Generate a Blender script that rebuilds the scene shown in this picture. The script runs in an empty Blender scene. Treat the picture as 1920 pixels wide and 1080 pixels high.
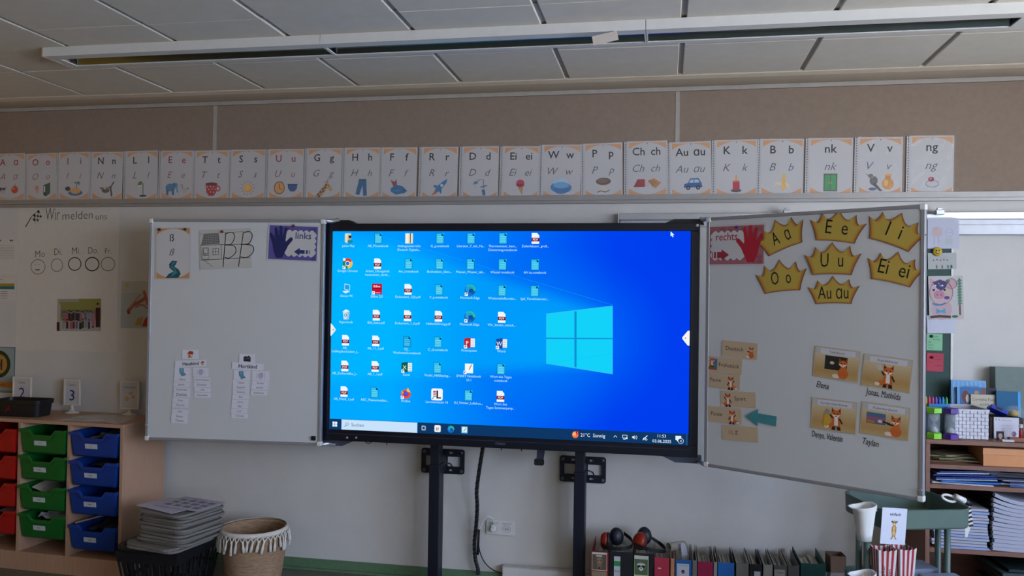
import bpy, bmesh, math, random
from math import sin, cos, pi, radians, sqrt
from mathutils import Vector, Matrix
from mathutils.geometry import tessellate_polygon

SC = bpy.context.scene
COL = SC.collection
random.seed(7)

# ------------------------------------------------------------------ camera
FPX, CX, CY = 1550.0, 960.0, 540.0
CAMPOS = Vector((0.0, -4.6, 1.605))
AX = Vector((0.98329, 0.01170, -0.18165))      # world X seen from the camera (right, down, forward)
AY = Vector((0.18140, 0.01586, 0.98328))       # world Y
AZ = Vector((0.01434, -0.99980, 0.01348))      # world Z
cam = bpy.data.cameras.new('camera')
cam.sensor_width = 36.0
cam.lens = 36.0 * FPX / 1920.0
cam.clip_start = 0.05
cam_o = bpy.data.objects.new('camera', cam)
COL.objects.link(cam_o)
R3 = Matrix(((AX.x, -AX.y, -AX.z), (AY.x, -AY.y, -AY.z), (AZ.x, -AZ.y, -AZ.z)))
cam_o.matrix_world = Matrix.Translation(CAMPOS) @ R3.to_quaternion().to_matrix().to_4x4()
SC.camera = cam_o

# ------------------------------------------------------------------ world, light, exposure
SC.view_settings.view_transform = 'Standard'
SC.view_settings.look = 'None'
SC.view_settings.gamma = 1.0
SC.view_settings.use_curve_mapping = False
SC.view_settings.exposure = 0.0
SC.cycles.use_denoising = True
SC.cycles.max_bounces = 8
SC.cycles.transparent_max_bounces = 12
world = bpy.data.worlds.new('sky')
SC.world = world
world.use_nodes = True
wn = world.node_tree; wb = wn.nodes['Background']   # clear blue sky above, sunlit ground below the horizon
wg = wn.nodes.new('ShaderNodeTexCoord'); wx = wn.nodes.new('ShaderNodeSeparateXYZ'); wr = wn.nodes.new('ShaderNodeValToRGB')
wm = wn.nodes.new('ShaderNodeMapRange'); wm.inputs[1].default_value = -1.0; wm.inputs[2].default_value = 1.0
wn.links.new(wg.outputs['Generated'], wx.inputs[0]); wn.links.new(wx.outputs['Z'], wm.inputs[0]); wn.links.new(wm.outputs[0], wr.inputs[0])
for pos, colr in ((0.0, (1.0, 0.91, 0.73)), (0.485, (1.0, 0.92, 0.75)), (0.51, (0.60, 0.83, 1.0)), (0.60, (0.38, 0.71, 1.0)), (1.0, (0.24, 0.48, 1.0))):
    el = wr.color_ramp.elements[0] if pos == 0.0 else wr.color_ramp.elements[1] if pos == 1.0 else wr.color_ramp.elements.new(pos)
    el.position = pos; el.color = colr + (1,)
wn.links.new(wr.outputs[0], wb.inputs[0])
wb.inputs[1].default_value = 22.0

RX, LX, RY = 3.3, -4.45, -8.2                   # right wall, left wall, rear wall
def area(name, loc, rot, sx, sy, power, col):
    l = bpy.data.lights.new(name, 'AREA')
    l.shape = 'RECTANGLE'; l.size = sx; l.size_y = sy; l.energy = power; l.color = col
    o = bpy.data.objects.new(name, l); COL.objects.link(o)
    o.location = loc; o.rotation_euler = rot
    l.cycles.is_portal = True
    return o
WIN = [(-1.7, -3.3), (-3.7, -5.3), (-5.7, -7.3)]
for wy0, wy1 in WIN:                            # daylight of the three windows in the right-hand wall
    area('window_daylight', (RX + 0.28, (wy0 + wy1) / 2, 1.72), (0, radians(90), 0), 1.7, 1.6, 185, (0.74, 0.87, 1.0))
sun = bpy.data.lights.new('sun', 'SUN'); sun.energy = 4.5; sun.angle = radians(0.6); sun.color = (1.0, 0.90, 0.76)
sun_o = bpy.data.objects.new('sun', sun); COL.objects.link(sun_o)
sun_o.rotation_euler = Vector((-0.62, -0.42, -0.80)).to_track_quat('-Z', 'Y').to_euler()

# ------------------------------------------------------------------ helpers
def ray(px, py):
    x, y, z = px - CX, py - CY, FPX
    return Vector((AX.x*x + AX.y*y + AX.z*z, AY.x*x + AY.y*y + AY.z*z, AZ.x*x + AZ.y*y + AZ.z*z))
def onY(px, py, y):
    r = ray(px, py); return CAMPOS + r * ((y - CAMPOS.y) / r.y)
def onZ(px, py, z):
    r = ray(px, py); return CAMPOS + r * ((z - CAMPOS.z) / r.z)
def onX(px, py, x):
    r = ray(px, py); return CAMPOS + r * ((x - CAMPOS.x) / r.x)
class Plane:
    def __init__(s, o, u, v, n):
        s.o, s.u, s.v, s.n = Vector(o), Vector(u).normalized(), Vector(v).normalized(), Vector(n).normalized()
    def at(s, px, py):
        r = ray(px, py); t = (s.o - CAMPOS).dot(s.n) / r.dot(s.n); d = CAMPOS + r * t - s.o
        return Vector((d.dot(s.u), d.dot(s.v)))
    def mat(s, a, b, off=0.0, ang=0.0):
        c = s.o + s.u * a + s.v * b + s.n * off
        u = s.u * cos(ang) + s.v * sin(ang); v = s.v * cos(ang) - s.u * sin(ang)
        return Matrix(((u.x, v.x, s.n.x, c.x), (u.y, v.y, s.n.y, c.y), (u.z, v.z, s.n.z, c.z), (0, 0, 0, 1)))
def lin(c):
    if isinstance(c, str):
        c = c.lstrip('#'); c = [int(c[i:i+2], 16) / 255 for i in (0, 2, 4)]
    return tuple((x / 12.92 if x <= 0.04045 else ((x + 0.055) / 1.055) ** 2.4) for x in c[:3])

MATS = {}
def M(name, col='808080', rough=0.6, metal=0.0, var=0.06, scale=25.0, bump=0.0, bscale=None, stretch=None, spec=0.4):
    if name in MATS: return MATS[name]
    m = bpy.data.materials.new(name); m.use_nodes = True; MATS[name] = m
    nt = m.node_tree; b = nt.nodes['Principled BSDF']
    c = lin(col); b.inputs['Roughness'].default_value = rough; b.inputs['Metallic'].default_value = metal
    b.inputs['Specular IOR Level'].default_value = spec
    tc = nt.nodes.new('ShaderNodeTexCoord'); mp = nt.nodes.new('ShaderNodeMapping')
    nt.links.new(tc.outputs['Object'], mp.inputs['Vector'])
    if stretch: mp.inputs['Scale'].default_value = stretch
    nz = nt.nodes.new('ShaderNodeTexNoise'); nz.inputs['Scale'].default_value = scale; nz.inputs['Detail'].default_value = 4
    nt.links.new(mp.outputs[0], nz.inputs['Vector'])
    rp = nt.nodes.new('ShaderNodeValToRGB')
    rp.color_ramp.elements[0].position = 0.3; rp.color_ramp.elements[1].position = 0.7
    rp.color_ramp.elements[0].color = tuple(x * (1 - var) for x in c) + (1,)
    rp.color_ramp.elements[1].color = tuple(min(1, x * (1 + var)) for x in c) + (1,)
    nt.links.new(nz.outputs['Fac'], rp.inputs[0]); nt.links.new(rp.outputs[0], b.inputs['Base Color'])
    if bump:
        n2 = nt.nodes.new('ShaderNodeTexNoise'); n2.inputs['Scale'].default_value = bscale or scale * 4; n2.inputs['Detail'].default_value = 3
        nt.links.new(mp.outputs[0], n2.inputs['Vector'])
        bp = nt.nodes.new('ShaderNodeBump'); bp.inputs['Strength'].default_value = bump; bp.inputs['Distance'].default_value = 0.004
        nt.links.new(n2.outputs['Fac'], bp.inputs['Height']); nt.links.new(bp.outputs[0], b.inputs['Normal'])
    return m
def print_mat():
    m = bpy.data.materials.new('printed_ink'); m.use_nodes = True; nt = m.node_tree; b = nt.nodes['Principled BSDF']
    a = nt.nodes.new('ShaderNodeVertexColor'); a.layer_name = 'ink'
    nt.links.new(a.outputs['Color'], b.inputs['Base Color']); b.inputs['Roughness'].default_value = 0.55
    b.inputs['Specular IOR Level'].default_value = 0.25
    return m
def screen_mat():
    m = bpy.data.materials.new('lit_screen'); m.use_nodes = True; nt = m.node_tree
    nt.nodes.remove(nt.nodes['Principled BSDF'])
    a = nt.nodes.new('ShaderNodeVertexColor'); a.layer_name = 'ink'
    e = nt.nodes.new('ShaderNodeEmission'); e.inputs['Strength'].default_value = 1.0
    nt.links.new(a.outputs['Color'], e.inputs['Color'])
    nt.links.new(e.outputs[0], nt.nodes['Material Output'].inputs['Surface'])
    return m
INK = print_mat(); LIT = screen_mat()
def film_mat(name, alpha, col, rough, bump=0.0):
    m = bpy.data.materials.new(name); m.use_nodes = True; nt = m.node_tree; b = nt.nodes['Principled BSDF']
    b.inputs['Base Color'].default_value = lin(col) + (1,); b.inputs['Roughness'].default_value = rough
    b.inputs['Specular IOR Level'].default_value = 0.6
    t = nt.nodes.new('ShaderNodeBsdfTransparent'); mx = nt.nodes.new('ShaderNodeMixShader'); mx.inputs[0].default_value = alpha
    nt.links.new(t.outputs[0], mx.inputs[1]); nt.links.new(b.outputs[0], mx.inputs[2])
    nt.links.new(mx.outputs[0], nt.nodes['Material Output'].inputs['Surface'])
    if bump:
        tc = nt.nodes.new('ShaderNodeTexCoord'); nz = nt.nodes.new('ShaderNodeTexNoise'); nz.inputs['Scale'].default_value = 26
        nt.links.new(tc.outputs['Object'], nz.inputs['Vector'])
        bp = nt.nodes.new('ShaderNodeBump'); bp.inputs['Strength'].default_value = bump; bp.inputs['Distance'].default_value = 0.01
        nt.links.new(nz.outputs['Fac'], bp.inputs['Height']); nt.links.new(bp.outputs[0], b.inputs['Normal'])
    return m

def tag(o, label=None, cat=None, group=None, kind=None):
    if label: o['label'] = label
    if cat: o['category'] = cat
    if group: o['group'] = group
    if kind: o['kind'] = kind
    return o
def thing(name, label, cat, mat=None, loc=(0, 0, 0), rz=0.0, group=None):
    o = bpy.data.objects.new(name, None); COL.objects.link(o); o.empty_display_size = 0.05
    o.matrix_world = mat if mat is not None else Matrix.Translation(Vector(loc)) @ Matrix.Rotation(rz, 4, 'Z')
    return tag(o, label, cat, group)
def dup(o, mat, label=None, parent=None):
    c = o.copy(); COL.objects.link(c)
    if parent: c.parent = parent
    for ch in list(o.children):
        d = dup(ch, None, None, c)
    if mat is not None: c.matrix_world = mat
    if label: c['label'] = label
    return c

class G:
    """collects boxes, tubes, lathes ... into one mesh"""
    def __init__(s): s.v, s.f, s.m = [], [], []
    def add(s, vs, fs, mi=0, mat=None):
        b = len(s.v)
        s.v += [tuple(mat @ Vector(v)) if mat is not None else tuple(v) for v in vs]
        s.f += [tuple(b + i for i in f) for f in fs]; s.m += [mi] * len(fs)
        return s
    def box(s, x0, y0, z0, x1, y1, z1, mi=0, mat=None):
        v = [(x0,y0,z0),(x1,y0,z0),(x1,y1,z0),(x0,y1,z0),(x0,y0,z1),(x1,y0,z1),(x1,y1,z1),(x0,y1,z1)]
        return s.add(v, [(3,2,1,0),(4,5,6,7),(0,1,5,4),(1,2,6,5),(2,3,7,6),(3,0,4,7)], mi, mat)
    def hexa(s, v, mi=0, mat=None):
        return s.add(v, [(3,2,1,0),(4,5,6,7),(0,1,5,4),(1,2,6,5),(2,3,7,6),(3,0,4,7)], mi, mat)
    def tube(s, pts, r, n=8, mi=0, caps=True, mat=None):
        pts = [Vector(p) for p in pts]; N = len(pts); vs, fs = [], []
        rs = r if isinstance(r, (list, tuple)) else [r] * N
        up = None
        for i, p in enumerate(pts):
            t = (pts[min(i+1, N-1)] - pts[max(i-1, 0)]).normalized()
            if up is None:
                up = Vector((0, 0, 1)) if abs(t.z) < 0.9 else Vector((1, 0, 0))
            a = (up - t * up.dot(t)).normalized(); up = a; bb = t.cross(a)
            for k in range(n):
                w = 2 * pi * k / n; vs.append(p + (a * cos(w) + bb * sin(w)) * rs[i])
        for i in range(N - 1):
            for k in range(n):
                fs.append((i*n+k, i*n+(k+1) % n, (i+1)*n+(k+1) % n, (i+1)*n+k))
        if caps: fs += [tuple(range(n - 1, -1, -1)), tuple(range((N-1)*n, N*n))]
        return s.add(vs, fs, mi, mat)
    def lathe(s, prof, n=24, mi=0, mat=None, sx=1.0, sy=1.0, caps=True):
        vs, fs = [], []
        for r, z in prof:
            for k in range(n):
                w = 2 * pi * k / n; vs.append((r * cos(w) * sx, r * sin(w) * sy, z))
        for i in range(len(prof) - 1):
            for k in range(n):
                fs.append((i*n+k, i*n+(k+1) % n, (i+1)*n+(k+1) % n, (i+1)*n+k))
        if caps and prof[0][0] > 1e-6: fs.append(tuple(range(n - 1, -1, -1)))
        if caps and prof[-1][0] > 1e-6: fs.append(tuple(range((len(prof)-1)*n, len(prof)*n)))
        return s.add(vs, fs, mi, mat)
    def shell(s, loops, mi=0, mat=None, cap0=False, cap1=False):
        n = len(loops[0]); vs = [p for l in loops for p in l]; fs = []
        for i in range(len(loops) - 1):
            for k in range(n):
                fs.append((i*n+k, i*n+(k+1) % n, (i+1)*n+(k+1) % n, (i+1)*n+k))
        if cap0: fs.append(tuple(range(n - 1, -1, -1)))
        if cap1: fs.append(tuple(range((len(loops)-1)*n, len(loops)*n)))
        return s.add(vs, fs, mi, mat)
    def prism(s, pts, z0, z1, mi=0, mat=None):
        n = len(pts); vs = [(x, y, z0) for x, y in pts] + [(x, y, z1) for x, y in pts]
        tris = tessellate_polygon([[Vector((x, y, 0)) for x, y in pts]])
        fs = []
        for t in tris:
            a, b, c = t
            ar = (pts[b][0]-pts[a][0])*(pts[c][1]-pts[a][1]) - (pts[b][1]-pts[a][1])*(pts[c][0]-pts[a][0])
            if ar < 0: t = (a, c, b)
            fs.append(tuple(i + n for i in t)); fs.append(tuple(reversed(t)))
        area2 = sum(pts[i][0]*pts[(i+1) % n][1] - pts[(i+1) % n][0]*pts[i][1] for i in range(n))
        for i in range(n):
            j = (i + 1) % n
            fs.append((i, j, n+j, n+i) if area2 > 0 else (j, i, n+i, n+j))
        return s.add(vs, fs, mi, mat)
    def obj(s, name, mats, parent=None, smooth=False, bevel=0.0, seg=2, mat=None, label=None, kind=None, recalc=False, solid=0.0):
        me = bpy.data.meshes.new(name); me.from_pydata(s.v, [], s.f)
        if not isinstance(mats, (list, tuple)): mats = [mats]
        for m in mats: me.materials.append(m)
        if len(mats) > 1: me.polygons.foreach_set('material_index', s.m)
        if smooth: me.polygons.foreach_set('use_smooth', [True] * len(me.polygons))
        if recalc:
            bm = bmesh.new(); bm.from_mesh(me); bmesh.ops.recalc_face_normals(bm, faces=bm.faces); bm.to_mesh(me); bm.free()
        me.update()
        o = bpy.data.objects.new(name, me); COL.objects.link(o)
        if parent is not None: o.parent = parent
        if mat is not None:
            if parent is not None: o.matrix_local = mat
            else: o.matrix_world = mat
        if solid:
            md = o.modifiers.new('thickness', 'SOLIDIFY'); md.thickness = solid; md.offset = 0
        if bevel:
            md = o.modifiers.new('edges', 'BEVEL'); md.width = bevel; md.segments = seg; md.limit_method = 'ANGLE'; md.angle_limit = radians(40)
            if not smooth: me.polygons.foreach_set('use_smooth', [True] * len(me.polygons))
            if not smooth: 
                md.harden_normals = True
        if label: o['label'] = label
        if kind: o['kind'] = kind
        return o
def rrect(w, d, r, n=4, cx=0.0, cy=0.0):
    pts = []
    for qx, qy, a0 in ((1, 1, 0), (-1, 1, 90), (-1, -1, 180), (1, -1, 270)):
        for k in range(n + 1):
            a = radians(a0 + 90 * k / n)
            pts.append((cx + qx * (w/2 - r) + r * cos(a), cy + qy * (d/2 - r) + r * sin(a)))
    return pts

TXT = {}
def text_mesh(s, shear=0.0, thin=0.0):
    key = (s, shear, thin)
    if key not in TXT:
        cu = bpy.data.curves.new('t', 'FONT'); cu.body = s; cu.size = 1.0; cu.resolution_u = 2; cu.shear = shear; cu.offset = thin
        o = bpy.data.objects.new('t', cu); me = bpy.data.meshes.new_from_object(o)
        vs = [(v.co.x, v.co.y) for v in me.vertices]; fs = [tuple(p.vertices) for p in me.polygons]
        bpy.data.objects.remove(o); bpy.data.curves.remove(cu); bpy.data.meshes.remove(me)
        TXT[key] = (vs, fs)
    return TXT[key]

class Paint:
    """flat print: coloured areas in units of one width, built as thin layers"""
    def __init__(s, scale=1.0, ox=0.0, oy=0.0, step=4e-5):
        s.k, s.ox, s.oy, s.step = scale, ox, oy, step; s.v, s.f, s.c, s.z = [], [], [], step
        s.T = None
    def _add(s, pts, faces, col):
        b = len(s.v)
        if s.T: pts = [s.T(x, y) for x, y in pts]
        s.v += [((x - s.ox) * s.k, (y - s.oy) * s.k, s.z) for x, y in pts]
        ok = []
        for f in faces:
            ar = 0.0
            for i in range(len(f)):
                a, c = pts[f[i]], pts[f[(i+1) % len(f)]]; ar += a[0]*c[1] - c[0]*a[1]
            ok.append(tuple(b + i for i in (f if ar > 0 else tuple(reversed(f)))))
        s.f += ok; c = lin(col) + (1.0,)
        s.c += [c] * len(ok); s.z += s.step
        return s
    def poly(s, pts, col):
        if len(pts) < 5 and len(pts) > 2:
            n = len(pts); sg = [((pts[(i+1) % n][0]-pts[i][0])*(pts[(i+2) % n][1]-pts[(i+1) % n][1]) - (pts[(i+1) % n][1]-pts[i][1])*(pts[(i+2) % n][0]-pts[(i+1) % n][0])) > 0 for i in range(n)]
            if all(sg) or not any(sg): return s._add(pts, [tuple(range(n))], col)
        return s._add(pts, [tuple(t) for t in tessellate_polygon([[Vector((x, y, 0)) for x, y in pts]])], col)
    def rect(s, x0, y0, x1, y1, col): return s._add([(x0,y0),(x1,y0),(x1,y1),(x0,y1)], [(0,1,2,3)], col)
    def ell(s, x, y, rx, ry, col, n=18, rot=0.0):
        c, d = cos(radians(rot)), sin(radians(rot)); p = []
        for k in range(n):
            a = 2 * pi * k / n; u, w = rx * cos(a), ry * sin(a); p.append((x + u*c - w*d, y + u*d + w*c))
        return s._add(p, [tuple(range(n))], col)
    def ring(s, x, y, rx, ry, w, col, n=28, a0=0, a1=360):
        p, f = [], []
        for k in range(n + 1):
            a = radians(a0 + (a1 - a0) * k / n)
            p += [(x + rx*cos(a), y + ry*sin(a)), (x + (rx-w)*cos(a), y + (ry-w)*sin(a))]
        return s._add(p, [(2*k, 2*k+2, 2*k+3, 2*k+1) for k in range(n)], col)
    def line(s, pts, w, col):
        p, f = [], []; n = len(pts)
        for i in range(n):
            a, b = pts[max(i-1, 0)], pts[min(i+1, n-1)]; dx, dy = b[0]-a[0], b[1]-a[1]; L = sqrt(dx*dx + dy*dy) or 1
            nx, ny = -dy/L*w/2, dx/L*w/2
            p += [(pts[i][0]+nx, pts[i][1]+ny), (pts[i][0]-nx, pts[i][1]-ny)]
        return s._add(p, [(2*i, 2*i+1, 2*i+3, 2*i+2) for i in range(n-1)], col)
    def text(s, t, x, y, h, col, al='c', shear=0.0, thin=0.0, wmax=None, sx=1.0, rot=0.0):
        vs, fs = text_mesh(t, shear, thin)
        if not vs: return s
        x0 = min(v[0] for v in vs); x1 = max(v[0] for v in vs); k = h / 0.727; kx = k * sx
        if wmax and (x1 - x0) * kx > wmax: kx = wmax / (x1 - x0)
        W = (x1 - x0) * kx; dx = {'c': -W/2, 'l': 0.0, 'r': -W}[al]
        c, d = cos(radians(rot)), sin(radians(rot))
        pts = [((v[0]-x0)*kx + dx, v[1]*k) for v in vs]
        pts = [(x + u*c - w*d, y + u*d + w*c) for u, w in pts]
        return s._add(pts, fs, col)
    def obj(s, name, parent, material=None, off=0.0, mat=None):
        me = bpy.data.meshes.new(name); me.from_pydata(s.v, [], s.f)
        at = me.color_attributes.new('ink', 'FLOAT_COLOR', 'CORNER')
        buf = []
        for f, c in zip(s.f, s.c): buf += list(c) * len(f)
        at.data.foreach_set('color', buf)
        me.materials.append(material or INK); me.update()
        o = bpy.data.objects.new(name, me); COL.objects.link(o); o.parent = parent
        o.matrix_local = mat if mat is not None else Matrix.Translation((0, 0, off))
        return o

def sm2(pts, k=5):
    out = []
    for i in range(len(pts) - 1):
        a, b, c, d = (Vector(pts[j]) for j in (max(i-1, 0), i, i+1, min(i+2, len(pts)-1)))
        for j in range(k):
            u = j / k; v = .5*((2*b) + (c-a)*u + (2*a-5*b+4*c-d)*u*u + (3*b-a-3*c+d)*u**3); out.append((v.x, v.y))
    return out + [tuple(pts[-1])]
PAPER = M('white_paper', 'bcbab9', 0.6, var=0.02, scale=8)
def fit(plane, px4):
    """four picture corners (TL TR BR BL) of a flat rectangle -> centre, width, height, angle on that plane"""
    a, b, c, d = [plane.at(*p) for p in px4]
    ctr = (a + b + c + d) / 4; e = ((b - a) + (c - d)) / 2; g = ((a - d) + (b - c)) / 2
    return ctr, e.length, g.length, math.atan2(e.y, e.x)
def sheet(name, label, cat, plane, px4, paint=None, mat=None, off=0.0, th=0.0008, group=None, part='print', bend=0.0, pieces=None, rnd=0.0):
    ctr, w, h, a = fit(plane, px4)
    g = G()
    if rnd: g.prism(rrect(w, h, rnd), 0, th)
    elif bend:
        n = 8; vs, fs = [], []
        for i in range(n + 1):
            x = -w/2 + w*i/n; z = bend * (2*i/n - 1) ** 2
            vs += [(x, -h/2, z), (x, h/2, z)]
        g.add(vs, [(2*i, 2*i+2, 2*i+3, 2*i+1) for i in range(n)])
    else: g.box(-w/2, -h/2, 0, w/2, h/2, th)
    o = g.obj(name, mat or PAPER, mat=plane.mat(ctr.x, ctr.y, off, a))
    tag(o, label, cat, group)
    if paint:
        p = Paint(w, 0.5, h / w / 2); paint(p, h / w); p.obj(part, o, off=th + 0.0001)
    return o, w, h

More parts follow.
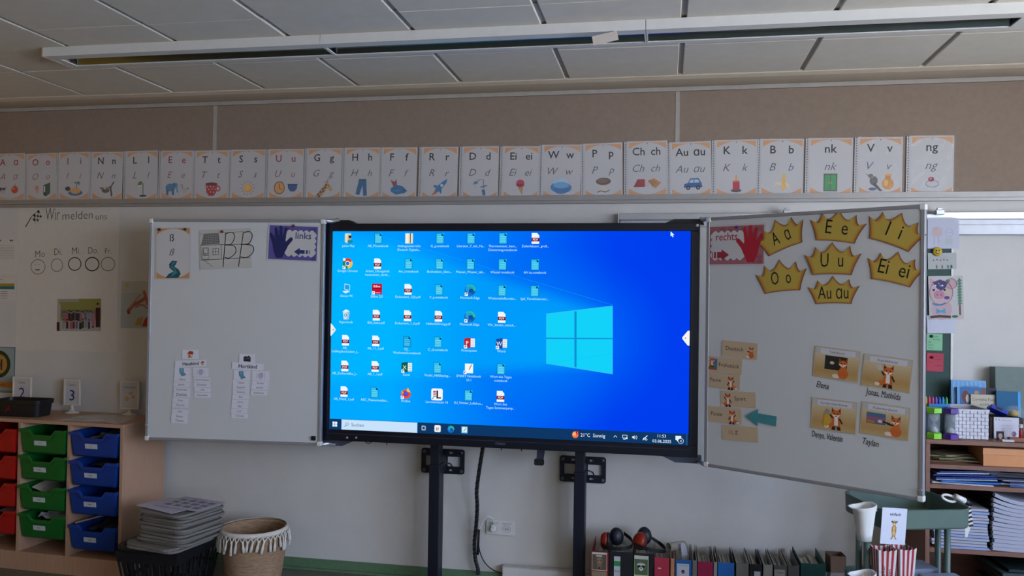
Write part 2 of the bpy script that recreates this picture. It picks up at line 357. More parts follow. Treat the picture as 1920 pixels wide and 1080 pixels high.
# ------------------------------------------------------------------ small printed pictures (unit box -1..1)
BK, WH = '1c1c20', 'bfbdbd'
ICON = {
 'ant': [('e',-.55,.1,.3,.24,'3a2a22'),('e',-.15,.12,.18,.14,'4a342a'),('e',.2,.1,.2,.17,'3a2a22'),('l',[(-.3,0),(-.6,-.5)],.05,'3a2a22'),('l',[(-.15,0),(-.2,-.55)],.05,'3a2a22'),('l',[(.05,0),(.3,-.5)],.05,'3a2a22'),('l',[(.3,.2),(.6,.4)],.05,'3a2a22')],
 'apple': [('e',0,-.05,.7,.68,'c4391c'),('e',-.25,.2,.3,.25,'e0792c'),('l',[(0,.55),(.1,.95)],.1,'4a342a')],
 'ear': [('e',0,.25,.42,.62,'d79a86'),('e',.05,-.3,.28,.4,'d79a86'),('e',.05,.25,.25,.4,'b06a58'),('e',.1,.15,.14,.24,'d79a86')],
 'folder': [('p',[(-.5,-.8),(-.05,-1),(-.05,.75),(-.5,.6)],'1f3a2c'),('p',[(-.05,-1),(.6,-.55),(.6,1),(-.05,.75)],'2d5a40'),('p',[(-.42,-.35),(-.2,-.4),(-.2,.5),(-.42,.45)],'c9c9c0')],
 'hedgehog': [('e',-.1,.05,.8,.6,'33302e'),('p',[(.4,.1),(1,-.25),(.4,-.45)],'7a604e'),('e',.55,-.1,.06,.06,BK)],
 'island': [('e',0,-.5,1.0,.36,'3f6f9c'),('e',0,-.25,.72,.38,'d8a45c'),('l',[(.1,0),(.2,.7)],.09,'6a5038'),('p',[(.2,.75),(-.25,.6),(0,.9)],'3c7a48'),('p',[(.2,.75),(.7,.6),(.4,.95)],'3c7a48'),('p',[(.2,.75),(.55,.35),(.45,.75)],'2f663c')],
 'nest': [('l',[(-.9,.1),(0,.0),(.6,.3),(.95,.85)],.16,'54483e'),('l',[(.5,.3),(.7,-.9)],.22,'54483e'),('e',-.15,-.15,.55,.35,'62523f'),('e',-.15,.05,.45,.16,'8a7a5e'),('e',-.25,.08,.12,.12,'c8c2b4')],
 'lamp': [('e',.1,-.85,.5,.13,'3a4038'),('l',[(.1,-.8),(.1,.7),(-.15,.9)],.09,'3a4038'),('p',[(-.75,.3),(-.05,.55),(-.15,.95),(-.45,.9)],'4a7a50'),('e',-.4,.38,.3,.12,'d8d0a0')],
 'elephant': [('e',-.1,.1,.68,.5,'4a7fa6'),('p',[(-.7,0),(-.35,0),(-.35,-.85),(-.65,-.85)],'3f7098'),('p',[(.1,0),(.42,0),(.42,-.85),(.12,-.85)],'3f7098'),('e',.55,.35,.38,.36,'5a90b6'),('l',[(.75,.2),(.85,-.4),(1.0,-.5)],.16,'5a90b6'),('e',.35,.4,.2,.3,'3f7098'),('e',.62,.42,.05,.05,BK)],
 'goose': [('e',0,-.2,.65,.35,'b9b4ac'),('l',[(-.45,0),(-.5,.6),(-.6,.7)],.18,'8b8680'),('p',[(-.6,.78),(-1,.65),(-.6,.6)],'d08a40'),('p',[(.4,0),(1,.2),(.6,-.3)],'8b8680'),('l',[(-.1,-.5),(-.1,-.9)],.08,'d08a40'),('l',[(.2,-.5),(.2,-.9)],.08,'d08a40')],
 'cup': [('ring',.72,.0,.32,.35,.13,'b42a2c'),('p',[(-.85,.55),(.65,.55),(.5,-.45),(.2,-.85),(-.4,-.85),(-.7,-.45)],'b42a2c'),('e',-.1,.55,.75,.15,'55302a')]+[('e',x,y,.08,.08,WH) for x,y in ((-.6,.2),(-.2,.25),(.2,.2),(-.4,-.1),(0,-.05),(.4,-.1),(-.2,-.4),(.2,-.45))],
 'sun': [('e',0,0,.52,.52,'e2a04a'),('e',-.05,.05,.4,.4,'efb95e')]+[('l',[(.68*cos(a),.68*sin(a)),(.95*cos(a),.95*sin(a))],.06,'8a7448') for a in [k*pi/6 for k in range(12)]],
 'clock': [('e',0,0,.85,.95,'7a5a3c'),('e',0,0,.72,.82,'dca05e'),('l',[(0,0),(0,.6)],.08,BK),('l',[(0,0),(.35,-.3)],.08,BK)],
 'pants': [('p',[(-.85,.6),(.85,.6),(.75,-.1),(.35,-.6),(-.35,-.6),(-.75,-.1)],'355f94'),('p',[(-.85,.6),(.85,.6),(.84,.42),(-.84,.42)],'22406a')],
 'giraffe': [('p',[(-1,-1),(-.3,-1),(.45,.0),(.25,.45)],'b98e5a'),('p',[(.1,.35),(.3,.6),(.75,.2),(.95,-.3),(.75,-.42),(.3,0)],'c69c66'),('p',[(.2,.5),(.0,.65),(.3,.65)],'a07a4c'),('l',[(.4,.5),(.45,.85)],.07,'6a4c30'),('e',.5,.2,.06,.06,BK)]+[('e',x,y,.12,.1,'5c4028') for x,y in ((-.6,-.75),(-.35,-.5),(-.05,-.4),(-.1,-.15),(.15,.0),(.25,.25),(-.5,-.95))],
 'jeans': [('p',[(-.4,.95),(.5,.95),(.6,-1),(.15,-1),(.05,.2),(-.35,-.95),(-.8,-.8)],'2f6b96'),('p',[(-.4,.95),(.5,.95),(.5,.75),(-.42,.75)],'24567c')],
 'fish': [('p',[(-.9,-.1),(-.3,.3),(.4,.15),(.95,-.35),(.6,-.6),(-.3,-.75),(-.85,-.45)],'2f6f9e'),('p',[(-.6,.1),(-.95,.85),(-.5,.6),(-.3,.9),(-.2,.3)],'9a4a48'),('e',.55,-.3,.07,.07,BK),('l',[(-.7,-.35),(.2,-.3)],.06,'5a9ac0')],
 'rocket': [('p',[(-.55,-.35),(-.2,.2),(.5,.75),(.95,1.0),(.85,.55),(.35,-.1),(-.2,-.6)],'3a7cae'),('e',.3,.25,.18,.18,'b8cede'),('p',[(-.45,-.1),(-.75,.25),(-.2,.25)],'2a5f8c'),('p',[(0,-.45),(.25,-.75),(.3,-.15)],'2a5f8c'),('p',[(-.5,-.35),(-.95,-1),(-.2,-.65)],'c46a48')],
 'shower': [('l',[(-.5,.5),(-.1,.9),(.4,.9),(.45,-.2)],.1,'6a7a8a'),('p',[(-.85,.3),(-.25,.45),(-.4,.75),(-.75,.65)],'5a84a4'),('l',[(.05,.0),(.9,.2)],.12,'4a647c'),('p',[(.2,-.3),(.6,-.3),(.7,-1),(.35,-1)],'3a6a94'),('l',[(-.6,.2),(-.55,-.1)],.05,'7aa0c0')],
 'ice': [('p',[(-.42,.2),(.32,.1),(.2,-1)],'c08a54'),('e',-.05,.42,.5,.45,'c2324c'),('e',-.05,.2,.5,.16,'8e2036')],
 'cloud': [('e',-.5,-.1,.5,.42,'3c86bc'),('e',.45,-.15,.52,.42,'3a7cb4'),('e',0,-.3,.7,.42,'2f72ac'),('e',-.35,.35,.38,.34,'9ec2dc'),('e',.2,.38,.42,.36,'a8cae0'),('e',0,.1,.75,.3,'6aa6d0')],
 'mushroom': [('p',[(-.3,.2),(.25,.2),(.45,-.75),(-.35,-.75)],'cdbfae'),('e',0,.42,.85,.42,'5e443a'),('e',-.1,.5,.6,.26,'7a5a4c'),('l',[(-.7,-.8),(-.3,-.65),(.2,-.8),(.7,-.6)],.1,'4a5a44')],
 'roof': [('p',[(-.95,-.4),(-.45,.6),(.55,.6),(.55,-.4)],'9c2434'),('p',[(.55,.6),(.55,-.4),(.98,-.4)],'d0a888'),('l',[(-.95,-.4),(.55,-.4)],.1,'7a1826')],
 'carpet': [('p',[(-.95,.35),(-.1,.75),(.95,.1),(.2,-.75)],'c0803e')]+[('l',[(-.75+.3*k,.45-.16*k*0+.02*k-.05*k),(.2+.25*k-.35,-.6+.22*k)],.08,c) for k,c in enumerate(('4a6a3c','8e3a2c','5a7a44'))],
 'car': [('p',[(-.95,-.35),(-.9,.0),(-.5,.15),(-.3,.6),(.55,.6),(.85,.1),(.95,-.35)],'2c568e'),('p',[(-.4,.15),(-.25,.48),(.05,.48),(.05,.15)],'aac4d8'),('p',[(.12,.15),(.12,.48),(.5,.48),(.68,.15)],'aac4d8'),('e',-.5,-.38,.22,.22,BK),('e',.5,-.38,.22,.22,BK),('e',-.5,-.38,.1,.1,'8a8e94'),('e',.5,-.38,.1,.1,'8a8e94')],
 'candle': [('e',0,-.82,.58,.18,'4a4a54'),('p',[(-.38,-.75),(.38,-.75),(.36,.2),(-.36,.2)],'b42a34'),('e',0,.2,.37,.1,'cf5a58'),('p',[(-.14,.3),(.14,.3),(.06,.75),(0,1),(-.1,.7)],'e0a050')],
 'banana': [('p',[(.05,-.9),(.4,-.7),(.42,.2),(.3,1),(.1,.9),(.0,.1)],'e2b45a'),('p',[(.0,.05),(-.55,.1),(-.95,-.5),(-.5,-.15),(-.05,-.3)],'d8cba4'),('p',[(.35,.05),(.75,-.1),(.85,-.6),(.5,-.35)],'d8cba4')],
 'cupboard': [('p',[(-.7,-.95),(.7,-.95),(.7,.95),(-.7,.95)],'5a4a30'),('p',[(-.6,-.85),(-.03,-.85),(-.03,.82),(-.6,.82)],'3a9458'),('p',[(.03,-.85),(.6,-.85),(.6,.82),(.03,.82)],'3a9458'),('e',-.1,-.05,.06,.08,'c8a040'),('e',.1,-.05,.06,.08,'c8a040')],
 'bird': [('e',0,.15,.42,.5,'5c5a56'),('e',-.3,.65,.26,.24,'64625e'),('p',[(-.5,.75),(-.85,.95),(-.5,.55)],'8a7a50'),('p',[(.1,.0),(.9,-.95),(.6,-.95),(-.1,-.3)],'45423f'),('e',-.1,-.75,.4,.16,'4a5a74')],
 'vase': [('e',0,-.2,.66,.68,'cc8e3e'),('p',[(-.3,.3),(.3,.3),(.32,.8),(-.32,.8)],'c08034'),('e',0,.85,.45,.12,'d8a050'),('e',-.2,-.1,.24,.4,'e0b05c')],
 'ring': [('ring',0,-.25,.85,.5,.12,'7a92ae'),('e',-.15,.35,.38,.32,'9c3040'),('e',-.2,.42,.16,.12,'d0808a')],
 'river': [('p',[(-.1,1),(.5,.95),(.35,.55),(.15,.35),(.7,.0),(.95,-.5),(.6,-.95),(-.9,-.95),(-.5,-.5),(.1,-.2),(-.4,.2),(-.45,.6)],'24545c'),('p',[(.0,.85),(.3,.85),(.15,.6),(-.15,.4),(.4,.0),(.5,-.4),(-.3,-.85),(.05,-.3),(.25,-.1),(-.25,.3)],'3f7c84')],
 'house': [('p',[(-.6,-.8),(.5,-.8),(.5,.1),(-.6,.1)],'c89a74'),('p',[(-.85,.1),(-.2,.85),(.7,.7),(.75,.05)],'9c3a30'),('p',[(-.35,-.8),(-.1,-.8),(-.1,-.2),(-.35,-.2)],'6a4a38'),('p',[(.1,-.4),(.35,-.4),(.35,-.1),(.1,-.1)],'e0dcc8')],
 'building': [('p',[(-.9,-.7),(.9,-.75),(.9,.3),(.4,.75),(.1,.5),(-.4,.6),(-.9,.35)],'2c2c34'),('p',[(-.2,-.2),(.7,-.2),(.7,.25),(-.2,.25)],'5a545c'),('p',[(-.7,-.5),(-.4,-.5),(-.4,.1),(-.7,.1)],'44444c')],
 'laptop': [('p',[(-.8,.85),(.35,.95),(.4,.05),(-.7,-.1)],'2f6e94'),('p',[(-.68,.72),(.25,.8),(.28,.15),(-.58,.03)],'62a2be'),('p',[(-.7,-.12),(.4,.03),(.95,-.45),(-.2,-.8)],'6a8ea4'),('p',[(-.2,-.8),(.95,-.45),(.95,-.58),(-.2,-.95)],'3f5e78')],
 'plate': [('e',0,0,.66,.78,'9a9ab0'),('e',0,0,.6,.7,'b9b9c8'),('e',0,0,.42,.5,'adadbe'),('l',[(-.9,-.7),(-.9,.6)],.07,'6a6e88'),('l',[(.9,-.7),(.9,.6),(.4,.5)],.06,'5a5e7c'),('e',.35,.45,.14,.1,'b04048')],
 'fox': [('p',[(-.25,-.3),(-.95,-.55),(-.75,-.9),(-.2,-.75)],'c8682e'),('e',-.82,-.75,.22,.16,'dccbb8'),('p',[(-.35,.1),(.3,.1),(.4,-.75),(-.3,-.75)],'c4622c'),('p',[(-.15,.1),(.15,.1),(.2,-.6),(-.15,-.6)],'e2d8ca'),('p',[(-.3,-.7),(-.05,-.7),(-.05,-1),(-.38,-1)],'33261f'),('p',[(.1,-.7),(.38,-.7),(.45,-1),(.1,-1)],'33261f'),('l',[(.3,.05),(.55,-.4)],.14,'33261f'),('l',[(-.3,.05),(-.55,.35)],.14,'33261f'),('e',0,.42,.42,.34,'c8682e'),('p',[(-.42,.5),(-.4,1),(-.1,.7)],'c05a28'),('p',[(.42,.5),(.4,1),(.1,.7)],'c05a28'),('p',[(-.36,.6),(-.36,.85),(-.2,.7)],'33261f'),('p',[(.36,.6),(.36,.85),(.2,.7)],'33261f'),('p',[(-.42,.38),(0,.3),(.42,.38),(0,.02)],'e6dccf'),('e',-.15,.45,.05,.06,BK),('e',.15,.45,.05,.06,BK),('e',0,.22,.07,.05,BK)],
 'foxback': [('e',-.55,-.8,.35,.2,'dccbb8'),('e',.1,-.5,.5,.5,'c4622c'),('p',[(-.3,-.3),(.5,-.4),(.35,.25),(-.15,.25)],'c8682e'),('l',[(-.15,.05),(-.7,.1)],.16,'33261f'),('e',.05,.45,.42,.32,'c8682e'),('p',[(-.35,.55),(-.35,1),(-.05,.7)],'8e4420'),('p',[(.42,.55),(.45,1),(.15,.7)],'8e4420'),('p',[(-.4,.4),(.0,.35),(.45,.4),(.05,.1)],'e6dccf'),('e',-.1,.48,.05,.06,BK),('e',.2,.48,.05,.06,BK),('e',.02,.25,.06,.05,BK)],
 'meerkat': [('e',0,-.15,.3,.62,'a8844c'),('e',0,-.2,.18,.46,'c8a468'),('e',0,.62,.26,.22,'a8844c'),('e',-.28,.74,.09,.09,'4a3828'),('e',.28,.74,.09,.09,'4a3828'),('e',-.1,.64,.06,.06,'33261c'),('e',.1,.64,.06,.06,'33261c'),('e',0,.5,.12,.09,'d8c29a'),('l',[(-.12,-.65),(-.2,-.95),(-.35,-.98)],.12,'8a6a3c'),('l',[(.12,-.65),(.2,-.95),(.35,-.98)],.12,'8a6a3c'),('l',[(-.24,.2),(-.1,-.25)],.09,'8a6a3c'),('l',[(.24,.2),(.1,-.25)],.09,'8a6a3c')],
 'deer': [('p',[(-1,-1),(1,-1),(1,1),(-1,1)],'5c5242'),('p',[(-.4,.2),(.4,.2),(.25,-.9),(-.25,-.9)],'7a6450'),('e',0,.2,.42,.42,'86705a'),('p',[(-.4,.4),(-.85,.9),(-.3,.6)],'6a5644'),('p',[(.4,.4),(.85,.9),(.3,.6)],'6a5644'),('e',-.22,.2,.08,.08,BK),('e',.22,.2,.08,.08,BK),('e',0,-.75,.16,.12,BK)],
 'raccoon': [('p',[(-1,-1),(1,-1),(1,1),(-1,1)],'4e6a3e'),('e',0,.1,.7,.6,'6a6a66'),('p',[(-.65,.35),(-.75,.95),(-.25,.65)],'5a5a58'),('p',[(.65,.35),(.75,.95),(.25,.65)],'5a5a58'),('e',0,.3,.62,.2,'c4c4bc'),('e',-.3,.08,.28,.18,'1e1e20'),('e',.3,.08,.28,.18,'1e1e20'),('e',0,-.2,.3,.26,'c9c9c2'),('e',0,-.12,.12,.09,BK)],
}
def icon(p, name, x, y, s, sy=None, rot=0.0, flip=False):
    sy = sy or s; c, d = cos(radians(rot)), sin(radians(rot)); old = p.T; fx = -1 if flip else 1
    p.T = lambda u, w: (x + (fx*u*c - w*d) * s, y + (fx*u*d + w*c) * sy)
    for it in ICON[name]:
        k = it[0]
        if k == 'e': p.ell(*it[1:], n=14)
        elif k == 'p': p.poly(it[1], it[2])
        elif k == 'l': p.line(it[1], it[2], it[3])
        elif k == 'ring': p.ring(*it[1:], n=18)
    p.T = old
def star(p, x, y, r, col, rot=0):
    p.poly([(x + (r if k % 2 == 0 else r*.42) * sin(radians(36*k+rot)), y + (r if k % 2 == 0 else r*.42) * cos(radians(36*k+rot))) for k in range(10)], col)

# ------------------------------------------------------------------ materials
wall_m = M('wall_paint', 'cbc9c5', 0.85, var=0.025, scale=6, bump=0.35, bscale=260, stretch=(1.0, 1.0, 1.0), spec=0.2)
pin_m = M('pinboard_felt', '8d7d70', 0.95, var=0.05, scale=40, bump=0.3, bscale=500, spec=0.1)
alu_m = M('aluminium', 'b9bcc2', 0.32, metal=0.75, var=0.03, scale=60)
white_m = M('white_lacquer', 'cfcfcd', 0.4, var=0.02)
tile_m = M('ceiling_tile', 'd4cfc5', 0.92, var=0.03, scale=12, bump=0.25, bscale=420, spec=0.1)
cove_m = M('cove_beige', 'bdb19f', 0.8, var=0.03, scale=20, bump=0.1)
dark_m = M('dark_void', '4a4846', 0.9)
floor_m = M('green_linoleum', '66665a', 0.5, var=0.16, scale=35, spec=0.4)
base_m = M('green_skirting', '5c7a5c', 0.5, var=0.10, scale=60)
ochre_m = M('ochre_bounce_wall', 'bd8c38', 0.85, var=0.04)  # unseen left wall, ochre made up to bounce warm light onto the left side
beech_m = M('beech_laminate', 'b08d74', 0.5, var=0.07, scale=9, stretch=(14, 14, 0.8), bump=0.04)
brown_m = M('walnut_laminate', '7d594a', 0.5, var=0.10, scale=10, stretch=(1, 10, 10))
board_m = M('whiteboard_enamel', 'c2c5c6', 0.35, var=0.01, scale=4, spec=0.5)
black_m = M('black_plastic', '17181c', 0.45, var=0.1)
navy_m = M('black_powder_coat', '101524', 0.45, var=0.08)
plast_m = M('white_plastic', 'd2d2cf', 0.35, var=0.02)
green_m = M('green_tray_plastic', '0e6224', 0.4, var=0.06)
blue_m = M('blue_tray_plastic', '0f3788', 0.4, var=0.06)
red_m = M('red_tray_plastic', 'a81616', 0.4, var=0.06)
sage_m = M('sage_metal', '52655c', 0.45, var=0.03)
felt_m = M('grey_felt', '75716b', 0.95, var=0.12, scale=150, bump=0.3)
sea_m = M('seagrass', '9a7d62', 0.85, var=0.28, scale=30, stretch=(1, 1, 6), bump=0.6, bscale=90)
cotton_m = M('cotton_cord', 'cfc9be', 0.9, var=0.06)
chalk_m = M('green_chalkboard', '24423c', 0.6, var=0.06, scale=14)
glass_m = film_mat('window_glass', 0.08, 'e8f2f4', 0.03)
film_m = film_mat('clear_film', 0.10, 'd8d8dc', 0.15, bump=0.25)
clear_m = film_mat('clear_plastic', 0.16, 'c8d4dc', 0.12, bump=0.1)
M_CR = film_mat('crinkled_film', 0.12, 'd8d8dc', 0.08, bump=0.6)
frost_m = film_mat('frosted_plastic', 0.80, '8894a6', 0.35)
mirror_m = M('reflector', '8c948f', 0.2, metal=1.0, var=0.04)

# ------------------------------------------------------------------ room shell
CEIL = onY(960, 169.8, 0).z
def struct(o): o['kind'] = 'structure'; return o
floor = struct(G().box(LX, RY, -0.1, RX, 0.0, 0.0).obj('floor', floor_m))
back = struct(G().box(LX - .1, 0.0, -0.1, RX + .1, 0.2, CEIL + .3).obj('wall_back', wall_m))
struct(G().box(LX - .15, RY, -0.1, LX, 0.0, CEIL + .3).obj('wall_left', ochre_m))
struct(G().box(LX - .1, RY - .15, -0.1, RX + .1, RY, CEIL + .3).obj('wall_rear', wall_m))
g = G(); ys = [0.0]
for a, b in WIN: ys += [a, b]
ys.append(RY)
for i in range(0, len(ys), 2): g.box(RX, ys[i+1], -.1, RX + .15, ys[i], CEIL + .3)
for a, b in WIN: g.box(RX, b, -.1, RX + .15, a, .87); g.box(RX, b, 2.57, RX + .15, a, CEIL + .3)
struct(g.obj('wall_right', wall_m))
for i, (a, b) in enumerate(WIN):
    w = struct(thing('window_%d' % (i + 1), None, None, loc=(RX + .07, (a + b) / 2, 1.72)))
    h = (a - b) / 2; fr = G()
    for s in (-1, 1):
        fr.box(-.03, s*h - .04, -.85, .03, s*h + .04, .85); fr.box(-.03, -h, s*.81 - .04, .03, h, s*.81 + .04)
    fr.box(-.03, -.035, -.8, .03, .035, .8); fr.obj('frame', white_m, w)
    G().box(-.004, -h + .04, -.78, .004, -.035, .78).obj('pane', glass_m, w)
    G().box(-.004, .035, -.78, .004, h - .04, .78).obj('pane', glass_m, w)
    G().box(-.25, -h - .05, -.90, .02, h + .05, -.86).obj('sill', white_m, w)

# ceiling: dark void above, thick tiles with open joints along Y, cove strip along the wall
ceil = struct(G().box(LX, RY, CEIL + .05, RX, 0.0, CEIL + .2).obj('ceiling', dark_m))
TB = CEIL - .004
seams = [-0.225, -0.735, -1.345, -1.955, -2.565, -3.175]
xs = [onZ(px, py, TB).x for px, py in ((5.5,186),(161,178.5),(325,172),(495,166),(673,162),(865,155),(1064,147),(1275,140),(1502,132),(1730,123))]
pitch = (xs[-1] - xs[0]) / 9
xs = [xs[0] - pitch * k for k in (2, 1)] + xs + [xs[-1] + pitch * k for k in (1, 2, 3)]
tmesh = {}
for r in range(len(seams) - 1):
    for i in range(len(xs) - 1):
        x0, x1 = xs[i] + .0115, xs[i+1] - .0115
        y0, y1 = seams[r+1] + .0012, seams[r] - .0012
        key = (r, round(x1 - x0, 3))
        if key not in tmesh:
            w, d = (x1 - x0) / 2, (y1 - y0) / 2; g = G()
            lo = [(-w+.003,-d+.003,0),(w-.003,-d+.003,0),(w-.003,d-.003,0),(-w+.003,d-.003,0)]
            g.shell([lo, [(-w,-d,.003),(w,-d,.003),(w,d,.003),(-w,d,.003)], [(-w,-d,.032),(w,-d,.032),(w,d,.032),(-w,d,.032)]], cap0=True, cap1=True)
            o = g.obj('tile', tile_m, ceil); tmesh[key] = o.data
        else:
            o = bpy.data.objects.new('tile', tmesh[key]); COL.objects.link(o); o.parent = ceil
        o.location = ((x0 + x1) / 2, (y0 + y1) / 2, TB + random.uniform(-.0012, .0012))
G().box(LX, RY, TB, RX, seams[-1] - .004, TB + .032).obj('rear_tiling', tile_m, ceil)
jm_ = M('joint_profile', 'a9a59e', .6)
for x in xs[1:-1]:
    for r in range(len(seams) - 1): G().box(x - .0135, seams[r+1] + .012, TB + .009, x + .0135, seams[r] - .012, TB + .03).obj('joint_strip', jm_, ceil)
g = G()
n = 8; prof = [(-.232, TB + .012), (-.228, TB - .006)] + [(-.228 + .228 * k / n, TB - .006 - .012 * sin(pi * (.25 + .75 * k / n))) for k in range(1, n)] + [(0, TB - .004), (0, TB + .03), (-.232, TB + .03)]
g.shell([[(LX, y, z) for y, z in prof], [(RX, y, z) for y, z in prof]], cap0=True, cap1=True)
struct(g.obj('trim_1', cove_m, smooth=False, recalc=True))

# pinboard panels, strips, display rail
RAILB = onY(1100, 381, -.03).z
struct(G().box(LX, -.016, CEIL - .036, RX, 0, CEIL - .014).obj('trim_2', M('strip_paint', 'a39d96', .6)))
sx1, sx2 = onY(403, 240, -.012).x, onY(1270.5, 230, -.012).x
rail = struct(G().box(LX, -.030, RAILB + .018, RX, 0, RAILB + .046).box(LX, -.034, RAILB, RX, 0, RAILB + .013).box(LX, -.022, RAILB + .013, RX, 0, RAILB + .018).obj('trim_3', M('rail_metal', '9c9a98', 0.42, metal=0.35, var=.03)))
for a, b in ((LX, sx1 - .012), (sx1 + .012, sx2 - .012), (sx2 + .012, RX)):
    G().box(a, -.012, RAILB + .046, b, 0, CEIL - .038).obj('panel', pin_m, back)
for s in (sx1, sx2): G().box(s - .0115, -.014, RAILB + .046, s + .0115, 0, CEIL - .038).obj('panel_strip', M('strip_paint'), back)
struct(G().box(LX, -.012, 0.0, RX, 0, .062).box(LX, -.026, 0.0, RX, -.012, .012).obj('baseboard_back', base_m))

# board rail on the wall to the right
def px_box(name, mat, x0, y0, x1, y1, yb, th, **k):
    a = onY(x0, y0, yb); b = onY(x1, y1, yb)
    return G().box(a.x, yb, b.z, b.x, yb + th, a.z)
a = onY(1161, 400, -.06); X0 = a.x; zt = a.z
r = thing('board_rail', 'long white metal sliding rail on the wall above the right board', 'rail', loc=(X0, -.03, zt))
ZB = onY(1161, 424, -.06).z - zt
G().box(0, -.02, -.036, RX - X0, .03, 0).obj('upper_track', alu_m, r, bevel=.003)
G().box(0.004, -.008, ZB, RX - X0, .03, -.036).obj('track_body', M('rail_white', 'bcc0c8', .4, metal=.2), r, bevel=.003)
x = onY(1797, 418, -.06).x - X0
G().box(x, -.022, ZB - .045, RX - X0, .03, ZB + .006).obj('lower_cover', M('rail_white'), r, bevel=.003)
G().box(-.006, -.022, ZB, 0.0, .03, .002).obj('end_cap', plast_m, r)
for i, px in enumerate((1477, 1764)):
    p = onY(px, 396, -.08)
    t = thing('rail_clip', ('small metal clip on the board rail above the oval crowns' if i == 0 else 'grey metal bracket on the board rail beside the children drawings'), 'clip', loc=(p.x, -.055, p.z - .004))
    G().box(-.02, -.022, -.012, .02, .012, .012).obj('clamp', alu_m, t, bevel=.003)
    G().box(-.012, -.014, .012, .012, .006, .024).obj('catch', alu_m, t, bevel=.002)
    if i: G().box(-.07, -.016, -.008, -.02, .004, .004).obj('arm', M('dark_metal', '3c3c40', .4, metal=.6), t); t['label'] = 'dark metal bracket with arm on the board rail beside the chalkboard'
    else: t['label'] = 'small metal clip on the board rail above the crowns'

# wing and wall planes
WALL = Plane((0, 0, 0), (1, 0, 0), (0, 0, 1), (0, -1, 0))
ZL0, ZL1 = 0.765 + .035, 1.985 + .035
def wing_plane(A, B): 
    u = Vector((B[0]-A[0], B[1]-A[1], 0)).normalized()
    return Plane((A[0], A[1], ZL0), u, (0, 0, 1), (u.y, -u.x, 0))
LW = wing_plane((-2.808, -.470), (-1.812, -.395))
RW = wing_plane((0.200, -.430), (1.056, -.960))

# ------------------------------------------------------------------ interactive display on its column lift
TVY = -0.345
TVP = Plane((0, TVY, 0), (1, 0, 0), (0, 0, 1), (0, -1, 0))
q = [TVP.at(*p) for p in ((624.7,433.7),(1295.6,433),(1290.5,836),(617,803))]
sx0, sx1_, sz0, sz1 = (q[0].x+q[3].x)/2, (q[1].x+q[2].x)/2, (q[2].y+q[3].y)/2, (q[0].y+q[1].y)/2
q = [TVP.at(*p) for p in ((608.7,419.7),(1312.5,417),(1309,860),(601.5,823.5))]
tx0, tx1, tz0, tz1 = (q[0].x+q[3].x)/2, (q[1].x+q[2].x)/2, (q[2].y+q[3].y)/2, (q[0].y+q[1].y)/2
tcx, tcz = (sx0 + sx1_) / 2, (sz0 + sz1) / 2
tv = thing('interactive_display', 'large black flat screen showing a blue computer desktop between two whiteboard wings', 'screen', loc=(tcx, TVY, tcz))
bez = M('display_bezel', '10131f', 0.3, var=0.05)
x0, x1, z0, z1 = tx0-tcx, tx1-tcx, tz0-tcz, tz1-tcz
a0, a1, b0, b1 = sx0-tcx, sx1_-tcx, sz0-tcz, sz1-tcz
g = G()
g.box(x0, 0, b1, x1, .07, z1).box(x0, 0, z0, x1, .07, b0).box(x0, 0, b0, a0, .07, b1).box(a1, 0, b0, x1, .07, b1)
g.obj('bezel', bez, tv, bevel=.004)
G().box(x0 + .04, .07, z0 + .05, x1 - .04, .11, z1 - .05).obj('rear_housing', black_m, tv, bevel=.01)
G().box(x0 + .034, -.0012, z0 + .036, x1 - .034, .0, z0 + .040).box(x0 + .034, -.0012, z0 + .036, x0 + .037, .0, z1 - .03).box(x1 - .037, -.0012, z0 + .036, x1 - .034, .0, z1 - .03).obj('trim_line', M('bezel_line', '2a3044', .3), tv)
# lit picture: wallpaper gradient by vertex colours, then the desktop on top
p = Paint(1.0, tcx, tcz, step=3e-5)
S = lambda px, py: tuple(TVP.at(px, py))
SW, SH = sx1_ - sx0, sz1 - sz0
TH = 0.052 * SH * 1.02
def mixc(a, b, t): t = max(0.0, min(1.0, t)); return [x + (y - x) * t for x, y in zip(a, b)]
NX, NY = 84, 48; vs, fs, cs = [], [], []
lgo = [((px - x_) , 0) for px, x_ in ()]
def wall_col(u, v):                       # u to the right, v upwards, 0..1
    c = mixc([.0, .66, 1.0], [.0, .25, .94], (u - .18) / .62)
    c = mixc(c, [.0, .47, 1.0], max(0, v - .80) * 2.0 * (1 - u) )
    d = sqrt(((u - .68) * 1.6) ** 2 + (v - .49) ** 2); c = mixc([.0, .66, 1.0], c, .45 + d * 1.25)
    top = .648 + (.785 - u) * .52 ; bot = .33 - (.785 - u) * .16
    if u < .785 and bot < v < top: c = mixc(c, [.0, .80, 1.0], .42 * min(1, (min(top - v, v - bot)) * 14) * (1 - abs(u - .6) * .5))
    if u > .785: c = mixc(c, [.0, .22, .93], (u - .785) * 1.5)
    c = mixc(c, [.0, .24, .92], max(0, u - .62) * max(0, abs(v - .5) - .14) * 5)
    return c
for j in range(NY + 1):
    for i in range(NX + 1):
        vs.append((a0 + (a1 - a0) * i / NX, b0 + (b1 - b0) * j / NY, 0))
k = NX + 1
fs = [(j*k+i, j*k+i+1, (j+1)*k+i+1, (j+1)*k+i) for j in range(NY) for i in range(NX)]
me = bpy.data.meshes.new('screen'); me.from_pydata(vs, [], fs)
at = me.color_attributes.new('ink', 'FLOAT_COLOR', 'POINT'); buf = []
for j in range(NY + 1):
    for i in range(NX + 1): buf += list(lin(wall_col(i / NX, j / NY))) + [1.0]
at.data.foreach_set('color', buf); me.materials.append(LIT)
scr = bpy.data.objects.new('screen', me); COL.objects.link(scr); scr.parent = tv
FRONT = Matrix(((1,0,0,0),(0,0,-1,.003),(0,1,0,0),(0,0,0,1)))
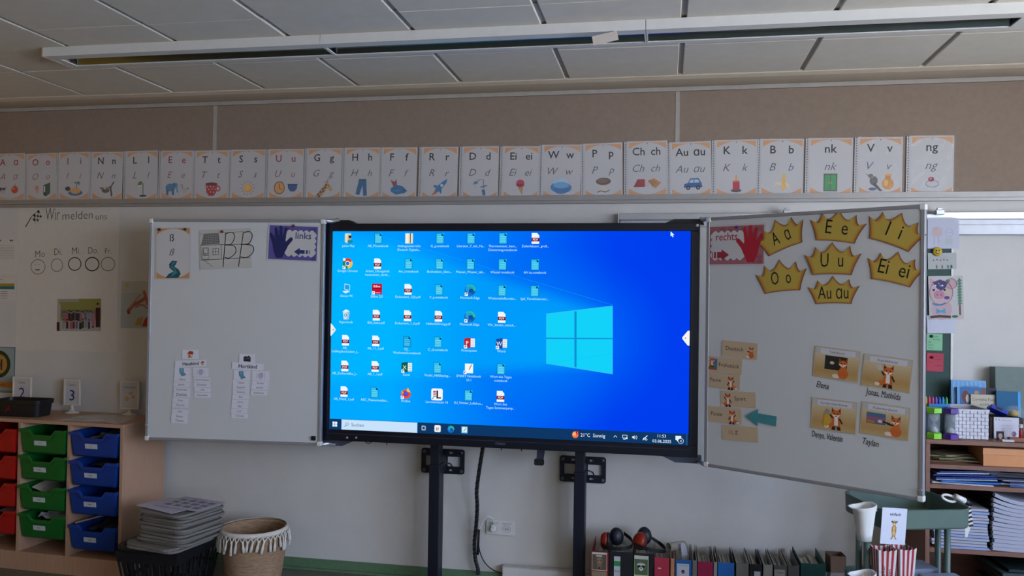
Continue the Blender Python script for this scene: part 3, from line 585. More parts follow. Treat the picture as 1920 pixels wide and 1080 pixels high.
scr.matrix_local = FRONT
# wallpaper window panes
P4 = lambda *pts: [S(*q_) for q_ in pts]
p.poly(P4((1024,588),(1149,573),(1149,702),(1024,682)), '28c8f4')
for w4 in (((1026,590),(1077,584),(1077,632.5),(1026,632.5)), ((1081,583.5),(1147,575.5),(1147,633.5),(1081,632.5)), ((1026,636),(1077,636),(1077,688),(1026,680)), ((1081,636),(1147,636.5),(1147,699),(1081,689))):
    p.poly(P4(*w4), '12d2fa')
for s in (((1077,584),(1081,583.5),(1081,689),(1077,688)), ((1024,633),(1149,634),(1149,636),(1024,635.5))): p.poly(P4(*s), '0a8fd8')
p.line(P4((718,444),(938,509),(1149,572)), .0012, '1ea6ff'); p.line(P4((640,733),(900,700),(1149,663)), .0008, '10a8ff')
p.line(P4((700,447),(700,447.5)), .001, '30b4ff')
rowsA = (447,494,541,590,638,686,734); rowsB = (447,496,545,595,644,692,743)
colA = (653,709,767,825,883,943,1004); colB = (646,703,762,820,879,939,1000)
def cell(r, c):
    t = r / 6; px = colA[c] * (1 - t) + colB[c] * t; s = c / 5; py = rowsA[r] * (1 - s) + rowsB[r] * s
    return S(px, py)
U = 0.0285                                # about half an icon
def pg(x, y, n, dim=False):
    c = {'b': ('0d3c78', '32c2ec', 'a4eeff')}[n]
    p.rect(x-.75*U, y-1.0*U, x+.75*U, y+1.0*U, c[0]); p.rect(x-.69*U, y-.94*U, x+.69*U, y+.94*U, '16a8e4' if dim else c[1])
    p.poly([(x+.28*U, y+1.0*U), (x+.75*U, y+1.0*U), (x+.75*U, y+.5*U)], '0fb0f4'); p.poly([(x+.28*U, y+1.0*U), (x+.28*U, y+.5*U), (x+.75*U, y+.5*U)], '0a2c60')
    for i in range(4): p.rect(x-.5*U, y+(.3-.32*i)*U, x+.5*U, y+(.36-.32*i)*U, c[2])
def pdf(x, y):
    p.poly([(x-.7*U,y-U),(x+.7*U,y-U),(x+.7*U,y+.55*U),(x+.3*U,y+U),(x-.7*U,y+U)], 'eef6ff'); p.rect(x-.75*U, y-.55*U, x+.75*U, y+.12*U, '7c1430')
    p.text('PDF', x, y-.42*U, .42*U, 'ffffff', wmax=1.2*U)
def shortcut(x, y): p.rect(x-1.0*U, y-1.05*U, x-.42*U, y-.45*U, 'f4f8ff'); p.line([(x-.85*U,y-.9*U),(x-.75*U,y-.65*U),(x-.55*U,y-.6*U)], .14*U, '1a4a9c')
def edge(x, y, s=1.0):
    k = U * s; p.ell(x, y, 1.05*k, 1.05*k, '1c6ec0', n=24); p.poly([(x+1.05*k*cos(radians(a)), y+1.05*k*sin(radians(a))) for a in range(-5, 150, 12)] + [(x-.2*k, y+.1*k), (x+.3*k, y-.1*k)], '2ec08a')
    p.ell(x-.1*k, y+.2*k, .75*k, .6*k, '1fa0dc'); p.ell(x+.2*k, y-.1*k, .45*k, .42*k, '0f4c9c'); p.poly([(x+.1*k,y-.25*k),(x+1.0*k,y-.2*k),(x+.5*k,y-.85*k)], '0b5ab4')
def office(x, y, ch, col, col2):
    p.rect(x-.1*U, y-.75*U, x+1.05*U, y+.8*U, 'f2f4f8')
    for i in range(4): p.rect(x+.35*U, y+(.45-.35*i)*U, x+.9*U, y+(.53-.35*i)*U, col2)
    p.poly([(x-1.0*U,y-.8*U),(x+.25*U,y-1.0*U),(x+.25*U,y+1.0*U),(x-1.0*U,y+.8*U)], col); p.text(ch, x-.38*U, y-.38*U, .75*U, 'ffffff')
def chrome(x, y):
    p.ell(x, y, U, U, 'd83a2c', n=24); p.poly([(x,y)]+[(x+U*cos(radians(a)), y+U*sin(radians(a))) for a in range(150, 275, 12)], '1e8a48'); p.poly([(x,y)]+[(x+U*cos(radians(a)), y+U*sin(radians(a))) for a in range(-90, 31, 12)], 'e8c050')
    p.ell(x, y, .48*U, .48*U, 'ffffff'); p.ell(x, y, .38*U, .38*U, '2a74dc')
GRID = ['user b zip b b b pdf', 'chrome pdf b b b b b', 'pc box pdf b edge b b', 'bin pdf pdf pdf edge pdf -', 'pdf pdf d b ppt word -', 'pdf pdf excel b smart b -', 'pdf b fox lern b pdf -']
LBL = [['Julien May','AB_Pf.notebook','Anfangsunterricht|Deutsch Digitale...','G_g.notebook','Literatur_7_mit_Ha...','Thermometer_besc...|Diesterweg.notebook','Zeilenh\u00e4user_gro\u00df...'],
 ['Google Chrome','Arbeit_\u00dcbungsheft|bestimmter_Artik...','Am_I.notebook','Buchstaben_\u00fcben...','Messen_Wasser_tab...','Wasser.notebook','AH au.notebook'],
 ['Dieser PC','BiBox 2.0','Dokument_1(2).pdf','P_p.notebook','Microsoft Edge','Wettertabelle.note...','Igel_Vorwissen.not...'],
 ['Papierkorb','Bild_lesen.pdf','Dokument_1_6.pdf','Hefteinf\u00fchrung.pdf','Microsoft Edge','Wir_lernen_versch...',''],
 ['AB_|Lieblingsbuchstaben_J...','AB_11_1.pdf','DJ_|Wochenzeit.notebook','C_ck.notebook','Powerpoint','Word',''],
 ['AB_Zauberst\u00e4be_J...','AB_1_1.pdf','Excel','Nudel_Abf\u00fcllanleg...','SMART Notebook|23.1','Wort des Tages|.notebook',''],
 ['AB_Musik_1.pdf','ABC_Massenmedien...','Firefox','Lernwerkstatt 10','SU_Wetter_Luftdruc...','Wort des|Tages Sommerparty...','']]
for r, row in enumerate(GRID):
    for c, t in enumerate(row.split()):
        if t == '-': continue
        x, y = cell(r, c)
        if t in 'bd': pg(x, y, 'b', t == 'd')
        elif t == 'pdf': pdf(x, y)
        elif t == 'edge': edge(x, y); shortcut(x, y)
        elif t == 'chrome': chrome(x, y); p.rect(x-.95*U, y+.5*U, x-.45*U, y+1.0*U, 'e4eefc'); shortcut(x, y)
        elif t == 'word': office(x, y, 'W', '1c4a9e', '8aa0c8'); shortcut(x, y)
        elif t == 'ppt': office(x, y, 'P', 'b02a3c', 'd08a94'); shortcut(x, y)
        elif t == 'excel': office(x, y, 'X', '0f5c4c', '3a7a6c'); shortcut(x, y)
        elif t == 'zip':
            p.rect(x-.75*U, y-.95*U, x+.75*U, y+.95*U, 'e6dcc0'); p.rect(x-.75*U, y-.95*U, x-.15*U, y+.95*U, 'f6efdc'); p.rect(x+.15*U, y-.9*U, x+.3*U, y+.95*U, '3c3c44')
        elif t == 'user':
            p.poly([(x-.7*U,y+.95*U),(x+.5*U,y+.95*U),(x+.5*U,y-.6*U),(x-.2*U,y-.9*U),(x-.7*U,y-.7*U)], 'e8dcb4'); p.rect(x-.15*U, y-.5*U, x+.5*U, y+.7*U, 'c4b68c'); p.ell(x+.3*U, y+.1*U, .26*U, .4*U, 'c89a84'); p.ell(x+.32*U, y+.32*U, .3*U, .26*U, '1c2430'); p.ell(x+.35*U, y-.6*U, .55*U, .35*U, '1a8ca4')
        elif t == 'pc':
            p.poly([(x-.5*U,y+.95*U),(x+.6*U,y+.7*U),(x+.6*U,y-.35*U),(x-.5*U,y-.2*U)], 'bfe8ff'); p.poly([(x-.4*U,y+.8*U),(x+.5*U,y+.6*U),(x+.5*U,y-.25*U),(x-.4*U,y-.1*U)], '1c9ce8'); p.poly([(x-.9*U,y-.55*U),(x,y-.35*U),(x+.6*U,y-.6*U),(x-.3*U,y-.95*U)], 'd4ecfa')
        elif t == 'bin':
            p.poly([(x-.7*U,y+.7*U),(x+.7*U,y+.7*U),(x+.5*U,y-.9*U),(x-.5*U,y-.9*U)], 'cfe4f4'); p.poly([(x+.1*U,y+.7*U),(x+.7*U,y+.7*U),(x+.5*U,y-.9*U),(x+.1*U,y-.95*U)], 'a4c4e0'); p.poly([(x-.6*U,y+.6*U),(x-.2*U,y+.98*U),(x+.4*U,y+.85*U),(x+.6*U,y+.6*U)], 'f4faff'); p.ring(x-.15*U, y-.1*U, .26*U, .3*U, .1*U, '2a6ac0', n=12)
        elif t == 'box':
            p.rect(x-U, y-U, x+U, y+U, 'c01438'); p.rect(x-U, y, x+U, y+.25*U, '9c0c2c'); p.text('BiBox', x, y+.3*U, .42*U, 'ffffff', wmax=1.7*U); p.rect(x-.3*U, y-.8*U, x+.7*U, y-.68*U, 'f4d4dc'); shortcut(x, y)
        elif t == 'smart':
            p.rect(x-.75*U, y-.85*U, x+.8*U, y+.9*U, 'f2f6f4'); p.line([(x+.05*U,y-.25*U),(x+.5*U,y+.75*U)], .14*U, '4a6472'); shortcut(x, y)
        elif t == 'fox':
            p.ell(x, y-.1*U, .95*U, .9*U, 'e8502c', n=22); p.poly([(x+.0*U,y+.4*U),(x+.35*U,y+1.1*U),(x+.9*U,y+.2*U)], 'f0c83c'); p.ell(x-.05*U, y-.05*U, .55*U, .52*U, '7a3cb4'); p.ell(x+.1*U, y+.05*U, .3*U, .28*U, '4a62d8'); p.poly([(x-.9*U,y+.5*U),(x-.4*U,y+.2*U),(x-.75*U,y-.3*U)], 'f09a34'); shortcut(x, y)
        elif t == 'lern':
            p.poly([(x+px_, y+py_) for px_, py_ in rrect(2.2*U, 2.2*U, .35*U)], 'f4f6fa'); p.rect(x-.1*U, y-.75*U, x+.2*U, y+.75*U, '1c1c20'); p.rect(x-.1*U, y-.75*U, x+.8*U, y-.5*U, '1c1c20')
            for i, cc in enumerate(('8c3ca4', 'd83a8c', 'e04a4a', '2aa49c')): p.rect(x-.75*U, y+(.45-.3*i)*U, x-.15*U, y+(.65-.3*i)*U, cc)
            shortcut(x, y)
        for i, s in enumerate(LBL[r][c].split('|')):
            p.text(s, x, y - 1.62*U - i*.70*U, .0128, 'bfeaff', wmax=.155)
# taskbar
tb0, tb1 = sz0, sz0 + TH
def SX(px): return TVP.at(px, 815).x
p.rect(sx0, tb0, sx1_, tb1, '0e3766'); ty = tb0 + TH * .5
p.rect(SX(641), tb0 + .0015, SX(783), tb1 - .0015, 'c8e2fb')
x = SX(628.5)
for dx in (-1, 1):
    for dy in (-1, 1): p.rect(x + (-.0135 if dx < 0 else .001), ty + (-.0135 if dy < 0 else .001), x + (-.001 if dx < 0 else .0135), ty + (-.001 if dy < 0 else .0135), 'e4f2ff')
p.ring(SX(651.5), ty + .003, .0085, .0085, .002, '3a5070', n=16); p.line([(SX(649.5), ty - .003), (SX(646), ty - .013)], .0022, '3a5070')
p.text('Suchen', SX(659.5), ty - .008, .0185, '44587a', al='l')
x = SX(795); p.rect(x-.011, ty-.012, x+.011, ty+.012, 'dcecfa'); p.rect(x-.008, ty-.006, x+.006, ty+.006, '0e3766'); p.rect(x+.007, ty-.012, x+.009, ty+.012, '0e3766'); p.rect(x-.011, ty-.0092, x+.011, ty-.0072, '0e3766'); p.rect(x-.011, ty+.0072, x+.011, ty+.0092, '0e3766')
x = SX(821); p.poly([(x+u, ty+w) for u, w in rrect(.034, .036, .006)], 'f0f4f8')
for dx, dy, cc in ((-1, 1, 'e0523c'), (1, 1, '7ab83c'), (-1, -1, '3c8ce0'), (1, -1, 'f0b83c')): p.rect(x+dx*.0045-.0036, ty-.002+dy*.0045-.0036, x+dx*.0045+.0036, ty-.002+dy*.0045+.0036, cc)
edge(SX(846), ty, .62)
x = SX(871.5); p.rect(x-.017, ty-.018, x+.017, ty+.018, '5ab4dc'); p.rect(x-.012, ty-.013, x+.013, ty+.014, 'e4f4f8'); p.line([(x-.004, ty-.008), (x+.009, ty+.012)], .003, '3c6a7c')
x = SX(1079); p.ell(x, ty, .0165, .0175, 'f0783c'); p.ell(x-.005, ty+.004, .009, .010, 'f8b078'); p.ell(x+.011, ty+.011, .008, .009, 'a8142c'); p.text('1', x+.011, ty+.006, .010, 'ffffff')
p.text('21\u00b0C  Sonnig', SX(1089), ty - .008, .0185, 'eaf6ff', al='l', wmax=.126)
x = SX(1154); p.line([(x-.008, ty-.004), (x, ty+.005), (x+.008, ty-.004)], .0028, 'dcecf8')
x = SX(1172); p.rect(x-.013, ty-.006, x+.012, ty+.010, 'dcecf8'); p.rect(x-.0105, ty-.0036, x+.0095, ty+.0076, '0e3766'); p.rect(x-.009, ty-.013, x+.004, ty-.009, 'dcecf8'); p.rect(x+.004, ty-.01, x+.013, ty-.002, 'dcecf8')
x = SX(1190); p.poly([(x-.012, ty-.004), (x-.007, ty-.004), (x, ty-.010), (x, ty+.010), (x-.007, ty+.004), (x-.012, ty+.004)], 'dcecf8'); p.ring(x, ty, .008, .008, .002, 'dcecf8', n=8, a0=-50, a1=50); p.ring(x, ty, .0135, .0135, .002, 'dcecf8', n=8, a0=-50, a1=50)
x = SX(1210); p.line([(x-.012, ty-.012), (x-.005, ty-.004), (x+.011, ty+.012)], .004, 'dcecf8'); p.ring(x-.004, ty-.005, .007, .006, .002, 'dcecf8', n=12); p.ring(x+.005, ty-.008, .006, .005, .002, 'dcecf8', n=12)
x = SX(1241); p.text('11:53', x, ty + .0055, .0155, 'eaf6ff'); p.text('03.06.2025', x, ty - .0205, .0155, 'eaf6ff', wmax=.094)
x = SX(1272); p.rect(x-.014, ty-.004, x+.014, ty+.017, 'eaf6ff'); p.poly([(x-.008, ty-.003), (x+.0, ty-.003), (x-.004, ty-.012)], 'eaf6ff'); p.ell(x+.012, ty-.008, .0145, .0145, 'c4d8ec'); p.ell(x+.012, ty-.008, .012, .012, '0e3766'); p.text('4', x+.012, ty-.0145, .013, 'eaf6ff')
p.rect(sx1_ - .009, tb0, sx1_ - .007, tb1, '4a6c94')
# cursor, side tabs
a = S(1257.5, 434); p.poly([(a[0]+u, a[1]-w) for u, w in ((0,0),(0,.026),(.006,.021),(.010,.030),(.015,.028),(.011,.019),(.019,.019))], 'dcf4ff')
a = S(1294, 634); p.poly([(sx1_ - .0005, a[1]+.038), (sx1_ - .0005, a[1]-.038), (sx1_-.010, a[1]-.036), (sx1_-.036, a[1]-.004), (sx1_-.036, a[1]+.004), (sx1_-.010, a[1]+.036)], 'f4f4f6'); p.ell(sx1_-.020, a[1], .004, .004, '9a9aa0')
a = S(622, 618); p.poly([(sx0 + .0005, a[1]-.034), (sx0 + .0005, a[1]+.034), (sx0+.008, a[1]+.030), (sx0+.030, a[1]+.003), (sx0+.030, a[1]-.003), (sx0+.008, a[1]-.030)], 'eaf0f4'); p.ell(sx0+.016, a[1], .004, .004, '9a9aa0')
p.obj('desktop_picture', scr, LIT)
# bezel print and little parts
p = Paint(1.0, tcx, tcz); a = S(938, 832); p.text('CTOUCH', a[0], a[1]-.005, .011, '8a8e9c', wmax=.052)
p.obj('maker_mark', tv, mat=Matrix(((1,0,0,0),(0,0,-1,-.0006),(0,1,0,0),(0,0,0,1))))
for px, py, nm in ((651, 820.5, 'sensor_button'), (668, 820.5, 'sensor_button')):
    a = S(px, py); G().lathe([(.006, 0), (.006, .004), (.003, .006)], 12).obj(nm, alu_m, tv, smooth=True, mat=Matrix(((1,0,0,a[0]-tcx),(0,0,-1,0),(0,1,0,a[1]-tcz),(0,0,0,1))))
a = S(1308, 422.5); G().lathe([(.0075, 0), (.0075, .003), (.004, .004)], 14).obj('sticker_dot', white_m, tv, mat=Matrix(((1,0,0,a[0]-tcx),(0,0,-1,0),(0,1,0,a[1]-tcz),(0,0,0,1))))
for s in (-1, 1):                        # plates that carry the wings, above and below the display
    xe = x0 if s < 0 else x1
    pts = [(xe + s*.02, 0), (xe - s*.19, 0), (xe - s*.13, .028), (xe + s*.01, .028)]
    m = Matrix(((1,0,0,0),(0,0,1,.03),(0,1,0,z1 - .006),(0,0,0,1)))
    G().prism(pts if s > 0 else pts, 0, .05, mat=m).obj('wing_bracket', black_m, tv, recalc=True)
    pts = [(xe + s*.02, 0), (xe - s*.19, 0), (xe - s*.11, -.036), (xe + s*.02, -.036)]
    m = Matrix(((1,0,0,0),(0,0,1,.03),(0,1,0,z0 + .002),(0,0,0,1)))
    G().prism(pts, 0, .05, mat=m).obj('wing_bracket', M('bracket_grey', '4c5262', .4, metal=.3), tv, recalc=True)
for px in (938, 976, 722):
    a = S(px, 846 if px > 800 else 831); G().tube([(a[0]-tcx, .03, z0 + .004), (a[0]-tcx, .03, z0 - .014)], .003, 6).obj('cable_clip', black_m, tv)
G().tube([(S(680, 828)[0]-tcx, .02, z0 + .002), (S(688, 834)[0]-tcx, .02, z0 - .012), (S(697, 830)[0]-tcx, .02, z0 + .002)], .0025, 6).obj('loose_cable', black_m, tv)

# columns with wall plates
post_t = [0.0, 0.0]
for i, (pa, pb, pl) in enumerate((((804, 900), (824, 900), (791, 838, 871, 891)), ((1076, 900), (1097, 900), (1050, 852, 1136, 908)))):
    A, B = onY(*pa, -.2), onY(*pb, -.2); xc = (A.x + B.x) / 2; w = B.x - A.x
    c0, c1 = onY(pl[0], pl[1], -.012), onY(pl[2], pl[3], -.012)
    zc = (c0.z + c1.z) / 2; hh = abs(c0.z - c1.z) / 2 - .004; hw = (c1.x - c0.x) / 2; xp = (c0.x + c1.x) / 2
    t = thing('lift_column', ('left' if i == 0 else 'right') + ' dark steel column with perforated wall plate under the big screen', 'column', loc=(xc, -.13, 0))
    zt = onY(pa[0], 871 if i == 0 else 885, -.2).z
    G().box(-w/2, -.07, 0, w/2, .02, zt).obj('outer_tube', navy_m, t, bevel=.004)
    G().box(-w/2 + .004, -.064, zt - .02, w/2 - .006, .014, 1.15).obj('inner_tube', navy_m, t, bevel=.003)
    G().box(-w/2 - .05, -.11, 0, w/2 + .05, .10, .012).obj('foot_plate', navy_m, t, bevel=.003)
    # wall plate: rounded sheet with windows, slots and bolts, built from strips so that the holes are real
    g = G(); X = xp - xc
    def bx(x0_, z0_, x1_, z1_): g.box(X + x0_, .112, zc + z0_, X + x1_, .118, zc + z1_)
    wi, ws = .10 * hw * 2, .40 * hw * 2
    hz = hh * .40; r_ = .014
    out = [(X + u, w_) for u, w_ in rrect(2*hw, hh - hz, r_)]
    for sgn in (-1, 1):                  # top and bottom band with two slots each
        lo, hi = (hz, hh) if sgn > 0 else (-hh, -hz)
        sl = (lo + hi) / 2
        bx(-hw + r_, lo, hw - r_, sl - .006); bx(-hw + r_, sl + .006, hw - r_, hi)
        bx(-hw, lo if sgn > 0 else lo + r_, -hw + r_, hi - r_ if sgn > 0 else hi); bx(hw - r_, lo if sgn > 0 else lo + r_, hw, hi - r_ if sgn > 0 else hi)
        for sx_ in (-1, 1):
            cxx, czz = sx_ * (hw - r_), (hi - r_ if sgn > 0 else lo + r_)
            arc = [(cxx, czz)] + [(cxx + sx_*r_*cos(radians(a_)), czz + sgn*r_*sin(radians(a_))) for a_ in (0, 22, 45, 67, 90)]
            g.prism(arc, .112, .118, mat=Matrix(((1,0,0,X),(0,0,1,0),(0,1,0,zc),(0,0,0,1))))
        for a_, b_ in ((-hw + r_, -hw*.48), (-hw*.30, hw*.30), (hw*.48, hw - r_)): bx(a_, sl - .006, b_, sl + .006)
    bx(-hw, -hz, -hw + wi, hz); bx(hw - wi, -hz, hw, hz); bx(-hw*.22, -hz, hw*.22, hz)
    g.obj('wall_plate', navy_m, t, recalc=True)
    for sx_ in (-1, 1):
        for sz_ in (-1, 1):
            G().lathe([(.011, 0), (.011, .004), (.007, .006)], 14).obj('bolt', M('bolt_steel', '59606e', .4, metal=.7), t, smooth=True, mat=Matrix(((1,0,0,X + sx_*(hw-.018)),(0,0,-1,.112),(0,1,0,zc + sz_*(hh-.018)),(0,0,0,1))))
    G().box(-w/2 + .008, .02, zc - .05, w/2 - .008, .112, zc + .05).obj('standoff', navy_m, t)
    G().tube([(w/2 + .012, -.01, zc + .02), (w/2 + .03, .05, zc + .0), (w/2 + .036, .09, zc - .03)], .004, 6).obj('side_cable', black_m, t)
p0 = onY(1014, 848, -.25)
t = thing('screen_strap', 'short dark strap hanging below the screen between the columns', 'strap', loc=(p0.x, -.25, p0.z))
G().prism([(-.018, .03), (.024, .03), (.016, -.035), (-.022, -.035)], -.004, .004, mat=Matrix(((1,0,0,0),(0,0,1,0),(0,1,0,0),(0,0,0,1)))).obj('band', M('strap_grey', '2a3040', .6), t, recalc=True)
G().prism(rrect(.052, .034, .008, cx=-.008, cy=-.052), -.006, .006, mat=Matrix(((1,0,0,0),(0,0,1,0),(0,1,0,0),(0,0,0,1)))).obj('buckle', black_m, t, recalc=True)

# ------------------------------------------------------------------ whiteboard wings
def wing(pl, name, label, left, W=1.0, H=1.22):
    t = thing(name, label, 'whiteboard', mat=pl.mat(0, 0, 0))
    G().box(.012, .012, -.020, W - .012, H - .012, -.001).obj('writing_surface', board_m, t)
    fm = M('wing_frame', '9a9ca2', .4, metal=.45, var=.02)
    for a in ((0, 0, W, .016), (0, H - .016, W, H), (0, .016, .018, H - .016), (W - .018, .016, W, H - .016)):
        G().box(a[0], a[1], -.024, a[2], a[3], .004).obj('frame_rail', fm, t, bevel=.003)
    for x in (0, W):
        for y in (0, H):
            s, r = (1 if x == 0 else -1), (1 if y == 0 else -1)
            G().box(min(x - s*.003, x + s*.024), min(y - r*.003, y + r*.024), -.026, max(x - s*.003, x + s*.024), max(y - r*.003, y + r*.024), .0065).obj('corner_cap', plast_m, t, bevel=.006)
    for y, xx in ((H - .004, 0), (.004, 0)): G().tube([((W if left else 0) + (-.004 if left else .004), y, -.012), ((W + .02 if left else -.05), y, -.055), ((W + .055 if left else -.088), y + (.012 if y > .5 else -.012), -.075 if left else -.10)], .011, 10).obj('hinge_arm', alu_m, t, smooth=True)
    return t
wing(LW, 'whiteboard_wing', 'upright whiteboard wing left of the big screen with name lists', True)
wing(RW, 'whiteboard_wing', 'whiteboard wing right of the big screen, swung towards the room with golden crowns', False)
a = RW.at(1728, 919); G().tube([(0, 0, 0), (0, 0, .012)], .006, 8).obj('latch_pin', alu_m, bpy.data.objects['whiteboard_wing.001'], mat=Matrix.Translation((.991, a.y, .004)))
for k, y in enumerate((.10, 1.20)):
    G().tube([(0, 0, 0), (0, 0, .010)], .006, 8).obj('latch_pin', alu_m, bpy.data.objects['whiteboard_wing'], mat=Matrix.Translation((.009, y - .015, .004)))
a = LW.at(617, 826)
o = G().box(-.01, -.012, 0, .014, .012, .008).obj('magnet', black_m, mat=LW.mat(.957, .04, .0), bevel=.002); tag(o, 'small black square magnet in the lower right corner of the left whiteboard', 'magnet')

# ------------------------------------------------------------------ alphabet cards along the rail
PIN = Plane((0, -.0125, 0), (1, 0, 0), (0, 0, 1), (0, -1, 0))
OR = 'd09a6a'
def oval(p, A, m=.035, rx=.72, col=WH):
    n = 14; up = [(m + (1-2*m)*k/n, 0) for k in range(n+1)]; H = A/2 - m*1.2
    f = lambda x: H * sqrt(max(0, 1 - ((x-.5)/rx)**2)) 
    p.poly([(x, A/2 + f(x)) for x, _ in up] + [(x, A/2 - f(x)) for x, _ in reversed(up)], col)
def card_art(u, l, pics, col):
    def f(p, A):
        p.rect(.035, .035, .965, A - .035, OR); oval(p, A)
        p.line([(.5, A*.16), (.5, A*.88)], .004, 'c4c4c8'); p.line([(.1, A*.60), (.9, A*.60)], .004, 'c4c4c8')
        if u:
            xs_ = (.28, .71); h = .145 * A
            p.text(u, xs_[0], A*.745, h, col, wmax=.4, thin=.012); p.text(l, xs_[1], A*.745, h, col, wmax=.38, thin=.012)
            p.text(u, xs_[0], A*.44, h*.98, '535258' if col == BK else '8c5052', shear=.32, thin=-.006, wmax=.40); p.text(l, xs_[1], A*.44, h*.95, '535258' if col == BK else '8c5052', shear=.32, thin=-.006, wmax=.38)
        else:
            p.text(l, .5, A*.745, .15*A, col, thin=.012); p.text(l, .5, A*.44, .145*A, '535258', shear=.32, thin=-.006)
        for nm, x, s in pics: icon(p, nm, x, A*.225, s*.93)
        p.ell(.5, A*.955, .014, .014, '55484a', n=8)
    return f
RD = '9c3234'
CARDS = [
 ('A','\u0251',[('ant',.3,.22),('apple',.68,.17)],RD,(-10,47.3,289,287,376,374.5,0),'an ant and an apple'),
 ('O','o',[('ear',.33,.17),('folder',.66,.23)],RD,(53,107.2,289,286.5,376.5,374.3,-1),'an ear and a green folder'),
 ('I','i',[('hedgehog',.3,.12),('island',.55,.26)],RD,(113,169,286.5,284.7,374.5,373.8,-1.5),'an island with a palm'),
 ('N','n',[('nest',.5,.26)],BK,(174.8,232,285,285,374.5,374.3,-3),'a nest on a branch'),
 ('L','l',[('lamp',.52,.25)],BK,(238,297,284,282,375.6,375,-1.2),'a green desk lamp'),
 ('E','e',[('elephant',.33,.25),('goose',.76,.17)],RD,(304.4,363.3,282.8,282.8,374,373.8,-2.5),'an elephant and a goose'),
 ('T','t',[('cup',.52,.26)],BK,(368.4,429.8,282.8,282,374.5,374.3,-2),'a red polka-dot cup'),
 ('S','s',[('sun',.5,.24)],BK,(436,499.5,281,280.5,373.8,373.8,-3),'a yellow sun'),
 ('U','u',[('clock',.32,.20),('pants',.7,.18)],RD,(504.5,569.5,280,279.5,373.4,373.4,0),'a clock and blue underpants'),
 ('G','g',[('giraffe',.5,.28)],BK,(576.4,641,278.4,278.2,372.7,372.9,0),'a giraffe'),
 ('H','h',[('jeans',.5,.25)],BK,(648,713.3,277.4,276.6,372.7,372.7,-.6),'blue jeans'),
 ('F','f',[('fish',.5,.28)],BK,(718.7,783.7,276.6,276.6,373.8,373.8,-4),'a blue fish'),
 ('R','r',[('rocket',.5,.25)],BK,(793.5,860.3,275.5,276,373.8,373.8,-4),'a blue rocket'),
 ('D','d',[('shower',.5,.24)],BK,(867.5,935,274.8,274.5,373.4,373.2,0),'a shower head'),
 ('Ei','ei',[('ice',.5,.25)],BK,(943.4,1011.2,274.5,274.5,373,373,0),'an ice cream cone'),
 ('W','w',[('cloud',.5,.30)],BK,(1017.4,1089.3,271.6,271.6,372,372,0),'blue clouds'),
 ('P','p',[('mushroom',.5,.25)],BK,(1095.8,1167.3,269.8,267.4,371.2,369,0),'a brown mushroom'),
 ('Ch','ch',[('roof',.34,.2),('carpet',.68,.19)],BK,(1176.6,1251,265.4,264,368.4,366.4,0),'a red roof and a carpet'),
 ('Au','\u0251u',[('car',.55,.26)],BK,(1257.5,1333.8,267.2,264.7,370,367.3,0),'a blue car'),
 ('K','k',[('candle',.5,.24)],BK,(1341.4,1419.8,262.5,261.8,368.4,366.2,0),'a red candle'),
 ('B','b',[('banana',.5,.25)],BK,(1429,1508.6,260.7,260.7,366.8,367,-5),'a banana'),
 ('','nk',[('cupboard',.5,.24)],BK,(1516.5,1598.5,259,258.8,366.5,366.3,0),'a green cupboard'),
 ('V','v',[('bird',.36,.24),('vase',.68,.22)],BK,(1608.6,1691.7,257.5,257.2,366,366,0),'a bird and a vase'),
 ('','ng',[('ring',.52,.2)],BK,(1706,1787.8,254.6,254.4,366.5,366.3,0),'a red-stoned ring'),
]
for i, (u, l, pics, col, (xl, xr, tl, tr, bl, br, dx), what) in enumerate(CARDS):
    px4 = ((xl, tl), (xr, tr), (xr + dx, br), (xl + dx, bl))
    nm = (u + ' ' + l).strip().replace('\u0251', 'a')
    o, w, h = sheet('alphabet_card', 'orange-cornered alphabet card %s picturing %s' % (nm, what), 'card', PIN, px4, card_art(u, l, pics, col), off=.003, th=.0012, group='alphabet cards along the wall rail')
    # transparent sleeve with its punched binding strip on the left
    g = G(); e = .004
    crink = .010 if nm == 'ng' else .006 if nm in ('V v', 'Ch ch', 'P p', 'W w') else .0008
    n, m_ = 8, 10; vs, fs = [], []; rr = random.Random(i)
    for a in range(n + 1):
        for b in range(m_ + 1):
            vs.append((-w/2 - e + (w + 2*e)*a/n, -h/2 - e + (h + 2*e)*b/m_, .0062 + rr.uniform(-1, 1)*crink*.5))
    fs = [(a*(m_+1)+b, (a+1)*(m_+1)+b, (a+1)*(m_+1)+b+1, a*(m_+1)+b+1) for a in range(n) for b in range(m_)]
    g.add(vs, fs); g.obj('sleeve_film', film_m if crink < .001 else M_CR if 'M_CR' in globals() else film_m, o, smooth=crink < .001)
    g = G(); sw = .019
    xs_ = -w/2 - sw
    ys_ = [-h/2 + h*k/22 for k in range(23)]
    g.box(xs_, -h/2, .0, xs_ + .006, h/2, .0022); g.box(xs_ + .0115, -h/2, 0, xs_ + sw, h/2, .0022)
    for k in range(22):
        g.box(xs_ + .006, ys_[k], 0, xs_ + .0115, ys_[k] + h/22*.55, .0022)
    g.obj('binding_strip', M('sleeve_strip', 'b8b8ba', .25, var=.03, spec=.7), o)

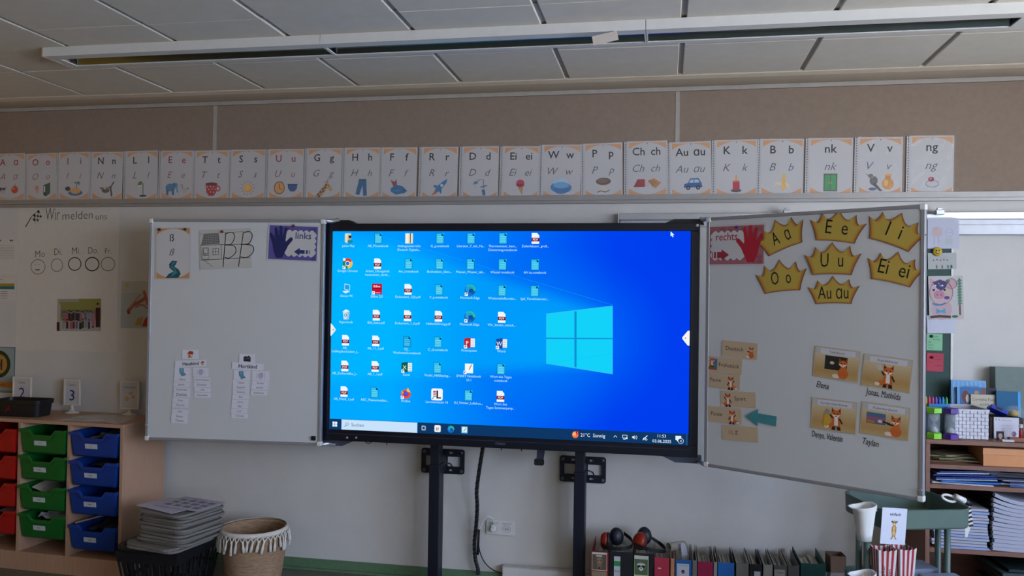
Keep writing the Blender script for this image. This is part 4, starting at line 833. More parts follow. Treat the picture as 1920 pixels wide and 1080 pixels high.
# ------------------------------------------------------------------ left wing papers
def beta(p, A):
    p.rect(.03, .03, .97, A - .03, 'c08a5a'); oval(p, A)
    p.text('\u00df', .47, A*.73, .15*A, '22222a'); p.text('\u00df', .47, A*.46, .14*A, '33333c', shear=.32, thin=-.004); icon(p, 'river', .5, A*.19, .24)
o, w, h = sheet('alphabet_card', 'orange-cornered alphabet card with sharp s and a river, pinned on the left whiteboard', 'card', LW, ((292,426.5),(358.5,426),(357,524),(291.5,524.3)), beta, off=.001)
def pins(parent, w, h, spots):
    for x, y, c in spots:
        G().lathe([(.007, 0), (.008, .004), (.005, .006), (.006, .009), (.0001, .010)], 12).obj('pin_magnet', M('pin_' + c, c, .35), parent, smooth=True, mat=Matrix.Translation((x*w, y*h, .0009)))
pins(o, w, h, ((-.38, .46, '22283a'), (.35, .46, '1c4a30')))
def house_sheet(p, A):
    p.rect(.02, .02, .98, A-.02, 'b9b6b0')
    k = '2c2c30'
    p.poly([(.03,A*.62),(.40,A*.64),(.38,A*.90),(.09,A*.90)], '8d8a88')
    for j in range(6): p.line([(.04+.008*j, A*(.64+.045*j)), (.40-.004*j, A*(.65+.045*j))], .006, k)
    for j in range(9): p.line([(.07+.038*j, A*.64), (.11+.033*j, A*.89)], .004, k)
    p.line([(.02,A*.62),(.98,A*.60)], .008, k); p.line([(.02,A*.90),(.98,A*.92)], .006, '5a5a60'); p.line([(.02,A*.24),(.98,A*.26)], .009, k)
    p.line([(.03,A*.62),(.03,A*.25)], .007, k); p.line([(.42,A*.62),(.42,A*.25)], .007, k)
    for q_ in ((.06,.38,.18,.55),(.08,.40,.16,.53),(.06,.26,.18,.35),(.26,.36,.37,.52)):
        p.line([(q_[0],A*q_[1]),(q_[2],A*q_[1]),(q_[2],A*q_[3]),(q_[0],A*q_[3]),(q_[0],A*q_[1])], .008, k)
    p.line([(.315,A*.36),(.315,A*.52)], .006, k); p.line([(.26,A*.44),(.37,A*.44)], .006, k)
    p.line([(.08,A*.22)] + [(.08+.03*j+.03*(j%2), A*(.22-.03*j)) for j in range(1,6)], .006, k)
    for x, sh in ((.50, 0.02), (.80, .06)):
        p.line([(x-.05, A*.04),(x+sh, A*.90)], .014, k)
        p.line(sm2([(x+sh-.01,A*.88),(x+sh+.12,A*.91),(x+sh+.17,A*.80),(x+sh+.10,A*.62),(x+.0,A*.60)]), .014, k)
        p.line(sm2([(x+.02,A*.60),(x+sh+.16,A*.56),(x+sh+.18,A*.40),(x+sh+.06,A*.27),(x-.02,A*.29)]), .014, k)
o, w, h = sheet('worksheet', 'grey worksheet with a drawn house and two large handwritten letters', 'worksheet', LW, ((373,431.5),(471,428),(471.5,502),(376,506)), house_sheet, off=.001, mat=M('grey_paper', 'b5b3ae', .7))
pins(o, w, h, ((-.05, .44, '7a2024'),))
def scallop(x0, y0, x1, y1, r=.045):
    pts = []; 
    def edge_(a, b, nx, ny, n):
        for k in range(n * 6):
            t = k / (n * 6); bump = abs(sin(pi * t * n)) * r
            pts.append((a[0] + (b[0]-a[0])*t + nx*bump, a[1] + (b[1]-a[1])*t + ny*bump))
    edge_((x0, y0), (x1, y0), 0, -1, 5); edge_((x1, y0), (x1, y1), 1, 0, 4); edge_((x1, y1), (x0, y1), 0, 1, 5); edge_((x0, y1), (x0, y0), -1, 0, 4)
    return pts
HAND = [(-.28,-.9),(.18,-.9),(.42,-.5),(.62,-.15),(.98,.22),(.9,.36),(.74,.34),(.42,.08),(.40,.3),(.50,.86),(.40,.98),(.28,.92),(.16,.35),(.10,.98),(-.03,1.05),(-.13,.97),(-.12,.35),(-.30,.88),(-.42,.94),(-.52,.84),(-.40,.22),(-.72,.58),(-.84,.58),(-.88,.46),(-.62,-.05),(-.5,-.5)]
def hand_card(word, base, dark, hand, arrow, left):
    def f(p, A):
        p.rect(.025, .03, .975, A-.03, base)
        for k in range(26): 
            rr = random.Random(k); p.ell(rr.uniform(.06,.94), rr.uniform(.06,A-.06), .05, .04, dark, n=8)
        X = (lambda x: x) if left else (lambda x: 1 - x)
        sc = scallop(.36, .12, .93, A-.13, .04) if left else scallop(.07, .12, .64, A-.13, .04)
        p.poly(sc, dark); p.T = lambda x, y: (.5*(1 if left else 1)*0 + (x - (.645 if left else .355))*.965 + (.645 if left else .355), (y - A/2)*.96 + A/2); p.poly(sc, WH); p.T = None
        p.T = lambda x, y: (X(.255 + x*.25), A*.49 + y*A*.45); p.poly(HAND, hand); p.T = None
        p.text(word, .70 if left else .335, A*.62, .13, arrow, wmax=.31 if left else .38, thin=.008)
        y = A*.27
        if left:
            p.poly([(.53,y),(.64,y+.075),(.64,y+.035),(.74,y+.035),(.74,y-.035),(.64,y-.035),(.64,y-.075)], arrow); p.rect(.765,y-.035,.80,y+.035,arrow); p.rect(.825,y-.035,.84,y+.035,arrow)
        else:
            p.poly([(.385,y),(.25,y+.09),(.25,y+.05),(.17,y+.05),(.17,y-.05),(.25,y-.05),(.25,y-.09)], arrow); p.rect(.115,y-.05,.15,y+.05,arrow); p.rect(.08,y-.05,.095,y+.05,arrow)
    return f
o, w, h = sheet('direction_card', 'purple card with a blue hand, an arrow and the word links', 'card', LW, ((503.3,419.5),(599,422.5),(596,493),(500.6,488)), hand_card('links', '5c5496', '4a4482', '262a5c', '2c3a70', True), off=.001)
pins(o, w, h, ((.0, .46, '7a2024'),))
o, w, h = sheet('direction_card', 'pink card with a red hand, an arrow and the word rechts', 'card', RW, ((1327.7,422.5),(1435.6,417.5),(1435.6,498),(1328,499.5)), hand_card('rechts', 'a0646c', '94545e', 'a82434', '94303e', False), off=.001)
pins(o, w, h, ((.02, .42, '4a2a7c'),))

def crop(ox, oy, k): return lambda *pts: tuple((ox + x / k, oy + y / k) for x, y in pts)
C1 = crop(320, 650, 7.2); C2 = crop(420, 655, 8.0)
def lab(t, h=.42, col='2a2a38', thin=0.0):
    return lambda p, A: p.text(t, .5, A*(.5 - h*.45), A*h, col, wmax=.86, thin=thin)
def pic(nm, s=.36, asp=1.0): return lambda p, A: icon(p, nm, .5, A/2, min(s, A*.46)*1.0)
T = M('label_paper', 'd6d6e0', .6, var=.02)
jobs = [
 ('picture_card','small white card with a drawn house above the Hauskind sign', C1((158,40),(380,46),(378,168),(160,163)), pic('house'), None),
 ('title_strip','white strip reading Hauskind with a tiny house', C1((62,193),(482,175),(487,265),(65,278)), 'haus', None),
 ('picture_card','small card with a blue laptop under the Hauskind sign', C1((55,280),(268,286),(265,413),(50,405)), pic('laptop'), None),
 ('picture_card','small card with plate and cutlery under the Hauskind sign', C1((303,283),(515,290),(512,405),(300,400)), pic('plate'), None),
 ('picture_card','small card with a dark building photo above the Hortkind sign', C2((230,68),(470,74),(468,208),(228,203)), pic('building'), None),
 ('title_strip','white strip reading Hortkind', C2((125,190),(603,220),(595,318),(122,298)), lab('Hortkind', .56, '14141c', thin=.02), None),
 ('picture_card','small card with a blue laptop under the Hortkind sign', C2((150,312),(395,322),(392,462),(146,452)), pic('laptop'), None),
 ('picture_card','small card with plate and cutlery under the Hortkind sign', C2((425,325),(685,332),(680,470),(422,462)), pic('plate'), None),
]
def haus(p, A): p.text('Hauskind', .50, A*.25, A*.52, '14141c', wmax=.64, thin=.02); icon(p, 'house', .88, A*.5, .07)
for nm, lb, px4, f, _ in jobs:
    sheet(nm, lb, 'card', LW, px4, haus if f == 'haus' else f, off=.001 if nm[0] == 'p' else .002, mat=T)
N1 = [('Adrin',45,408,268,478,3),('Jannik',38,478,258,545,3),('Maximilian',45,545,265,617,5),('Dieliza',40,612,262,680,0),('Rosa',25,688,247,760,5),('Mathilda',25,757,243,825,4),('Elain',22,843,243,908,4),('Elena',12,900,235,980,5),('Tilman',10,955,232,1040,6)]
N2 = [('Leonie-Giannina',315,410,535,482,5),('Elisabeth',312,480,538,548,3),('Lilly',322,548,543,615,5),('Henriette',320,620,545,690,3)]
N3 = [('Tayler',130,460,380,540,3),('Raphael',132,535,378,605,2),('Delayna',133,605,378,675,2),('Ben',128,680,378,745,1),('Jonas',120,752,370,822,2),('Mila',115,820,365,890,2),('Louis',108,895,350,955,1),('Tommy',113,960,365,1035,2)]
N4 = [('Emilys',425,470,675,545,2),('Isabella',412,540,665,608,2),('Katharina',402,615,650,690,3)]
for CC, L, k, where in ((C1, N1, 7.2, 'laptop column under Hauskind'), (C1, N2, 7.2, 'plate column under Hauskind'), (C2, N3, 8., 'laptop column under Hortkind'), (C2, N4, 8., 'plate column under Hortkind')):
    for j, (s, x0_, y0_, x1_, y1_, dg) in enumerate(L):
        d = dg / 100 * (x1_ - x0_); yy = (y1_ - y0_) - abs(d)
        pos = ['topmost', 'second from the top', 'third from the top', 'fourth from the top', 'fifth from the top', 'sixth from the top', 'seventh from the top', 'eighth from the top', 'lowest'][j]
        if j == len(L) - 1: pos = 'lowest'
        sheet('name_strip', 'white name strip reading %s, %s in the %s' % (s, pos, where), 'name strip', LW, CC((x0_, y0_), (x1_, y0_ + d), (x1_, y1_), (x0_, y1_ - d)), lab(s, .44 if s != 'Dieliza' else .6, '3c3c4c' if s != 'Dieliza' else '14141c'), off=.0012 + .0001*j, mat=T, group='name strips on the left whiteboard')

# ------------------------------------------------------------------ right wing: crowns, timetable, duties
C5 = crop(1300, 380, 3.857); C6 = crop(1300, 620, 3.176)
def bez(a, c, b, n=6): return [((1-t)**2*a[0]+2*t*(1-t)*c[0]+t*t*b[0], (1-t)**2*a[1]+2*t*(1-t)*c[1]+t*t*b[1]) for t in [k/n for k in range(n)]]
tips = [(-1.45, 1.02), (-.87, 1.40), (.0, 1.62), (.90, 1.42), (1.47, 1.04)]
outl = bez(tips[0], (-.97, .60), tips[1]) + bez(tips[1], (-.50, .74), tips[2]) + bez(tips[2], (.52, .74), tips[3]) + bez(tips[3], (.99, .60), tips[4]) + bez(tips[4], (1.10, .45), (1.0, 0)) + bez((1.0, 0), (0, .10), (-1.0, 0)) + bez((-1.0, 0), (-1.12, .45), tips[0])
CR_E, CR_M, CR_C = 'a86a34', 'b48a3c', 'b29a46'
crown_m = M('crown_paper_edge', '5a3a24', .6)
for word, bl, br, hs, tw in (('A  \u0251',(548,388),(790,287),1.05,1.05),('E  e',(888,272),(1168,297),1.0,1.15),('I  i',(1274,258),(1560,355),1.0,.72),('O  o',(517,660),(775,633),1.06,1.12),('U  u',(862,523),(1148,523),1.0,1.15),('Ei  ei',(1288,550),(1570,612),1.0,1.55),('Au \u0251u',(885,733),(1145,731),.93,1.7)):
    a, b = RW.at(*C5(bl)[0]), RW.at(*C5(br)[0]); c = (a + b) / 2; hw = (b - a).length / 2; an = math.atan2((b-a).y, (b-a).x)
    vs_ = hw * 1.03 * hs
    pts = [(x*hw, y*vs_) for x, y in outl]
    nm = ' '.join(word.replace('\u0251', 'a').split())
    o = G().prism(pts, 0, .0012).obj('crown_sign', crown_m, mat=RW.mat(c.x, c.y, .0015 if nm != 'U u' else .0035, an), recalc=False)
    tag(o, 'golden paper crown with the letters %s on the right whiteboard' % nm, 'paper crown', 'golden vowel crowns on the right whiteboard')
    p = Paint(1.0); cx_, cy_ = 0, .62 * vs_
    for k, col in ((.97, CR_E), (.93, 'ac7636'), (.89, CR_M), (.85, 'b4923e'), (.80, CR_C)):
        p.poly([(cx_ + (x - cx_)*k, cy_ + (y - cy_)*k) for x, y in pts], col)
    p.text(word, 0, vs_*.40 if nm != 'Au au' else vs_*.30, .064 if nm != 'Au au' else .060, '1c1a14', wmax=tw*hw)
    p.obj('lettering', o, off=.0013)
SAND = M('sand_card', 'bda68a', .6, var=.03)
def plan(word, pics, tx=.4, al='c', w_=.6):
    def f(p, A):
        p.rect(.02, .03, .98, A-.03, 'bda789'); p.text(word, tx, A*.42, A*.26, '2c2620', wmax=w_)
        for nm, x, s, fl in pics: icon(p, nm, x, A*.42, s, flip=fl)
    return f
def lunch(p, A):
    p.rect(.02, .03, .98, A-.03, 'bda789'); p.text('Fr\u00fchst\u00fcck', .64, A*.40, A*.26, '2c2620', wmax=.58)
    p.rect(.05, A*.15, .30, A*.42, '4a7a3c'); p.rect(.05, A*.15, .30, A*.26, 'a0483c'); p.rect(.22, A*.35, .30, A*.85, '3a6ca0'); icon(p, 'fox', .15, A*.62, .13)
for word, px4, f, lbl in (
  ('Deutsch', C6((175,57),(383,75),(380,177),(168,150)), plan('Deutsch', [('foxback',.83,.15,False)], .36, w_=.6), 'beige timetable card reading Deutsch with a lying fox'),
  ('Fruehstueck', C6((85,148),(292,172),(287,264),(80,242)), lunch, 'beige timetable card for breakfast with fox and bottle'),
  ('Pause', C6((80,246),(280,264),(275,354),(78,334)), plan('Pause', [('fox',.74,.19,True)], .28, w_=.44), 'beige timetable card reading Pause between the breakfast and sport cards'),
  ('Sport', C6((168,358),(373,366),(372,463),(165,446)), plan('Sport', [('fox',.20,.19,False)], .56, w_=.42), 'beige timetable card reading Sport with a jumping fox'),
  ('Pause', C6((85,447),(288,465),(285,560),(83,537)), plan('Pause', [('fox',.74,.19,True)], .28, w_=.44), 'beige timetable card reading Pause beside the teal arrow'),
  ('ILZ', C6((172,560),(385,577),(388,665),(175,648)), plan('I L Z', [], .32, w_=.30), 'beige timetable card reading ILZ, lowest of its column')):
    sheet('timetable_card', lbl, 'card', RW, px4, f, mat=SAND, off=.0012, group='timetable cards on the right whiteboard', rnd=.004)
tip, h1, h2, t1, t2 = [RW.at(*C6(q_)[0]) for q_ in ((315,508),(388,466),(385,566),(498,510),(495,568))]
j1, j2 = h1 + (h2 - h1)*.26, h1 + (h2 - h1)*.78
pts = [tuple(v) for v in (tip, h2, j2, t2, t1, j1, h1)]; cc = sum((Vector(q_) for q_ in pts), Vector((0, 0))) / 7
o = G().prism([(x - cc.x, y - cc.y) for x, y in pts], 0, .003).obj('arrow_magnet', M('teal_foam', '3f8288', .6), mat=RW.mat(cc.x, cc.y, .003)); tag(o, 'teal arrow magnet pointing at the lower Pause card', 'arrow')
def duty(word, kind):
    def f(p, A):
        for k in range(10): p.rect(.02, .02 + (A*.78)*k/10, .98, .02 + (A*.78)*(k+1)/10 + .001, '#%02x%02x%02x' % tuple(int(a_ + (b_-a_)*abs(k/9.-.25)/.75) for a_, b_ in zip((176,140,86),(196,180,148))))
        p.rect(.02, A*.79, .98, A*.98, 'b4b1ac'); p.rect(.14, A*.78, .90, A*.95, 'c6c6ce'); p.text(word, .5, A*.82, A*.085, '4a4858', wmax=.66)
        if kind == 0: p.rect(.25, A*.30, .74, A*.74, '22221f'); p.rect(.255, A*.305, .735, A*.735, '2a2a28'); p.ell(.41, A*.52, .05, .035, 'c8b49c'); icon(p, 'foxback', .64, A*.38, .23)
        if kind == 1: p.poly([(.26,A*.70),(.38,A*.72),(.44,A*.58),(.34,A*.55)], 'bcbcbc'); icon(p, 'fox', .54, A*.40, .25)
        if kind == 2: icon(p, 'fox', .56, A*.40, .25); p.poly([(.30,A*.55),(.40,A*.62),(.44,A*.25),(.34,A*.12),(.28,A*.2)], 'c89a2c'); p.ell(.37, A*.6, .05, .06, '8a8c92')
        if kind == 3: p.rect(.12, A*.36, .52, A*.70, '6a6474'); p.rect(.13, A*.60, .51, A*.69, '3f6a8c'); p.rect(.13, A*.50, .51, A*.58, '8c5a7c'); p.rect(.13, A*.38, .30, A*.46, 'b0703c'); icon(p, 'foxback', .72, A*.38, .23); p.line([(.62, A*.42), (.45, A*.47)], .035, '33261f'); p.ell(.41, A*.46, .05, .035, 'c4c4c4')
    return f
for word, px4, kd, lbl in (('Tafeldienst', C6((725,90),(1000,122),(980,312),(712,270)), 0, 'a fox wiping a blackboard'), ('Austeildienst', C6((1015,133),(1307,175),(1293,372),(1000,325)), 1, 'a fox handing out a sheet'), ('Garderobendienst', C6((708,397),(980,425),(965,618),(700,577)), 2, 'a fox holding a yellow coat'), ('Kalenderdienst', C6((1005,420),(1295,460),(1280,658),(992,608)), 3, 'a fox pointing at a calendar')):
    sheet('duty_card', 'laminated duty card reading %s with %s' % (word, lbl), 'card', RW, px4, duty(word, kd), mat=M('duty_card_paper', 'b9a68a', .35, spec=.6), off=.0012, group='duty cards on the right whiteboard')
for s, q0, q1, lbl in (('Elena', (735,318), (808,335), 'under Tafeldienst'), ('Jonas, Mathilda', (1028,362), (1235,398), 'under Austeildienst'), ('Denys, Valentin', (706,614), (890,648), 'under Garderobendienst'), ('Taylan', (1008,655), (1105,678), 'under Kalenderdienst')):
    a, b = RW.at(*C6(q0)[0]), RW.at(*C6(q1)[0]); L = (b-a).length; an = math.atan2((b-a).y, (b-a).x)
    p = Paint(1.0, step=3e-5); p.text(s, 0, -.012, .029, '101014', al='l', shear=.15, wmax=L)
    me_o = p.obj('marker_writing', None, mat=RW.mat(a.x, a.y, .0004, an)); tag(me_o, 'black marker handwriting reading %s, %s' % (s, lbl), 'writing')

# ------------------------------------------------------------------ papers on the wall at the left
WP = Plane((0, 0, 0), (1, 0, 0), (0, 0, 1), (0, -1, 0))
sheet('poster_sheet', 'large pale flip chart sheet reading Wir melden uns on the left wall', 'poster', WP, ((36,388),(225,386.5),(220,660),(30,655)), None, mat=M('pale_paper', 'd0ccc4', .7, var=.02), off=.0015)
ps = bpy.data.objects['poster_sheet']
ctr, w_, h_, a_ = fit(WP, ((36,388),(225,386.5),(220,660),(30,655)))
C4 = crop(0, 380, 2.843)
Pp = Paint(1.0, ctr.x, ctr.y)
W4 = lambda x, y: tuple(WP.at(*C4((x, y))[0]))
k1 = '3c3834'
for s, x, y0_, hh, wm, rot in (('Wir', 245, 95, .085, .10, 0), ('melden', 335, 92, .055, .24, 2), ('uns', 512, 92, .045, .13, 1), ('Mo', 190, 292, .045, .07, 4), ('Di.', 291, 280, .045, .055, 3), ('Mi.', 385, 275, .045, .06, 2), ('Do.', 472, 273, .045, .07, 2), ('Fr.', 561, 272, .035, .05, 0)):
    if s == 'Mo': Pp.obj('title_lettering', ps, off=.0009); Pp = Paint(1.0, ctr.x, ctr.y)
    a = W4(x, y0_); Pp.text(s, a[0], a[1], hh, k1, al='l', thin=-.012, wmax=wm, rot=rot, shear=.05)
for x, y, rx, ry, col, wd in ((204,342,38,41,'5a544c',.004),(305,333,31,36,'5a544c',.004),(400,327,35,37,'2c2a28',.006),(493,328,38,39,'242222',.007),(577,328,37,38,'4a4640',.004)):
    Pp.obj('weekday_lettering' if x == 204 else 'face_circle', ps, off=.0009); Pp = Paint(1.0, ctr.x, ctr.y)
    a = W4(x, y); b = W4(x + rx, y + ry); Pp.ring(a[0], a[1], b[0]-a[0], a[1]-b[1], wd, col)
Pp.obj('face_circle', ps, off=.0009); Pp = Paint(1.0, ctr.x, ctr.y)
a, b = W4(190, 358), W4(214, 358); Pp.line([a, b], .006, '242222')
for x in (190, 210): a = W4(x, 330); Pp.ell(a[0], a[1], .003, .003, '242222', n=8)
Pp.obj('face_features', ps, off=.0009); Pp = Paint(1.0, ctr.x, ctr.y)
q = [W4(*v) for v in ((210,40),(225,75),(195,112),(167,78))]; Pp.line([W4(138,130), W4(170,75), W4(210,40)], .006, '1c1a18'); Pp.poly(q, '1c1a18')
for i in range(4):
    for j in range(3):
        if (i + j) % 2: continue
        u, v = (i + .5) / 4, (j + .5) / 3
        x = (q[3][0]*(1-u) + q[0][0]*u)*(1-v) + (q[2][0]*(1-u) + q[1][0]*u)*v; y = (q[3][1]*(1-u) + q[0][1]*u)*(1-v) + (q[2][1]*(1-u) + q[1][1]*u)*v
        Pp.ell(x, y, .0105, .0125, 'c2bdb4', n=8, rot=-40)
Pp.obj('flag_drawing', ps, off=.0009)
def group_photo(p, A):
    p.rect(0, 0, 1, A, '8c8a50'); p.rect(0, A*.62, 1, A, '8a8848'); p.rect(0, A*.9, .5, A, '9a968c'); p.rect(.0, 0, 1, A*.32, 'a8a298'); p.rect(.05, A*.42, .9, A*.66, '6a7468'); p.poly([(0,0),(.07,0),(.08,A*.8),(0,A)], 'a8a090')
    rr = random.Random(4)
    cl = ('2c2c34','4a4c58','6c2c34','243a5c','8c8c98','3c2a2c','a45a6c','1c2420','5c6a8c','2a4a3a')
    for row, (n, y, h_) in enumerate(((13, .30, .34), (10, .08, .30))):
        for k in range(n):
            x = .16 + .66*k/(n-1) + rr.uniform(-.012, .012); yy = A*(y + rr.uniform(-.03, .03)); hh = A*h_
            p.rect(x-.026, yy, x+.026, yy+hh*.72, rr.choice(cl)); p.ell(x, yy+hh*.84, .019, .024, 'a8806c', n=8); p.ell(x, yy+hh*.92, .02, .016, rr.choice(('1c1614','4a3424','6a5030')), n=8)
    p.rect(.89, A*.12, .985, A*.72, '3a1a22'); p.ell(.93, A*.79, .025, .032, 'a8806c', n=8); p.ell(.93, A*.84, .027, .022, '1c1614', n=8); p.rect(.80, A*.15, .87, A*.55, 'a8707c'); p.ell(.835, A*.62, .02, .026, 'a8806c', n=8); p.rect(0, 0, .06, A*.28, '4a1a20')
sheet('group_photo', 'colour print of a school class lined up, glued on the flip chart sheet', 'photo', WP, C4((303,514),(537,512),(545,685),(313,684)), group_photo, off=.003)
def kid_red(p, A):
    p.rect(.0, 0, 1, A, 'b4b2ac'); p.rect(.0, 0, 1, A*.75, 'a5abaa'); p.ell(.2, A*.9, .08, .05, 'b8a45c')
    p.line(sm2([(.25,A*.35),(.45,A*.50),(.6,A*.54),(.9,A*.66)]), .12, '9c5a50'); p.line(sm2([(.3,A*.42),(.55,A*.62),(.7,A*.72)]), .05, 'a8786c'); p.line(sm2([(.5,A*.44),(.75,A*.5),(.95,A*.42)]), .06, '9c6a60'); p.line([(.8,A*.8),(.95,A*.5)], .10, 'a85a4a'); p.poly([(.75,A*.04),(.95,A*.04),(1.0,A*.3),(.85,A*.2)], '9a342c'); p.poly([(.5,A*.06),(.75,A*.06),(.8,A*.25),(.6,A*.22)], 'a88a4c'); p.line([(.3,A*.3),(.25,A*.38)], .1, '8c3c34')
sheet('kid_drawing', 'child drawing with red and yellow brush strokes beside the left whiteboard', 'drawing', WP, C4((648,418),(800,418),(795,672),(645,668)), kid_red, off=.002)
def tab1(p, A):
    for k in range(3): icon(p, 'ant', .35 + .25*k, A*.93, .06)
    for k in range(9): p.line([(.05, A*(.80-.045*k)), (.9, A*(.80-.045*k))], .006, '9a948a')
def tab2(p, A):
    p.rect(0, A*.62, .95, A*.75, '9c8a2c'); p.rect(0, A*.49, .95, A*.62, '2a6a7c'); p.line([(.05, A*.9), (.7, A*.92)], .01, '8a8478')
    for k in range(4):
        for j in range(3): p.rect(.05+.3*j, A*(.38-.1*k), .2+.3*j, A*(.405-.1*k), '8a8478')
sheet('time_table', 'pale printed list with tiny animal pictures at the left edge of the wall', 'paper', WP, C4((-150,190),(105,190),(105,385),(-150,385)), tab1, off=.003, mat=M('pale_paper'))
sheet('time_table', 'pale printed table with a yellow and teal header at the left edge of the wall', 'paper', WP, C4((-150,400),(92,402),(92,520),(-150,520)), tab2, off=.003, mat=M('pale_paper'))
C9 = crop(0, 640, 6.754)
def bus(p, A):
    p.rect(.0, 0, 1, A, '3c5a6a'); p.rect(.02, .02, .98, A-.02, '8fa0a2'); p.rect(.02, .03, .98, .05, '55707c')
    cx_, cy_ = .5, A*.62; p.ell(cx_, cy_, .38, .38, 'a29a6c', n=32); p.ell(cx_, cy_, .365, .365, '2c3a28', n=32); p.ell(cx_, cy_, .265, .265, 'b0803a', n=32)
    p.text('H', cx_, cy_ - .14, .28, '2c3a28', thin=.02); p.rect(.06, A*.11, .94, A*.235, 'b0702c'); p.text('Haltestelle', .5, A*.145, .075, '4a3218', wmax=.8)
a, b = WP.at(*C9((215, 80))[0]), WP.at(*C9((155, 650))[0])
WQ = WP
sheet('bus_stop_poster', 'light blue bus stop poster with a round green H sign', 'poster', WP, C9((-200,62),(215,78),(172,652),(-243,636)), bus, off=.003)
# narrow paint strip poster at the wall behind cards
def duct():
    pass

# ------------------------------------------------------------------ ceiling lamp
ly0, ly1 = -1.11, -.905; lz0, lz1 = 2.742, TB
lx0, lx1 = onY(80, 98, ly0).x, 1.78
j1_, j2_ = onY(600, 68, ly0).x, onY(1211, 37, ly0).x
t = thing('ceiling_lamp', 'long white ceiling luminaire with mirrored louvre running parallel to the wall', 'lamp', loc=((lx0+lx1)/2, (ly0+ly1)/2, lz1))
ox, oy = (lx0+lx1)/2, (ly0+ly1)/2
def lb(g, x0, y0, z0, x1, y1, z1): return g.box(x0-ox, y0-oy, z0-lz1, x1-ox, y1-oy, z1-lz1)
inner = 1.372
for a, b in ((lx0, j1_), (j1_, j2_), (j2_, lx1)):
    a += .0012; b -= .0012; e0 = .05 if a < lx0 + .01 else .006; e1 = lx1 - inner if b > lx1 - .01 else .006
    g = G(); lb(g, a, ly0, lz0, b, ly0 + .006, lz1); lb(g, a, ly1 - .006, lz0, b, ly1, lz1)
    lb(g, a, ly0 + .006, lz0, b, ly0 + .056, lz0 + .005); lb(g, a, ly1 - .032, lz0, b, ly1 - .006, lz0 + .005)
    lb(g, a, ly0 + .056, lz0, a + e0, ly1 - .032, lz0 + .005); lb(g, b - e1, ly0 + .056, lz0, b, ly1 - .032, lz0 + .005)
    g.obj('housing', white_m, t)
    g = G(); n = 8; lo = []
    for x in (a + e0, b - e1):
        lo.append([(x - ox, ly0 + .056 + (ly1 - ly0 - .088)*k/n - oy, lz0 + .005 + .030*sin(pi*k/n)**.6 - lz1) for k in range(n + 1)])
    vs = lo[0] + lo[1]; g.add(vs, [(k, k+1, n+2+k, n+1+k) for k in range(n)]); g.obj('reflector', mirror_m, t, smooth=True)
for x in (lx0,): 
    g = G(); lb(g, x - .004, ly0 - .001, lz0 - .001, x + .004, ly1 + .001, lz1); g.obj('end_cap', M('lamp_end', 'c4b09a', .5), t)
LP_ = Plane((0, ly0 - .001, 0), (1, 0, 0), (0, 0, 1), (0, -1, 0))
a, b = LP_.at(1134, 66), 0
ctr, w, h, an = fit(LP_, ((1110,68),(1157,59),(1160,74),(1113,87)))
o = G().box(-w/2, -h/2, 0, w/2, h/2, .001).obj('paper_note', M('beige_note', 'c4bbb2', .7, var=.02), mat=LP_.mat(ctr.x, ctr.y, .003, an)); tag(o, 'small beige paper note taped to the edge of the ceiling lamp', 'note')

# ------------------------------------------------------------------ tray cabinet at the left
CA = radians(-2.8); CH = .868; CW = 1.044; CD = .375
cab = thing('tray_cabinet', 'beech storage cabinet with red, green and blue pull-out trays at the left wall', 'cabinet', loc=(-2.977, -.425, 0), rz=CA)
CM = cab.matrix_world.copy()
def cb(name, *a, m=beech_m, **k): return G().box(*a).obj(name, m, cab, **k)
cb('top', -CW, 0, CH - .02, 0, CD, CH, bevel=.002)
divs = [0.0, -.347, -.684, -CW + .019]
for i, x in enumerate(divs): cb('side_panel' if i in (0, 3) else 'divider', x - .019, .0015, .0, x, CD - .004, CH - .02) if i in (0, 3) else cb('divider', x - .019, .0015, .105, x, CD - .004, CH - .02)
cb('plinth', -CW + .019, .002, 0.0, -.019, .02, .088); cb('bottom_shelf', -CW + .019, .0015, .088, -.019, CD - .004, .105); cb('back_panel', -CW + .02, CD - .006, .105, -.02, CD - .001, CH - .02)
for c in range(3):
    x1_, x0_ = divs[c] - .019, divs[c+1]
    for k in range(5):
        for xx, s in ((x0_, 1), (x1_, -1)):
            pass
def tray_proto(m, name='pull_tray'):
    t = thing(name, None, 'tray')
    HW, DP, HT = .150, .335, .135
    top = [(-HW,0,0),(-.088,0,0),(-.062,0,-.030),(.062,0,-.030),(.088,0,0),(HW,0,0),(HW,DP,0),(-HW,DP,0)]
    def ring_(z, sx, y0, y1, dip): return [(x*sx, (y0 if y < .1 else y1), z + (zz if dip else 0)) for x, y, zz in top]
    g = G(); g.shell([ring_(0, 1, 0, DP, True), ring_(-.04, .965, .004, DP-.004, False), ring_(-HT+.008, .90, .014, DP-.014, False), ring_(-HT, .87, .022, DP-.022, False)], cap1=True)
    g.obj('tub', m, t, solid=.003, recalc=True)
    g = G(); pth = [Vector(p_) for p_ in top]
    o_ = [(-HW-.007,-.007,.004),(-.090,-.007,.004),(-.064,-.007,-.026),(.064,-.007,-.026),(.090,-.007,.004),(HW+.007,-.007,.004),(HW+.007,DP+.007,.004),(-HW-.007,DP+.007,.004)]
    dn = [(x, y, z - .016) for x, y, z in o_]; inn = [(x*.985, y + (.002 if y < .1 else -.002), z + .004) for x, y, z in top]
    g.shell([dn, o_, inn]); g.obj('rim', m, t, solid=.002, recalc=True)
    m4 = Matrix.Translation((-.018, .0062, -.074)) @ Matrix.Rotation(radians(90 + 6.6), 4, 'X')
    G().box(-.040, -.0135, .0, .040, .0135, .0022).obj('name_label', M('label_white', 'bfc4cc', .5, var=.02), t, mat=m4)
    return t
